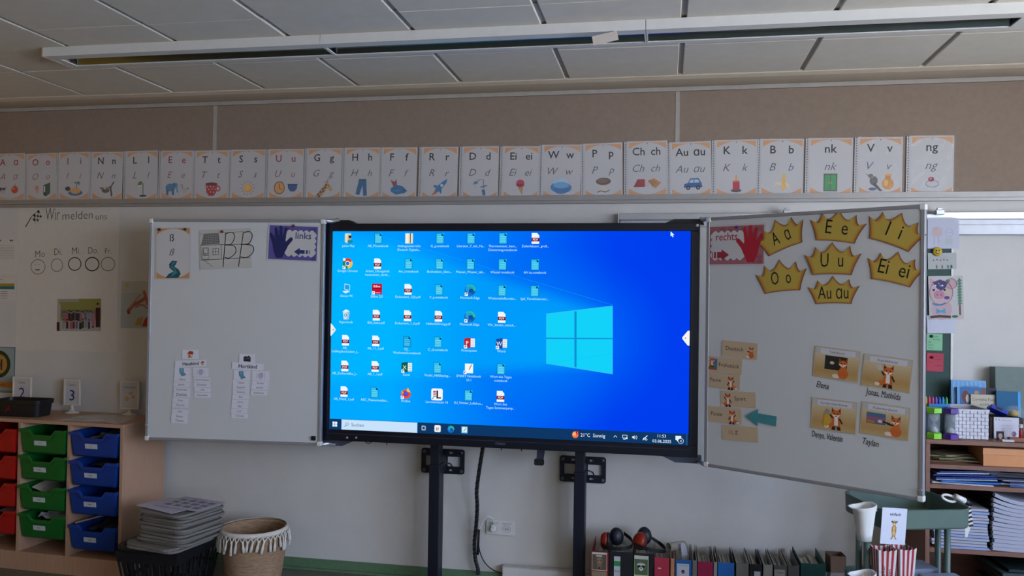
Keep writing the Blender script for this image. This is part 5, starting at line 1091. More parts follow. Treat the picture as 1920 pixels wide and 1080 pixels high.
TX = [(-.0, 'blue', blue_m, (.812, .648, .485, .284)), (1, 'green', green_m, (.812, .660, .488, .325)), (2, 'red', red_m, (.805, .650, .490, .330))]
ordn = ['top', 'second', 'third', 'lowest']
trays = {}
for ci, (c, colr, m, zs) in enumerate(TX):
    proto = None; xm = (divs[ci] - .019 + divs[ci+1]) / 2
    for k, z in enumerate(zs):
        mt = CM @ Matrix.Translation((xm, -.012 if k < 3 else -.006, z)) 
        lb_ = '%s %s plastic tray of the cabinet%s' % (ordn[k], colr, {('green', 2): ' with folded papers', ('green', 3): ' stuffed with crumpled paper', ('blue', 3): ' with a stick across its rim'}.get((colr, k), ''))
        if proto is None: proto = tray_proto(m); proto.matrix_world = mt; proto['label'] = lb_; o = proto
        else: o = dup(proto, mt, lb_)
        o['group'] = '%s trays in the cabinet' % colr; trays[colr, k] = o
        pt = Paint(1.0); rr = random.Random(ci*4 + k); pt.text(rr.choice(('Henry', 'Lotta', 'Emil', 'Ida', 'Finn', 'Mila')), 0, -.003, .008, '3c3c48')
        lbl = [ch for ch in o.children if ch.name.startswith('name_label')][0]; pt.obj('lettering', lbl, off=.0023)
bpy.context.view_layer.update()
for c in range(3):                       # runner rails under every tray rim
    x1_, x0_ = divs[c] - .019, divs[c+1]; g = None
    for k, z in enumerate(TX[c][3]):
        for xa, xb in ((x0_, x0_ + .006), (x1_ - .006, x1_)): G().box(xa, .02, z - .024, xb, CD - .02, z - .013).obj('tray_runner', beech_m, cab)
def crumple(name, label, cat, w, h, mt, m, seed, amp, n=7, pts=None, group=None):
    rr = random.Random(seed); vs, fs = [], []
    for i in range(n + 1):
        for j in range(n + 1): vs.append((w*(i/n - .5), h*(j/n - .5), rr.uniform(-amp, amp)))
    fs = [(i*(n+1)+j, (i+1)*(n+1)+j, (i+1)*(n+1)+j+1, i*(n+1)+j+1) for i in range(n) for j in range(n)]
    o = G().add(vs, fs).obj(name, m, mat=mt, solid=.001); return tag(o, label, cat, group)
def in_tray(col, k, x, y, z, rx=0, ry=0, rz=0):
    return trays[col, k].matrix_world @ Matrix.Translation((x, y, z)) @ Matrix.Rotation(rz, 4, 'Z') @ Matrix.Rotation(ry, 4, 'Y') @ Matrix.Rotation(rx, 4, 'X')
crumple('folded_paper', 'white folded paper sticking out of the third green tray', 'paper', .12, .20, in_tray('green', 2, -.065, .15, -.028, .10, .42, .2), M('paper_cream', 'b9b3a4', .7), 3, .003, 3)
crumple('folded_paper', 'grey-blue folder sheet lying in the third green tray', 'paper', .16, .22, in_tray('green', 2, .05, .16, -.035, .08, -.10), M('paper_blue', '5a7088', .7), 5, .002, 3)
crumple('crumpled_paper', 'crumpled grey paper heap in the lowest green tray', 'paper', .20, .20, in_tray('green', 3, .03, .15, -.012, .06), M('paper_grey', '9a9aa0', .7), 8, .016, 7)
crumple('crumpled_foil', 'crumpled clear foil in the top blue tray', 'foil', .16, .2, in_tray('blue', 0, .02, .14, -.024, .05), M('foil_grey', '6c7a72', .3, spec=.7), 9, .010, 6)
crumple('dark_cloth', 'dark grey cloth in the lowest blue tray', 'cloth', .20, .22, in_tray('blue', 3, .03, .16, -.018, .06), M('cloth_dark', '26282c', .9), 10, .014, 6)
crumple('dark_cloth', 'dark patterned cloth in the second blue tray', 'cloth', .20, .22, in_tray('blue', 1, .05, .16, -.020, .05), M('cloth_dark'), 12, .010, 6)
crumple('folded_paper', 'pale paper in the lowest red tray', 'paper', .18, .2, in_tray('red', 3, .06, .16, -.018, .05), M('paper_grey'), 14, .010, 5)
o = G().tube([(-.13, .02, .010), (-.01, .16, .038)], .005, 8).obj('wooden_stick', M('stick_wood', 'a08a70', .6), mat=trays['blue', 3].matrix_world.copy()); tag(o, 'thin pale stick leaning on the rim of the lowest blue tray', 'stick')

# on the cabinet top
def sign(name, label, px, base, top_px, wpx, title, kind, tilt=0):
    p0 = onZ(*base, CH); d = (p0.y - CAMPOS.y); y = p0.y
    c = onY(*px, y); w = onY(px[0] + wpx/2, px[1], y).x - onY(px[0] - wpx/2, px[1], y).x; ht = onY(px[0], top_px, y).z; hb = 2*c.z - ht; h = ht - hb
    t = thing(name, label, 'sign', loc=(p0.x, y, CH), rz=radians(tilt), group='table signs on the tray cabinet')
    fr = .010; zc = c.z - CH; g = G()
    for a in ((-w/2, zc-h/2, -w/2+fr, zc+h/2), (w/2-fr, zc-h/2, w/2, zc+h/2), (-w/2+fr, zc-h/2, w/2-fr, zc-h/2+fr), (-w/2+fr, zc+h/2-fr, w/2-fr, zc+h/2)): g.box(a[0], -.008, a[1], a[2], .006, a[3])
    g.obj('frame', M('cream_plastic', 'cfc8bc', .4, var=.02), t, bevel=.002)
    o = G().box(-w/2+fr, -.003, zc-h/2+fr, w/2-fr, .003, zc+h/2-fr).obj('insert', PAPER, t)
    p = Paint(1.0); p.text(title, 0, h*.25, .013, '3a3a50', wmax=w*.66)
    if kind in '23': p.ell(0, -h*.10, w*.36, w*.36, 'b4b4c2', n=28); p.text(kind, 0, -h*.10 - .034, .068, '24242c')
    else:
        for x, y_, r in ((-.018, -.022, .017), (.006, .012, .012), (.022, -.010, .013)): star(p, x, y_, r*1.05, 'a0703c', 8); star(p, x, y_, r*.8, 'd09a5c', 8)
    p.obj('print', o, mat=Matrix(((1,0,0,0),(0,0,-1,-.0031),(0,1,0,zc),(0,0,0,1))))
    G().lathe([(.045, 0), (.045, .004), (.026, .009), (.012, .018), (.008, .035), (.008, max(.036, zc-h/2))], 20).obj('foot', M('cream_plastic'), t, smooth=True, mat=Matrix.Diagonal((1, .8, 1, 1)))
sign('table_sign', 'small white framed sign reading Station 3 on the cabinet', (136.5, 735.5), (135, 774), 711, 30.5, 'Station', '3')
sign('table_sign', 'small white framed sign reading Sternchen with three stars on the cabinet', (243, 741), (243, 777.5), 714.5, 33, 'Sternchen', 's', 6)
sign('table_sign', 'small white framed sign reading Station 2 behind the black tub', (41, 731), (41, 770), 706.5, 34.5, 'Station', '2')
p0 = onZ(20, 782, CH)
t = thing('black_tub', 'black plastic tub on the left end of the cabinet', 'tub', loc=(p0.x + .02, p0.y + .08, CH + .001), rz=radians(2))
w1, d1, hh = .20, .15, .105
L = lambda w, d, r, z: [(x, y, z) for x, y in rrect(w, d, r)]
G().shell([L(.27,.13,.03,0), L(.285,.14,.03,.07), L(.30,.155,.03,.072), L(.305,.16,.03,.098), L(.295,.15,.03,.098), L(.275,.13,.03,.004)], cap0=True, cap1=True).obj('body', black_m, t, smooth=False, recalc=True, bevel=.002)
p = Paint(1.0); p.line([(-.06,-.02),(-.045,.015),(-.035,.02),(-.045,-.0),(-.03,-.015)], .007, '6a1420'); p.line([(-.07,-.01),(-.03,.0)], .005, '6a1420')
p.obj('red_mark', t, mat=Matrix(((1,0,0,0),(0,0,-1,-.0725),(0,1,0,.045),(0,0,0,1))))
for k, (px4, m, lb_) in enumerate((((( 125, 783), (190, 776), (262, 781), (222, 795)), M('sleeve_sheet', 'c0b6ac', .15, spec=.8), 'large glossy laminated sheet on the cabinet top'),)):
    pts = [onZ(*q_, CH) for q_ in px4]; c = sum(pts, Vector()) / 4
    pts = [CM.inverted() @ q_ for q_ in pts]
    pts = [Vector((min(-.004, v.x), max(.004, min(CD - .06, v.y)), 0)) for v in pts]
    o = G().prism([(v.x, v.y) for v in pts], CH + .0006 + k*.001, CH + .0014 + k*.001).obj('laminated_sheet', m, mat=CM.copy()); tag(o, lb_, 'sheet')
pts = [(-.47, .02), (-.26, .035), (-.20, .10), (-.44, .13)]
o = G().prism(pts, CH + .0016, CH + .0024).obj('paper_sheet', PAPER, mat=CM.copy()); tag(o, 'thin white sheet lying on the cabinet in front of the Station 3 sign', 'sheet')

# ------------------------------------------------------------------ laundry crate, seat pads, woven basket
cx0, cx1, cy0, cy1, ch = -2.80, -2.435, -.735, -.265, .295
t = thing('plastic_crate', 'black slotted plastic crate on the floor beside the cabinet', 'crate', loc=((cx0+cx1)/2, (cy0+cy1)/2, 0))
W2, D2 = cx1-cx0, cy1-cy0
G().shell([L(W2-.012,D2-.012,.05,ch-.032), L(W2,D2,.055,ch-.03), L(W2,D2,.055,ch-.006), L(W2-.008,D2-.008,.052,ch), L(W2-.036,D2-.036,.042,ch-.002), L(W2-.04,D2-.04,.04,ch-.032)]).obj('rim', black_m, t, recalc=True, smooth=True)
G().shell([L(W2-.10,D2-.10,.04,0), L(W2-.10,D2-.10,.04,.012)], cap0=True, cap1=True).obj('base', black_m, t, recalc=True)
g = G()
def side(a0, a1, b0, b1, n):           # wall between bottom line a and top line b with real slots
    a0, a1, b0, b1 = map(Vector, (a0, a1, b0, b1)); nrm = (a1-a0).cross(b0-a0).normalized()*.003
    def quad(u0, u1, v0, v1):
        P = lambda u, v: (a0*(1-u)+a1*u)*(1-v) + (b0*(1-u)+b1*u)*v
        c_ = [P(u0,v0), P(u1,v0), P(u1,v1), P(u0,v1)]
        g.hexa([c-nrm for c in c_] + [c+nrm for c in c_])
    for v0, v1 in ((0,.10),(.40,.47),(.78,1)): quad(0, 1, v0, v1)
    for k in range(n + 1):
        for v0, v1 in ((.10,.40),(.47,.78)): quad(max(0, k/n - .16/n*1.3), min(1, k/n + .16/n*1.3), v0, v1)
w_, d_, e_ = W2/2-.05, D2/2-.05, .012; W_, D_ = W2/2-.008, D2/2-.008; zt = ch - .028
side((-w_,-d_,.0),(w_,-d_,.0),(-W_,-D_,zt),(W_,-D_,zt), 9); side((w_,-d_,0),(w_,d_,0),(W_,-D_,zt),(W_,D_,zt), 12)
side((w_,d_,0),(-w_,d_,0),(W_,D_,zt),(-W_,D_,zt), 9); side((-w_,d_,0),(-w_,-d_,0),(-W_,D_,zt),(-W_,-D_,zt), 12)
g.obj('slotted_walls', black_m, t)
z = ch - .006; rr = random.Random(5)
pad = None; npad = 13
for k in range(npad):
    th = .0145 if k > 1 else .012
    sz = .335 if k < 2 else .32
    cxp, cyp = (-2.555, -.60) if k < 2 else (-2.515 + rr.uniform(-.012, .012), -.575 + rr.uniform(-.012, .012))
    an = radians(-10 if k == 0 else -16 if k == 1 else -12 + rr.uniform(-4, 4)); tl = radians(rr.uniform(-.25, .25))
    mt = Matrix.Translation((cxp, cyp, z)) @ Matrix.Rotation(an, 4, 'Z') @ Matrix.Rotation(tl, 4, 'X')
    if pad is None or k == 2:
        o = G().shell([L(sz-.006,sz-.006,.05,0), L(sz,sz,.053,.003), L(sz,sz,.053,.010), L(sz-.006,sz-.006,.05,.013)], cap0=True, cap1=True).obj('seat_pad', felt_m, mat=mt); pad = o
    else: o = pad.copy(); COL.objects.link(o); o.matrix_world = mt
    pos = 'lowest' if k == 0 else 'topmost' if k == npad - 1 else ['second','third','fourth','fifth','sixth','seventh','eighth','ninth','tenth','eleventh','twelfth'][k-1]
    tag(o, ('grey felt seat pad, %s of the stack on the black crate' % pos) if k in (0, npad-1) else 'grey felt seat pad, %s from below in the stack on the black crate' % pos, 'seat pad', 'felt seat pads stacked on the crate')
    z += th + .0007
def forms(p, A):
    for i in range(4):
        for j in range(3): p.rect(.10+.22*i, A*(.14+.25*j), .25+.22*i, A*(.30+.25*j), '7a7a88')
    p.line([(.1,A*.93),(.5,A*.93)], .02, '7a7a88')
zt = z + .004
for k, (cxp, cyp, an) in enumerate(((-2.56, -.60, -22), (-2.47, -.56, -14))):
    o = G().box(-.15, -.105, 0, .15, .105, .0015).obj('printed_form', M('form_paper', 'b9b6c8', .6, var=.02), mat=Matrix.Translation((cxp, cyp, zt + .004*k)) @ Matrix.Rotation(radians(an), 4, 'Z')); tag(o, 'white printed form %s the seat pad stack' % ('lying under another on' if k == 0 else 'lying uppermost on'), 'form')
    if k: p = Paint(.30, .5, .35); forms(p, .7); p.obj('print', o, off=.0016)
bcx, bcy, br, bz = -2.205, -.365, .183, .338
t = thing('woven_basket', 'round woven seagrass basket with white macrame fringe', 'basket', loc=(bcx, bcy, 0))
g = G(); n = 23; prof = [(.02, .004)]
f_r = lambda z: .135 + (.178 - .135)*min(1, z/.30)**.8
for k in range(n):
    z_ = .004 + (bz - .014)*k/n; hh = (bz - .014)/n
    for u in (0, .5): prof.append((f_r(z_) + (.004 if u else 0), z_ + u*hh))
prof += [(f_r(bz), bz - .010), (f_r(bz) - .006, bz - .004), (f_r(bz) - .014, bz - .010)]
for k in range(n, 0, -2): 
    z_ = (bz - .02)*k/n; prof.append((f_r(z_) - .016, z_)); prof.append((f_r(z_) - .012, z_ - (bz-.02)/n))
prof.append((.001, .014))
g.lathe(prof, 40).obj('woven_body', sea_m, t, smooth=True)
rz_ = f_r(bz)
G().lathe([(rz_ - .004, bz - .022), (rz_ + .006, bz - .022), (rz_ + .008, bz - .010), (rz_ + .004, bz + .001), (rz_ - .006, bz + .002)], 40, caps=False).obj('rim_band', cotton_m, t, smooth=True)
nt = 40; tm = None; rr = random.Random(2)
for k in range(nt):
    a = 2*pi*k/nt; ra = rz_ + .010; m4 = Matrix.Translation((ra*cos(a), ra*sin(a), bz - .020)) @ Matrix.Rotation(a + pi/2, 4, 'Z') @ Matrix.Rotation(radians(rr.uniform(-16, 16)), 4, 'Y') @ Matrix.Diagonal((1.15, 1, rr.uniform(1.0, 1.5), 1))
    if tm is None:
        o = G().tube([(-.012,0,.004),(-.006,0,-.010),(0,0,-.014)], .0028, 5).tube([(.012,0,.004),(.006,0,-.010),(0,0,-.014)], .0028, 5).tube([(0,0,-.010),(0,-.002,-.018),(0,-.001,-.022),(0,-.003,-.045),(0,-.003,-.062)], [.004,.006,.0045,.0075,.0065], 7).obj('tassel', cotton_m, t, smooth=True); tm = o.data
    else: o = bpy.data.objects.new('tassel', tm); COL.objects.link(o); o.parent = t
    o.matrix_local = m4

# ------------------------------------------------------------------ socket, cables, duct
a, b = onY(912, 974, 0), onY(965, 1004.5, 0); w = b.x - a.x; h = a.z - b.z; cxs, czs = (a.x+b.x)/2, (a.z+b.z)/2
t = thing('double_socket', 'white double wall socket low on the wall between the columns', 'socket', mat=WALL.mat(cxs, czs, 0))
G().box(-w/2, -h/2, 0, w/2, h/2, .010).obj('cover_plate', plast_m, t, bevel=.004)
for s in (-1, 1):
    G().lathe([(.0235, .0102), (.0235, .0128), (.0215, .0128), (.0195, .0108), (.0001, .0106)], 24, caps=False).obj('outlet', M('plastic_outlet', 'c6c6c3', .35), t, smooth=False, mat=Matrix.Translation((s*w*.235 - .0, -.004, 0)))
    G().box(s*w*.235 - .026, .022, .010, s*w*.235 + .026, .030, .0125).obj('flap', M('plastic_shade', 'b4b4b2', .4), t)
    for u in (-.006, .006): G().lathe([(.0030, .0106), (.0030, .0112)], 10).obj('contact_hole', black_m, t, mat=Matrix.Translation((s*w*.235 + u, -.004, 0)))
t2 = thing('power_plug', 'white plug with white lead in the left half of the double socket', 'plug', mat=WALL.mat(cxs - w*.235, czs - .004, .012))
G().lathe([(.0185, -.004), (.0185, .006), (.013, .016), (.010, .030)], 18).box(-.007, -.002, .004, .007, .026, .022).obj('plug_body', plast_m, t2, smooth=False)
P0 = WALL.mat(cxs - w*.235, czs - .004, .012).inverted()
pth = [P0 @ v for v in (Vector((cxs - w*.235, -.028, czs + .024)), onY(924, 972, -.05), onY(915, 968, -.06), onY(906, 975, -.06), onY(899, 990, -.05), onY(896, 1003, -.04))]
G().tube(pth, .0042, 8).obj('lead', plast_m, t2, smooth=True)
pts = [onY(*q_, y) for q_, y in (((907, 826), -.22), ((905, 842), -.2), ((899, 880), -.14), ((894, 920), -.10), ((895, 950), -.075), ((893, 985), -.06), ((890, 1015), -.05), ((891, 1045), -.045), ((896, 1066), -.045), ((897, 1077), -.045))]
def smooth_path(pts, k=5):
    out = []
    for i in range(len(pts) - 1):
        p0, p1, p2, p3 = pts[max(i-1,0)], pts[i], pts[i+1], pts[min(i+2, len(pts)-1)]
        for j in range(k):
            u = j / k; out.append(.5*((2*p1) + (p2-p0)*u + (2*p0-5*p1+4*p2-p3)*u*u + (3*p1-p0-3*p2+p3)*u**3))
    return out + [pts[-1]]
sp = smooth_path(pts, 6)
t = thing('cable_sleeve', 'black spiral cable wrap hanging from the screen to the floor', 'cable')
G().tube(sp, .0105, 10).obj('cable_bundle', black_m, t, smooth=True)
sp2 = smooth_path(sp, 4); hel = []
for i, c in enumerate(sp2):
    a = i * .95; hel.append(c + Vector((cos(a), sin(a), 0)) * .0115)
G().tube(hel, .0022, 5).obj('spiral_wrap', M('wrap_grey', '34363c', .35), t, smooth=True)
bx_ = [onY(898, 993, -.058), onY(897, 1012, -.055), onY(896, 1040, -.052)]
G().tube(bx_, .007, 8).obj('second_cable', black_m, t, smooth=True)
o = G().tube(smooth_path([onY(897, 1012, -.05), onY(900, 1035, -.04), onY(910, 1056, -.04), onY(927, 1070, -.04), onY(945, 1075, -.045)], 5), .0032, 7).obj('thin_cable', black_m, smooth=True); tag(o, 'thin black cable curving down from the cable wrap to the white duct', 'cable')
zb = onY(942, 1062, -.06).z
xa = onY(942, 1062, -.06).x
t = thing('cable_duct', 'white cable duct box on the floor against the wall between the columns', 'duct', loc=(xa, -.06, 0))
G().box(0, 0, 0, .50, .0475, zb - .006).obj('body', plast_m, t, bevel=.003); G().box(-.001, -.001, zb - .006, .501, .0475, zb).obj('lid', M('duct_lid', 'c2c0bc', .4), t, bevel=.002)

# ------------------------------------------------------------------ lever arch files along the wall
BY = -.312
def binder(name, label, px0, px1, col, h=.302, spine=None, depth=.28, lean=0.0, paper=True, cover=None, yf=BY, splay=0.0, rough=.5):
    xa, xb = onY(px0, 1072, yf).x + .0008, onY(px1, 1072, yf).x - .0008; w = xb - xa
    t = thing(name, label, 'file', loc=((xa + xb)/2, yf, 0.0), group='files standing along the wall'); t.rotation_euler = (0, 0, 0)
    m = M('file_' + col, col, rough, var=.05); mc = M('file_' + (cover or col), cover or col, rough, var=.05)
    G().box(-w/2, 0, 0, w/2, .0035, h).obj('spine', m, t, bevel=.001)
    for s in (-1, 1):
        dx = s*splay
        G().hexa([(s*w/2 - (.003 if s > 0 else 0), .0035, 0), (s*w/2 + (.003 if s < 0 else 0), .0035, 0), (s*w/2 + (.003 if s < 0 else 0) , depth, 0), (s*w/2 - (.003 if s > 0 else 0), depth, 0), (s*w/2 - (.003 if s > 0 else 0), .0035, h), (s*w/2 + (.003 if s < 0 else 0), .0035, h), (s*w/2 + (.003 if s < 0 else 0) + dx, depth, h), (s*w/2 - (.003 if s > 0 else 0) + dx, depth, h)]).obj('cover', mc, t)
    if paper and w > .02:
        rr = random.Random(int(px0)); g = G(); n = 5; pw = (w - .010) / n
        for k in range(n): g.box(-w/2 + .005 + pw*k, .018 + rr.uniform(0, .012), .006, -w/2 + .005 + pw*(k + .86), depth - rr.uniform(.01, .03), h - rr.uniform(.03, .055))
        o = g.obj('paper_block', M('file_paper', 'a8a59c', .8, var=.06), t); o['kind'] = 'stuff'
    if spine:
        p = Paint(1.0); spine(p, w, h); p.obj('spine_label', t, mat=Matrix(((1,0,0,0),(0,0,-1,-.0004),(0,1,0,0),(0,0,0,1))))
    return t
def lab_rect(x0, x1, z1, z0=.05, col='b8bcc4', extra=None):
    def f(p, w, h):
        p.rect(-w/2 + w*x0, z0, -w/2 + w*x1, z1, col)
        if extra: extra(p, w, h)
    return f
def deer(p, w, h):
    p.rect(-w/2 + .004, .215, w/2 - .008, h - .004, 'c9c4b8'); icon(p, 'deer', -.002, .258, w/2 - .008, .040); p.rect(-.018, .286, .012, .294, 'b9bcc8'); p.rect(-w/2 + .004, .08, w/2 - .008, .210, '8a7c68')
def racc(p, w, h):
    p.rect(-w/2 + .002, .10, -w/2 + .074, h - .012, 'c0c0b4'); icon(p, 'raccoon', -w/2 + .037, .248, .034, .040); p.rect(-w/2 + .004, .10, -w/2 + .070, .20, '5a7a46')
def green_lab(p, w, h):
    p.rect(-.036, .08, -.004, h - .024, 'b4b8bc'); p.rect(-.036, .244, -.004, .270, '2c8a4c'); p.text('Hund', -.02, .215, .010, '33333c', wmax=.026)
def eagle(p, w, h):
    p.rect(-w/2 + .008, .06, w/2 - .012, h - .020, 'b4bccc'); p.text('Deutschland', -.002, .268, .006, '4a5470', wmax=w*.6); p.ell(-.002, .240, .0085, .0095, '2a2220'); p.ell(-.002, .238, .0055, .005, '9c3c2c'); p.line([(-.026, .212), (.022, .212)], .001, '5a6480'); p.text('10 neue', -.002, .190, .010, '5a4c70', wmax=w*.55)
binder('picture_file', 'black file with red edges and a deer photo on its spine', 1108, 1141, '8c1c22', .312, deer, cover='8c1c22')
binder('picture_file', 'thick black file with a narrow green and white label', 1142, 1187, '1a1c22', .318, green_lab, cover='14161c')
binder('picture_file', 'black file with a raccoon photo on its spine', 1188, 1226, '16181c', .318, racc, cover='23262c')
binder('lever_arch_file', 'rose red file between the raccoon file and the peach folder', 1227, 1255, 'a82c42', .303, lab_rect(.22, .45, .252, .246, 'd0a8b0'), cover='7c6258')
binder('thin_folder', 'thin peach-coloured folder beside the rose red file', 1257, 1265, 'b87a58', .302, None, cover='b98a6c')
binder('lever_arch_file', 'blue file with a white label and a round emblem', 1266, 1297, '1d5c9c', .300, eagle, cover='4c4a48')
binder('thin_folder', 'thin grey folder between the blue and crimson files', 1298, 1307, '6c6a68', .300, None, cover='8a8680')
binder('lever_arch_file', 'crimson file between two blue files', 1308, 1337, '8c1240', .297, None, cover='54463f')
binder('thin_folder', 'thin pale folder between the crimson file and the plain blue file', 1338, 1345, '8c8a88', .300, None, cover='8f8b86')
binder('lever_arch_file', 'plain blue file without a label', 1346, 1377, '1a62b0', .300, None, cover='2c3038')
binder('clear_file', 'translucent grey file beside the plain blue file', 1380, 1404, '6c6c66', .302, None, cover='9a9890', rough=.3)
binder('lever_arch_file', 'black file with a small white label in the grey group', 1405, 1429, '15161c', .302, lab_rect(.38, .88, .268, .18, 'b4b8c0', lambda p, w, h: p.rect(-.002, .235, .018, .245, '2a2a34')), cover='22242a')
binder('thin_folder', 'pale grey folder right of the black labelled file', 1431, 1449, '8a8780', .304, None, cover='85827a', rough=.4)
binder('lever_arch_file', 'beige file with a handwritten spine label', 1451, 1476, '57554e', .306, lab_rect(.04, .84, .285, .235, '9a958a', lambda p, w, h: (p.text('Lesen', 0, .266, .010, '1c1a18', shear=.2, wmax=w*.6), p.text('Mathe 1', 0, .246, .010, '1c1a18', shear=.2, wmax=w*.65))), cover='8c897e')
binder('clear_file', 'smoky grey file left of the dark green file', 1478, 1499, '504f4c', .308, None, cover='6e6c66', rough=.3)
binder('lever_arch_file', 'wide dark green file at the right end of the row', 1501, 1549, '123c34', .325, None, cover='123c34')
xa = onY(1556, 1030, -.16)
t = thing('paper_bag', 'brown paper bag with plastic film standing behind the dark green file', 'bag', loc=(xa.x + .03, -.15, 0), rz=.1)
G().shell([[(x, y, z) for x, y, z in [(a*.66, b, c) for a, b, c in L(.11,.10,.006,0)]], [(a*.66, b, c) for a, b, c in L(.115,.10,.006,.15)], [(a*.66, b, c) for a, b, c in L(.12,.085,.006,.335)]], cap0=True).obj('bag', M('kraft_brown', '6a5242', .8, var=.08, bump=.2), t, solid=.002, recalc=True)
crumple('clear_foil', 'crumpled clear foil beside the brown paper bag', 'foil', .10, .26, Matrix.Translation((xa.x + .005, -.262, .14)) @ Matrix.Rotation(radians(83), 4, 'X'), film_m, 21, .008, 6)
p0 = onY(1282, 1042, -.20)
o = G().prism([(0,0),(.028,-.01),(.036,.06),(.018,.125),(.006,.132),(-.004,.12),(.004,.05)], 0, .001).obj('index_tab', M('tab_paper', 'b4b8c8', .6), mat=Matrix(((1,0,0,p0.x - .012),(0,0,-1,-.20),(0,1,0,.225),(0,0,0,1)))); tag(o, 'white rounded paper tab sticking out of the blue emblem file', 'paper tab')
p0 = onY(1268, 1022, -.16)
o = G().tube([(-.04, -.03, 0), (.04, .03, 0)], .022, 16, caps=False).obj('paper_roll', M('roll_paper', '9a978f', .7), mat=Matrix.Translation((p0.x, -.17, .325)), smooth=True, solid=.0012); tag(o, 'curled pale paper lying on the thin peach folder', 'paper roll')

# ear muffs lying on the files
def earmuff(label, c1, c2, a1, a2, band, red):
    t = thing('ear_muffs', label, 'ear muffs', loc=tuple((Vector(c1) + Vector(c2)) / 2), group='ear defenders lying on the files')
    o0 = t.matrix_world.inverted()
    for c, a, cl in ((c1, a1, red[0]), (c2, a2, red[1])):
        m4 = o0 @ Matrix.Translation(c) @ Vector(a).normalized().to_track_quat('Z', 'Y').to_matrix().to_4x4()
        G().lathe([(.001, .022), (.026, .021), (.038, .012), (.043, 0), (.043, -.006), (.040, -.008)], 22).obj('cup', M('cup_red', '86200f', .35) if cl else navy_m, t, smooth=True, mat=m4 @ Matrix.Diagonal((.85, 1.05, 1, 1)))
        G().lathe([(.030, -.006), (.040, -.008), (.044, -.014), (.042, -.022), (.030, -.026), (.022, -.022), (.020, -.010)], 22).obj('cushion', black_m, t, smooth=True, mat=m4 @ Matrix.Diagonal((.85, 1.05, 1, 1)))
    pts = smooth_path([Vector(b_) for b_ in band], 6); pts = [o0 @ q_ for q_ in pts]
    g = G(); vs, fs = [], []
    for q_ in pts: vs += [q_ + Vector((0, 0, .009)), q_ - Vector((0, 0, .009))]
    fs = [(2*i, 2*i+1, 2*i+3, 2*i+2) for i in range(len(pts)-1)]
    g.add(vs, fs).obj('headband', black_m, t, solid=.004)
P_ = lambda px, py, y: tuple(onY(px, py, y))
earmuff('black ear muffs with red rings lying on the deer and green label files', P_(1157,1006,-.20), P_(1134,1014,-.23), (.35,-1,.25), (-1,-.12,.05), [P_(1170,1000,-.16), P_(1184,1012,-.20), P_(1184,1024,-.27), P_(1165,1029,-.31), P_(1140,1027,-.30), P_(1128,1020,-.25)], (False, True))
earmuff('black ear muffs with one red cup lying on the raccoon file', P_(1209,1004,-.18), P_(1199,1014,-.25), (.25,-1,.45), (-.55,-1,.5), [P_(1216,1005,-.16), P_(1236,1018,-.14), P_(1247,1028,-.20), P_(1244,1034,-.28), P_(1215,1030,-.315), P_(1190,1020,-.29)], (False, True))

# ------------------------------------------------------------------ bookshelf at the right
SXL, SY = 1.206, -.45; SW_ = .82; ZS = .979
shelf = thing('bookshelf', 'brown wooden bookshelf against the wall behind the trolley', 'bookshelf', loc=(SXL, SY, 0))
def sb(name, x0, z0, x1, z1, y0=0, y1=.44): return G().box(x0, y0, z0, x1, y1, z1).obj(name, brown_m, shelf, bevel=.001)
sb('side_panel', 0, 0, .019, ZS - .0195); sb('side_panel', SW_ - .019, 0, SW_, ZS - .0195); sb('top', 0, ZS - .019, SW_, ZS)
for z in (.846, .754, .458, .115): sb('shelf_board', .0195, z, SW_ - .0195, z + .019, .002)
sb('plinth', .0195, 0, SW_ - .0195, .115, .02, .038); sb('back_panel', .0195, .134, SW_ - .0195, ZS - .0195, .434, .44)
X = lambda px, py=900, y=SY: onY(px, py, y).x
# compartment 1: envelopes and shoe box
rr = random.Random(11); z = .866
for k, (c, w, d, rz) in enumerate((('6a4c3a',.26,.2,.1),('8a7a5c',.26,.19,-.3),('7d8050',.24,.17,.35),('9a9478',.22,.15,-.2),('8c8468',.2,.14,.5))):
    o = G().box(-w/2, -d/2, 0, w/2, d/2, .004).obj('envelope', M('env_' + c, c, .8, var=.08), mat=Matrix.Translation((1.365 + rr.uniform(-.015, .02), -.27 + rr.uniform(-.02, .02), z)) @ Matrix.Rotation(rz, 4, 'Z')); z += .0062
    tag(o, '%s envelope, %s of the loose pile in the upper shelf compartment' % (('dark brown','tan','olive','pale','beige')[k], ('lowest','second','middle','fourth','uppermost')[k]), 'envelope', 'envelopes in the upper shelf compartment')
x0_ = X(1843, 860, -.43)
t = thing('shoe_box', 'orange cardboard box with lid in the upper shelf compartment', 'box', loc=(x0_, -.43, .866))
om = M('orange_card', 'c88a5c', .7, var=.03)
G().box(.003, .003, 0, .297, .197, .055).obj('body', om, t); G().box(0, 0, .052, .30, .20, .082).obj('lid', M('orange_lid', 'cc9064', .7, var=.03), t, bevel=.001)
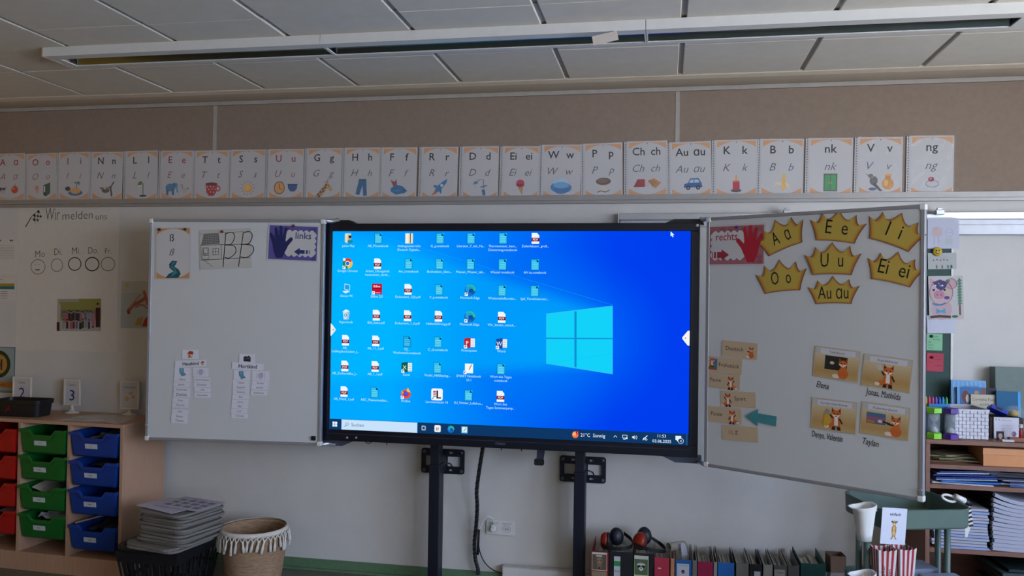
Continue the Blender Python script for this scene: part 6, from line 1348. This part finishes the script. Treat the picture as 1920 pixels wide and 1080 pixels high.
# compartment 2: blue folders
z = .7735; cols = [('b9bcc8','pale grey'),('2a6cb8','bright blue'),('a4a8b4','light grey'),('1c3c8c','dark blue'),('203a78','navy'),('b0b4c4','white'),('16306c','deep blue')]
for k, (c, nm) in enumerate(cols):
    o = G().box(-.13, -.16, 0, .13, .16, .006).obj('plastic_folder', M('fol_' + c, c, .35, var=.04), mat=Matrix.Translation((1.388 + rr.uniform(-.012, .018), -.27 + rr.uniform(-.01, .01), z)) @ Matrix.Rotation(rr.uniform(-.06, .06), 4, 'Z') @ Matrix.Rotation(rr.uniform(-.02, .02) - .01*k, 4, 'Y')); z += .0098
    tag(o, '%s plastic folder, %s of the left pile in the folder compartment' % (nm, ['lowest','second','third','fourth','fifth','sixth','uppermost'][k]), 'folder', 'folders in the second shelf compartment')
z = .7735
for k, (c, nm) in enumerate((('3a66b0','blue'),('8c98b4','pale blue'),('2c3a64','navy'),('a4a6b8','whitish'),('23283c','blackish'),('3a3e50','charcoal'),('2a2c38','black'),('34363f','dark grey'))):
    o = G().box(-.15, -.16, 0, .15, .16, .006).obj('plastic_folder', M('fol_' + c, c, .35, var=.04), mat=Matrix.Translation((1.72 + rr.uniform(-.02, .02) - .012*k, -.27 + rr.uniform(-.01, .01), z)) @ Matrix.Rotation(rr.uniform(-.10, .10), 4, 'Z')); z += .0085
    tag(o, '%s plastic folder, %s of the right pile in the folder compartment' % (nm, ['lowest','second','third','fourth','fifth','sixth','seventh','uppermost'][k]), 'folder', 'folders in the second shelf compartment')
# compartment 3: stacks of white workbooks and ring binders
z = .4775; pages_m = M('page_edges', 'a6a8b8', .75, var=.10, scale=8, stretch=(1, 1, 120)); blueish = M('page_edges_blue', '8c9cc4', .7, var=.12, scale=8, stretch=(1, 1, 120))
for k in range(14):
    n = 6; vs, fs = [], []; sag = .016 * k / 13; w, d, th = .235, .28, .0105; xo = 1.365 + rr.uniform(-.006, .008)
    for i in range(n + 1):
        u = 2*i/n - 1; zz = -sag * (1 - u*u)*0 + sag * max(0, -u) ** 1.5
        vs += [(w/2*u, -d/2, zz), (w/2*u, d/2, zz), (w/2*u, d/2, zz + th), (w/2*u, -d/2, zz + th)]
    for i in range(n):
        b = 4*i; fs += [(b, b+3, b+7, b+4), (b+3, b+2, b+6, b+7), (b+2, b+1, b+5, b+6), (b+1, b, b+4, b+5)]
    fs += [(0,1,2,3), (4*n+3, 4*n+2, 4*n+1, 4*n)]
    o = G().add(vs, fs).obj('workbook', pages_m if k % 4 else blueish, mat=Matrix.Translation((xo, -.295, z)) @ Matrix.Rotation(rr.uniform(-.03, .03), 4, 'Z')); z += .0128 + .0008
    tag(o, 'white workbook, %s from below in the left stack of the large compartment' % ['','second','third','fourth','fifth','sixth','seventh','eighth','ninth','tenth','eleventh','twelfth','thirteenth'][k] if 0 < k < 13 else ('white workbook, lowest of the left stack in the large compartment' if k == 0 else 'bluish workbook on top of the left stack in the large compartment'), 'workbook', 'workbooks in the left stack of the shelf')
z = .4775; num = ['lowest','second','third','fourth','fifth','sixth','seventh','eighth','ninth','tenth','eleventh','twelfth','uppermost']
for k in range(13):
    n = 8; sag = .004 + .034 * (k/12)**2; w, d, th = .30, .29, .0165; nm_ = num[k]
    xo = 1.65 + rr.uniform(-.006, .006)
    t = thing('ring_book', 'white ring-bound book, %s of the right stack in the large compartment' % (nm_ if k in (0, 12) else nm_ + ' from below'), 'ring book', mat=Matrix.Translation((xo, -.29, z)), group='ring books in the right stack of the shelf')
    prof = lambda u: sag * (u*u if u < 0 else .45*u*u)
    vs, fs = [], []
    for i in range(n + 1):
        u = 2*i/n - 1; zz = prof(u)
        vs += [(w/2*u, -d/2, zz), (w/2*u, d/2, zz), (w/2*u, d/2, zz + th), (w/2*u, -d/2, zz + th)]
    for i in range(n):
        b = 4*i; fs += [(b, b+3, b+7, b+4), (b+3, b+2, b+6, b+7), (b+2, b+1, b+5, b+6), (b+1, b, b+4, b+5)]
    fs += [(0,1,2,3), (4*n+3, 4*n+2, 4*n+1, 4*n)]
    G().add(vs, fs).obj('pages', pages_m, t)
    G().box(-w/2 - .011, -d/2 - .004, sag + .001, -w/2 + .004, d/2 + .004, sag + th - .001).obj('ring_spine', black_m, t, bevel=.004)
    z += th + .0012
# compartment 4: dark folders
z = .1345
for k in range(16):
    o = G().box(-.15, -.15, 0, .15, .15, .012).obj('document_folder', M('dgreen_%d' % (k % 4), ('1c3a34','26443e','3c4a4c','1a2a2c')[k % 4], .5), mat=Matrix.Translation((1.70 + rr.uniform(-.02, .02), -.27 + rr.uniform(-.01, .01), z)) @ Matrix.Rotation(rr.uniform(-.08, .08), 4, 'Z')); z += .0165
    tag(o, 'dark green folder, %s in the pile of the lowest shelf compartment' % (['lowest','second from below','third from below','fourth from below','fifth from below','sixth from below','seventh from below','eighth from below','ninth from below','tenth from below','eleventh from below','twelfth from below','thirteenth from below','fourteenth from below','fifteenth from below','uppermost'][k]), 'folder', 'dark folders in the lowest shelf compartment')

# things on top of the shelf
TZ = ZS + .0008
def timer(px, m, lbl):
    x = onY(px, 815, -.40).x; t = thing('sand_timer', lbl, 'sand timer', loc=(x, -.395, TZ), rz=.25, group='sand timers on the bookshelf')
    hx = lambda r, z: [(r*cos(pi/3*k), r*sin(pi/3*k), z) for k in range(6)]
    H_ = .142
    for a, b in ((0, 1), (H_, -1)):
        g = G().shell([hx(.036, a), hx(.036, a + b*.022), hx(.028, a + b*.026)], cap0=True, cap1=True); g.obj('end_cap', m, t, recalc=True)
        for k in range(6): pass
    G().lathe([(.024, .026), (.026, .032), (.026, H_ - .032), (.024, H_ - .026)], 18).obj('outer_tube', clear_m, t, smooth=True)
    G().lathe([(.020, .027), (.021, .045), (.012, .062), (.003, .071), (.012, .080), (.021, .098), (.020, .115)], 18).obj('glass_bulb', clear_m, t, smooth=True)
    G().lathe([(.018, .028), (.017, .040), (.008, .050), (.001, .054)], 14).obj('sand', M('white_sand', 'b4b4b4', .9), t, smooth=True)
timer(1752, M('lime_plastic', '7cc42c', .35), 'sand timer with lime green end caps on the bookshelf')
timer(1783, M('violet_plastic', '4c1c84', .35), 'sand timer with purple end caps on the bookshelf')
x0_, x1_ = onY(1789, 800, -.38).x, onY(1853, 800, -.38).x; bw = x1_ - x0_; bz_ = onY(1830, 769, -.38).z - TZ
t = thing('white_basket', 'white woven box basket standing on the bookshelf', 'basket', loc=((x0_+x1_)/2, -.385, TZ), rz=.03)
g = G(); g.box(-bw/2, 0, 0, bw/2, .006, bz_).box(-bw/2, .19, 0, bw/2, .196, bz_).box(-bw/2, .006, 0, -bw/2 + .006, .19, bz_).box(bw/2 - .006, .006, 0, bw/2, .19, bz_).box(-bw/2, .006, 0, bw/2, .19, .006); g.obj('inner_box', M('basket_white', 'b4b4be', .6), t)
wm_ = M('weave_white', 'c4c4cc', .55, var=.03); nx, nz = 9, 8; cell_ = None
for i in range(nx):
    for j in range(nz):
        up = (i + j) % 2; cw, chh = bw/nx, bz_/nz
        if cell_ is None or True:
            key = up
        g = G(); e_ = .0055 if up else .003
        if up: vs = [(-cw/2,0,-chh/2),(cw/2,0,-chh/2),(cw/2,0,chh/2),(-cw/2,0,chh/2),(-cw*.44,-e_,-chh*.36),(cw*.44,-e_,-chh*.36),(cw*.44,-e_,chh*.36),(-cw*.44,-e_,chh*.36)]
        else: vs = [(-cw/2,0,-chh/2),(cw/2,0,-chh/2),(cw/2,0,chh/2),(-cw/2,0,chh/2),(-cw*.36,-e_,-chh*.44),(cw*.36,-e_,-chh*.44),(cw*.36,-e_,chh*.44),(-cw*.36,-e_,chh*.44)]
        if i + j < 2 and not (i and j):
            o = g.add(vs, [(4,5,6,7),(0,1,5,4),(1,2,6,5),(2,3,7,6),(3,0,4,7),(3,2,1,0)]).obj('woven_strip', wm_, t)
            if up: WUP = o.data
            else: WDN = o.data
        else:
            o = bpy.data.objects.new('woven_strip', WUP if up else WDN); COL.objects.link(o); o.parent = t
        o.location = (-bw/2 + cw*(i + .5), -.0005, chh*(j + .5))
G().box(-bw/2 - .003, -.006, bz_ - .004, bw/2 + .003, .0, bz_ + .004).box(-bw/2 - .003, .19, bz_ - .004, bw/2 + .003, .199, bz_ + .004).box(-bw/2 - .004, 0, bz_ - .004, -bw/2 + .004, .19, bz_ + .004).box(bw/2 - .004, 0, bz_ - .004, bw/2 + .004, .19, bz_ + .004).obj('rim', wm_, t)
def upright(name, label, px4, y, m, paint=None, th=.012, tilt=4, cat='book', to=None, group=None):
    pl = Plane((0, y, 0), (1, 0, 0), (0, 0, 1), (0, -1, 0)); ctr, w, h, a = fit(pl, px4); top = ctr.y + h/2; h2 = top - TZ - .002 if to is None else h
    o = G().box(-w/2, -h2/2, -th, w/2, h2/2, 0).obj(name, m, mat=pl.mat(ctr.x, TZ + .0015 + h2/2 if to is None else ctr.y, 0, a if to is not None else 0) @ Matrix.Rotation(radians(-tilt), 4, 'X'), bevel=.001); tag(o, label, cat, group)
    if paint: p = Paint(w, .5, h2/w/2); paint(p, h2/w); p.obj('cover_print', o, off=.0002)
    return o
def bk1(p, A):
    p.rect(.02, .02, .98, A-.02, '6a9cc8'); 
    for k in range(7): p.line([(.1+.12*k, A*.98), (.05+.14*k, A*.75), (.2+.1*k, A*.6)], .02, '8fb8dc')
    p.text('KINDER', .55, A*.84, A*.06, '3a5c84')
def bk2(p, A):
    p.rect(.0, 0, 1, A, '3a6ca0'); p.rect(0, 0, .07, A, '6a9cd0'); p.ell(.22, A*.78, .10, A*.14, '6a3c34'); p.ell(.27, A*.75, .05, A*.09, 'c4c0bc'); p.ell(.5, A*.88, .06, A*.05, 'a8804c'); p.rect(.62, A*.65, .72, A*.98, '8a5038'); p.ell(.45, A*.35, .2, A*.2, '4a2c28'); p.rect(.74, A*.45, 1, A, '2c3038'); p.text('e r', .85, A*.7, A*.08, '9a9ca4')
def bk3(p, A):
    p.rect(.0, 0, 1, A, 'b4ae9c'); p.text('Cornelia Funke', .48, A*.84, A*.075, '5a3c3a', wmax=.86); p.text('erz\u00e4hlt', .46, A*.72, A*.06, '5a4c4a', wmax=.32); p.line([(.14, A*.66), (.84, A*.64)], .006, '7a746a'); p.line([(.2, A*.56), (.42, A*.44)], .03, '3a3834'); p.text('mittendrin', .3, A*.36, A*.04, '7a746a')
def bk4(p, A): p.rect(.9, 0, 1, A, '3c9ce0'); p.rect(.0, 0, .9, A, '1f5c84'); [p.rect(.94, A*(.3+.1*k), .96, A*(.33+.1*k), '2a5c8c') for k in range(4)]
upright('large_box_file', 'large grey-green box file leaning at the wall on the bookshelf', ((1866,688),(1985,690),(1985,800),(1868,800)), -.09, M('box_file_grey', '6c7a76', .6), None, .07, 3, 'box file')
upright('picture_book', 'tall light blue picture book standing on the bookshelf beside the chalkboard', ((1782,712.5),(1850,714),(1850,790),(1786,790)), -.155, M('book_pale', '6a9cc8', .4), bk1)
upright('picture_book', 'blue picture book with a penguin-like figure behind the cream book', ((1793,726),(1869,727),(1869,800),(1797,800)), -.172, M('book_blue', '2f5f94', .4), bk2)
upright('story_book', 'cream book reading Cornelia Funke standing behind the white basket', ((1821,738),(1877,742),(1877,800),(1821,800)), -.188, M('book_cream', 'b0aa98', .5), bk3, .010)
upright('big_book', 'large petrol blue book with light blue spine on the bookshelf', ((1869,731),(1914,737),(1914,815),(1869,815)), -.20, M('book_petrol', '1f5c84', .4), bk4, .02)
x0_, x1_ = onY(1856, 800, -.33).x, onY(1918, 800, -.33).x; hz_ = onY(1880, 783, -.33).z - TZ
t = thing('wicker_box', 'dark brown open box holding small things on the bookshelf', 'box', loc=(x0_, -.335, TZ))
w = x1_ - x0_; dm = M('dark_wicker', '3a302c', .8, var=.2, scale=90, bump=.3)
G().box(0, 0, 0, w, .006, hz_).box(0, .12, 0, w, .126, hz_).box(0, .006, 0, .006, .12, hz_).box(w - .006, .006, 0, w, .12, hz_).box(.006, .006, 0, w - .006, .12, .006).obj('box_body', dm, t)
def cert(p, A):
    p.rect(.02, .02, .98, A-.02, 'c0c0cc'); p.text('Urkunde', .5, A*.82, A*.09, 'a05060', shear=.2)
    for k in range(3): p.line([(.25, A*(.62-.13*k)), (.75, A*(.62-.13*k))], .008, '9a9aac')
    p.ell(.8, A*.24, .09, A*.13, '7a5c6c'); p.ell(.72, A*.26, .05, A*.05, 'b08a94')
    for x in (.06, .18): p.line([(x, A*.93), (x+.06, A*.85)], .02, '3a3a44')
upright('certificate', 'small white certificate leaning on the dark brown box', ((1863,782),(1911,783),(1911,816),(1864,814)), -.345, PAPER, cert, .002, 2, 'certificate')
def face(p, A):
    p.ell(.5, A*.55, .46, A*.44, '1c1a1e', n=20); p.rect(.1, 0, .9, A*.5, '1c1a1e'); p.ell(.52, A*.52, .26, A*.27, 'a8857c', n=18); p.poly([(.36,0),(.66,0),(.6,A*.3),(.44,A*.3)], 'b49288'); p.ell(.43, A*.57, .035, .03, BK, n=8); p.ell(.61, A*.57, .035, .03, BK, n=8); p.line([(.44, A*.40), (.6, A*.40)], .035, '8a4a4c')
upright('portrait_cutout', 'small portrait cut-out of a dark-haired person in front of the certificate', ((1868,808),(1883,809),(1883,825),(1868,825)), -.405, black_m, face, .002, 0, 'portrait')
t = thing('blue_card_box', 'tilted blue card case lying on the dark brown box', 'card case', mat=Matrix.Translation((onY(1871, 776, -.28).x, -.275, TZ + hz_ + .026)) @ Matrix.Rotation(radians(24), 4, 'Y') @ Matrix.Rotation(radians(-28), 4, 'X'))
G().box(-.040, -.020, -.010, .040, .025, .010).obj('case', M('royal_blue', '1c2c94', .4), t, bevel=.002); G().box(-.018, -.0212, -.004, .012, -.020, .007).obj('clasp', black_m, t)
t = thing('yellow_figure', 'small yellow and clear plastic bag of toys on the dark brown box', 'toy', loc=(onY(1901, 770, -.27).x, -.27, TZ + hz_ + .0005))
G().lathe([(.001, 0), (.020, .003), (.026, .014), (.018, .026), (.001, .030)], 14).obj('toy_body', M('toy_yellow', 'b8983c', .4), t, smooth=True)
G().lathe([(.002, .0), (.040, .004), (.045, .022), (.030, .044), (.008, .052)], 12).obj('clear_bag', clear_m, t, smooth=False)
t = thing('red_marker', 'red pen standing at the right edge on the bookshelf', 'pen', loc=(onY(1914, 815, -.40).x, -.40, TZ)); G().lathe([(.008, 0), (.008, .050), (.005, .056), (.005, .064)], 12).obj('barrel', M('pen_red', '9c2420', .4), t, smooth=True); G().lathe([(.0085, .064), (.0085, .08)], 12).obj('cap', M('pen_white', 'c4c4c8', .4), t)
o = G().box(-.026, -.012, 0, .026, .012, .010).obj('eraser', M('eraser_white', 'b8b8bc', .6), mat=Matrix.Translation((onY(1889, 822, -.42).x, -.42, TZ)), bevel=.002); tag(o, 'small white block lying beside the portrait cut-out', 'eraser')
o = G().box(-.03, -.016, 0, .03, .016, .018).obj('brick_block', M('terracotta', '8a5a48', .8), mat=Matrix.Translation((onY(1904, 822, -.40).x, -.402, TZ)), bevel=.002); tag(o, 'small terracotta block lying beside the red pen', 'block')
xm = onY(1753, 765, -.26).x
t = thing('marker_box', 'box of coloured markers standing behind the lime green sand timer', 'marker box', loc=(xm, -.28, TZ))
G().box(-.055, -.02, 0, .055, .02, .135).obj('carton', M('carton_multi', '4a5a6c', .5, var=.2), t); G().box(-.040, -.022, .12, .056, -.02, .150).obj('blue_band', M('band_blue', '1f74b4', .4), t)
for k, c in enumerate(('b89440', 'b8404c', 'a43c84', '6c4cac', '2c5cb4', '2c8cb4', '3c9c5c')):
    G().lathe([(.0065, .10), (.0065, .168), (.004, .178), (.002, .182)], 10).obj('marker_tip', M('mk_' + c, c, .4), t, smooth=True, mat=Matrix.Translation((-.047 + .0155*k, 0, 0)))

# ------------------------------------------------------------------ chalkboard panel with drawings behind the right wing
CB = Plane((0, -.075, 0), (1, 0, 0), (0, 0, 1), (0, -1, 0))
xr = CB.at(1787.5, 560).x; zt = CB.at(1760, 407.5).y; zb = CB.at(1760, 778).y
t = thing('chalkboard', 'green chalkboard panel with white edge behind the right whiteboard wing', 'chalkboard', mat=CB.mat(xr, zb, 0))
H_ = zt - zb; W_ = .62
G().box(-W_ + .008, .006, -.02, -.010, H_ - .008, -.001).obj('writing_surface', chalk_m, t)
for a in ((-.0115, 0, 0, H_), (-W_, 0, -W_ + .010, H_), (-W_ + .010, H_ - .010, -.0115, H_), (-W_ + .010, 0, -.0115, .008)): G().box(a[0], a[1], -.022, a[2], a[3], .003).obj('edge_strip', plast_m, t, bevel=.001)
C6b = crop(1735, 395, 6.545); C7 = crop(1720, 380, 2.842)
def figs(p, A):
    p.T = None
    p.ring(.30, A*.55, .17, A*.17, .012, 'b49a9c', n=20); p.ell(.30, A*.55, .15, A*.15, 'b8a4a8'); p.ell(.25, A*.65, .09, A*.06, 'b8a0a4'); p.line([(.22, A*.38), (.2, A*.14)], .012, '8c8488'); p.line([(.34, A*.38), (.36, A*.14)], .012, '8c8488'); p.ring(.68, A*.52, .13, A*.14, .010, '9c94a4', n=20)
    for x in (.64, .73): p.ell(x, A*.53, .012, .012, '6c5c5c', n=8)
    p.rect(.56, A*.14, .80, A*.34, 'a6b4b4')
sheet('kid_drawing', 'pale drawing with a pink figure at the top of the chalkboard', 'drawing', CB, C6b((26,90),(410,98),(412,462),(24,470)), figs, mat=M('lilac_paper', 'b0b3c4', .6, var=.02), off=.004)
def meadow(p, A):
    for k in range(5): p.ell(.2+.12*k, A*(.55+.03*(k%2)), .025, A*.05, '6a4c44', n=8)
    for x, r, c in ((.3,.03,'4a6a4c'),(.5,.03,'7a5a5a'),(.7,.04,'5a7a6c'),(.82,.04,'3c5c44')): p.ell(x, A*.14, r, A*.12, c, n=8)
    p.line([(.25, A*.75), (.4, A*.8), (.5, A*.6), (.65, A*.8)], .014, '9a9aa4')
sheet('kid_drawing', 'small grey drawing with tiny plants under the smiley magnet', 'drawing', CB, C6b((30,520),(378,515),(378,715),(30,720)), meadow, mat=M('grey_draw_paper', 'a6a9a8', .7, var=.03), off=.004)
a = CB.at(1756.5, 472); t = thing('smiley_magnet', 'yellow smiley magnet on the chalkboard', 'magnet', mat=CB.mat(a.x, a.y, .006))
G().lathe([(.022, 0), (.023, .006), (.018, .010), (.001, .012)], 20).obj('disc', M('smiley_yellow', 'b89a2c', .35), t, smooth=True)
p = Paint(1.0); p.ell(-.007, .005, .003, .004, BK, n=8); p.ell(.006, .005, .003, .004, BK, n=8); p.ring(0, 0, .012, .012, .003, BK, n=12, a0=200, a1=340); p.obj('face_print', t, off=.0122)
def pig(p, A):
    p.rect(.0, 0, 1, A, 'b4b2b2'); pk, dk = 'b8929c', '6c4c5c'
    p.ell(.36, A*.24, .30, A*.24, 'b49aa0', n=22); p.ell(.36, A*.62, .34, A*.28, 'b8a0a6', n=22); p.ell(.66, A*.82, .16, A*.12, pk); p.poly([(.06,A*.75),(.04,A*.97),(.22,A*.85)], pk)
    p.poly([(.12,A*.86),(.34,A*.92),(.56,A*.84),(.48,A*.72),(.36,A*.66),(.24,A*.72)], '3c3c64'); p.ell(.56, A*.88, .06, A*.04, '3a7c54')
    for x, c in ((.2,'c4c4d4'),(.3,'8c6c9c'),(.4,'c4c4d4'),(.34,'6c7cb4')): p.ell(x, A*(.78+.05*(c=='8c6c9c')), .03, .03, c, n=8)
    p.ell(.30, A*.57, .15, A*.09, 'b48494', n=18); p.ring(.30, A*.57, .15, A*.09, .012, '8c3c64', n=18); p.ell(.25, A*.57, .03, .045, '9c5c7c', n=8); p.ell(.36, A*.57, .03, .045, '9c5c7c', n=8)
    for x in (.15, .46): p.ell(x, A*.68, .035, .035, BK, n=10)
    p.line([(.10,A*.38),(.2,A*.34),(.36,A*.34),(.48,A*.38)], .05, '3c7ca4'); p.poly([(.2,A*.14),(.34,A*.17),(.48,A*.14),(.46,A*.26),(.34,A*.2),(.22,A*.26)], '4a94b8'); p.ell(.52, A*.5, .08, A*.04, '5c3c7c'); p.ell(.12, A*.5, .05, A*.05, 'a8a88c'); p.ell(.55, A*.62, .06, A*.06, 'b4ac84')
    p.line([(.03,A*.06),(.3,A*.08),(.62,A*.06)], .08, '4c3430'); p.ell(.74, A*.07, .09, A*.03, '3a5c44'); p.line([(.89,A*.10),(.89,A*.34)], .05, '6a4a3c')
    for k in range(9): p.poly([(.82,A*(.34+.065*k)),(.97,A*(.35+.065*k)),(.89,A*(.43+.065*k))], '4c7a60')
    p.ring(.36, A*.62, .34, A*.28, .012, dk, n=24); p.ring(.66, A*.82, .16, A*.12, .012, dk, n=20)
sheet('kid_drawing', 'colourful drawing of a sitting pig with a green tree on the chalkboard', 'drawing', CB, C7((62,392),(245,388),(243,622),(56,624)), pig, off=.006)
sheet('white_paper_sheet', 'blank white paper showing below the pig drawing', 'paper', CB, C7((52,600),(202,600),(200,695),(50,697)), None, mat=M('lilac_white', 'b9bccb', .6, var=.02), off=.0032)
def note(ls):
    def f(p, A):
        for k, (x, s) in enumerate(ls): p.text(s, x, A*(.80 - .17*k), A*.085, '2a3a34', al='l', shear=.2)
    return f
o, w, h = sheet('note', 'light green handwritten note on the chalkboard', 'note', CB, C7((48,697),(128,700),(137,788),(48,786)), note(((.45,'Lotte'),(.42,'Rodrigo'),(.1,'Mia'),(.1,'Jakob'),(.1,'Anna'))), mat=M('note_green', '7cb48c', .6), off=.0045)
pins(o, w, h, ((-.2, .35, '1c4a3a'),))
o, w, h = sheet('note', 'red handwritten note on the chalkboard below the green note', 'note', CB, C7((48,800),(140,803),(136,902),(48,895)), note(((.5,'Emil'),(.45,'Lia Finn'),(.1,'Tom'),(.45,'Jonathan'))), mat=M('note_red', 'ac3448', .6), off=.0045)
pins(o, w, h, ((-.2, .26, '7a1420'),))
a = CB.at(1765, 411.5)

# ------------------------------------------------------------------ green trolley in front
TR = radians(16); TX0, TY0, TRZ = .863, -1.083, .786
tr = thing('utility_trolley', 'sage green metal trolley in front of the bookshelf', 'trolley', loc=(TX0, TY0, 0), rz=TR)
TM = tr.matrix_world.copy(); TW, TD = .395, .345
def ttray(z, h, name):
    c = (TW/2, TD/2); L2 = lambda w, d, r, zz: [(x + c[0], y + c[1], zz) for x, y in rrect(w, d, r, 6)]
    G().shell([L2(TW-.012,TD-.012,.055,z-h), L2(TW-.004,TD-.004,.06,z-h+.006), L2(TW,TD,.062,z-.004), L2(TW+.004,TD+.004,.064,z), L2(TW-.004,TD-.004,.060,z), L2(TW-.006,TD-.006,.058,z-.006), L2(TW-.012,TD-.012,.055,z-h+.004)], cap0=True, cap1=True).obj(name, sage_m, tr, smooth=False, recalc=True)
ttray(TRZ, .080, 'tray'); ttray(.455, .075, 'tray'); ttray(.14, .075, 'tray')
for s, xx in ((-1, .012), (1, TW - .030)):
    for y in (TD/2 - .035, TD/2 + .03): G().tube([(xx, y, .05), (xx, y, TRZ - .075)], .0125, 14).obj('leg', sage_m, tr, smooth=True)
for x in (.04, TW - .04):
    for y in (.05, TD - .05): G().lathe([(.018, 0), (.018, .026)], 14).obj('caster', black_m, tr, mat=Matrix.Translation((x, y, .030)) @ Matrix.Rotation(pi/2, 4, 'X') @ Matrix.Translation((0, 0, -.013)))
bpy.context.view_layer.update()
def hang_pot(label, base, top):
    t = thing('hanging_pot', label, 'pot', mat=TM @ Matrix.Translation((-.060, .028, top)) @ Matrix.Scale(.70, 4), group='white pots hanging on the trolley')
    def lp(w, d, z, lip=0.0, lz=0.0):
        pts = []
        for x, y in rrect(w, d, min(w, d)*.40, 5):
            u = max(0, -x/(w/2)); pts.append((x - lip*u, y, z + lz*max(0, x/(w/2)) - lz*.4*u))
        return pts
    G().shell([lp(.072,.076,-.196), lp(.082,.086,-.15), lp(.108,.112,-.03, .006), lp(.118,.118,-.005, .026, .014), lp(.120,.120,.0, .032, .016), lp(.112,.112,-.003, .026, .014), lp(.100,.104,-.035), lp(.074,.078,-.186)], cap0=True, cap1=True).obj('pot_body', plast_m, t, smooth=True, recalc=True)
    G().box(.052, -.02, -.03, .066, .02, .010).obj('hook', plast_m, t, bevel=.003)
    return t
hang_pot('white plastic pot hanging on the upper tray of the trolley', None, TRZ + .012)
hp = hang_pot('white plastic pot with cloth inside hanging on the middle tray of the trolley', None, .527)
crumple('white_cloth', 'crumpled cream cloth in the lower hanging pot', 'cloth', .07, .07, hp.matrix_world @ Matrix.Translation((0, 0, -.03)), cotton_m, 31, .016, 5)
TF = Plane(TM @ Vector((0, -.004, 0)), TM.to_3x3() @ Vector((1, 0, 0)), (0, 0, 1), TM.to_3x3() @ Vector((0, -1, 0)))
def einfach(p, A): p.text('einfach', .54, A*.79, A*.085, '2c2c38', wmax=.60, thin=.015); icon(p, 'meerkat', .52, A*.42, .34, .38)
sheet('animal_card', 'white card reading einfach with a standing meerkat on the trolley', 'card', TF, ((1652,950.5),(1699,953),(1695.5,1021),(1649.5,1018)), einfach, off=.006, mat=M('card_bluewhite', 'c0c3d0', .6, var=.02))
# popcorn boxes, frosted boxes in the middle tray
stripe_w = M('popcorn_white', 'c4bfbc', .6); stripe_r = M('popcorn_red', '9c1c28', .6)
def popcorn(label, lx, ly, rz, write):
    t = thing('popcorn_box', label, 'popcorn box', mat=TM @ Matrix.Translation((lx, ly, .3855)) @ Matrix.Rotation(rz, 4, 'Z'), group='striped popcorn boxes on the trolley')
    b, tp, H_ = .026, .038, .222; n = 7
    for f in range(4):
        r4 = Matrix.Rotation(pi/2*f, 4, 'Z'); g = G(); vs, fs = [], []
        for i in range(n + 1):
            u = 2*i/n - 1; vs += [(b*u, -b, 0), (tp*u, -tp, H_ + (.004 if i % 2 else -.0) - .006*(1 - u*u))]
        for i in range(n): fs.append((2*i, 2*i+2, 2*i+3, 2*i+1))
        g.v = [tuple(r4 @ Vector(v)) for v in vs]; g.f = fs; g.m = [1 if i % 2 else 0 for i in range(n)]
        g.obj('side', [stripe_w, stripe_r], t, solid=.0012)
    G().box(-b, -b, 0, b, b, .0012).obj('base', stripe_w, t)
    if write:
        p = Paint(1.0); p.text('Joker', -.010, .105, .018, '2a1a1c', al='l', rot=90, shear=.2); p.text('Karten', .016, .085, .016, '2a1a1c', al='l', rot=90, shear=.2)
        tl = math.atan2(tp - b, H_); p.obj('handwriting', t, mat=Matrix.Translation((0, -b - .0016, 0)) @ Matrix.Rotation(pi/2 + tl, 4, 'X'))
popcorn('red and white striped popcorn box with black handwriting on the trolley', .062, .100, -.06, True)
popcorn('red and white striped popcorn box beside the written-on one on the trolley', .150, .110, .10, False)
for k, (lx, ly, w, d, h, rz, nm) in enumerate(((.262, .235, .19, .13, .095, .03, 'back'), (.298, .068, .165, .095, .100, -.02, 'front right'))):
    t = thing('frosted_box', 'translucent bluish plastic box with lid at the %s of the middle trolley tray' % nm, 'box', mat=TM @ Matrix.Translation((lx, ly, .3855)) @ Matrix.Rotation(rz, 4, 'Z'), group='translucent boxes on the trolley')
    G().shell([L(w-.02,d-.02,.012,0), L(w-.004,d-.004,.014,h)], cap0=True, cap1=True).obj('tub', frost_m, t, recalc=True)
    G().shell([L(w,d,.015,h), L(w,d,.015,h+.008), L(w-.012,d-.012,.012,h+.011)], cap0=True, cap1=True).obj('lid', M('lid_frost', '7c869a', .3), t, recalc=True)
# white clapper with a striped tail over the right rim of the upper tray
hc = [onY(1769, 926, -.90), onY(1790, 931, -.90), onY(1808, 939, -.88), onY(1818, 945, -.86)]
t = thing('toy_clapper', 'white plastic toy with loop handle and black and white striped tail over the trolley rim', 'toy', loc=tuple(hc[0]))
o0 = t.matrix_world.inverted()
A_, B_, C_, D_ = [o0 @ v for v in hc]
ax = (C_ - A_).normalized(); up = Vector((-ax.z, 0, ax.x))
lp_ = [A_ + ax*(.028 + .030*cos(a)) + up*(.012*sin(a) - .010) for a in [2*pi*k/18 for k in range(19)]]
G().tube(lp_, .0055, 8).obj('loop_handle', plast_m, t, smooth=True)
G().tube([A_ + ax*.055, B_ + up*.0, C_], [.008, .014, .013], 10).obj('arm', plast_m, t, smooth=True)
G().tube([C_, D_, D_ + Vector((.012, .03, -.006))], [.011, .012, .008], 10).obj('grip', black_m, t, smooth=True)
tail0 = D_ + Vector((-.008, -.003, -.008)); 
for k in range(10):
    c0 = tail0 + Vector((.0012*k, -.001, -.0085*k - .004)); G().box(-.016 + .0012*k, -.002, -.0042, .012 - .0002*k, .002, .0042).obj('stripe', black_m if k % 2 else plast_m, t, mat=Matrix.Translation(c0) @ Matrix.Rotation(radians(-25), 4, 'Y'))
G().hexa([tuple(tail0 + Vector(v)) for v in ((-.012,-.003,-.13),(-.002,-.003,-.13),(-.002,.001,-.13),(-.012,.001,-.13),(-.010,-.003,-.085),(.012,-.003,-.085),(.012,.001,-.085),(-.010,.001,-.085))]).obj('tail_end', plast_m, t)
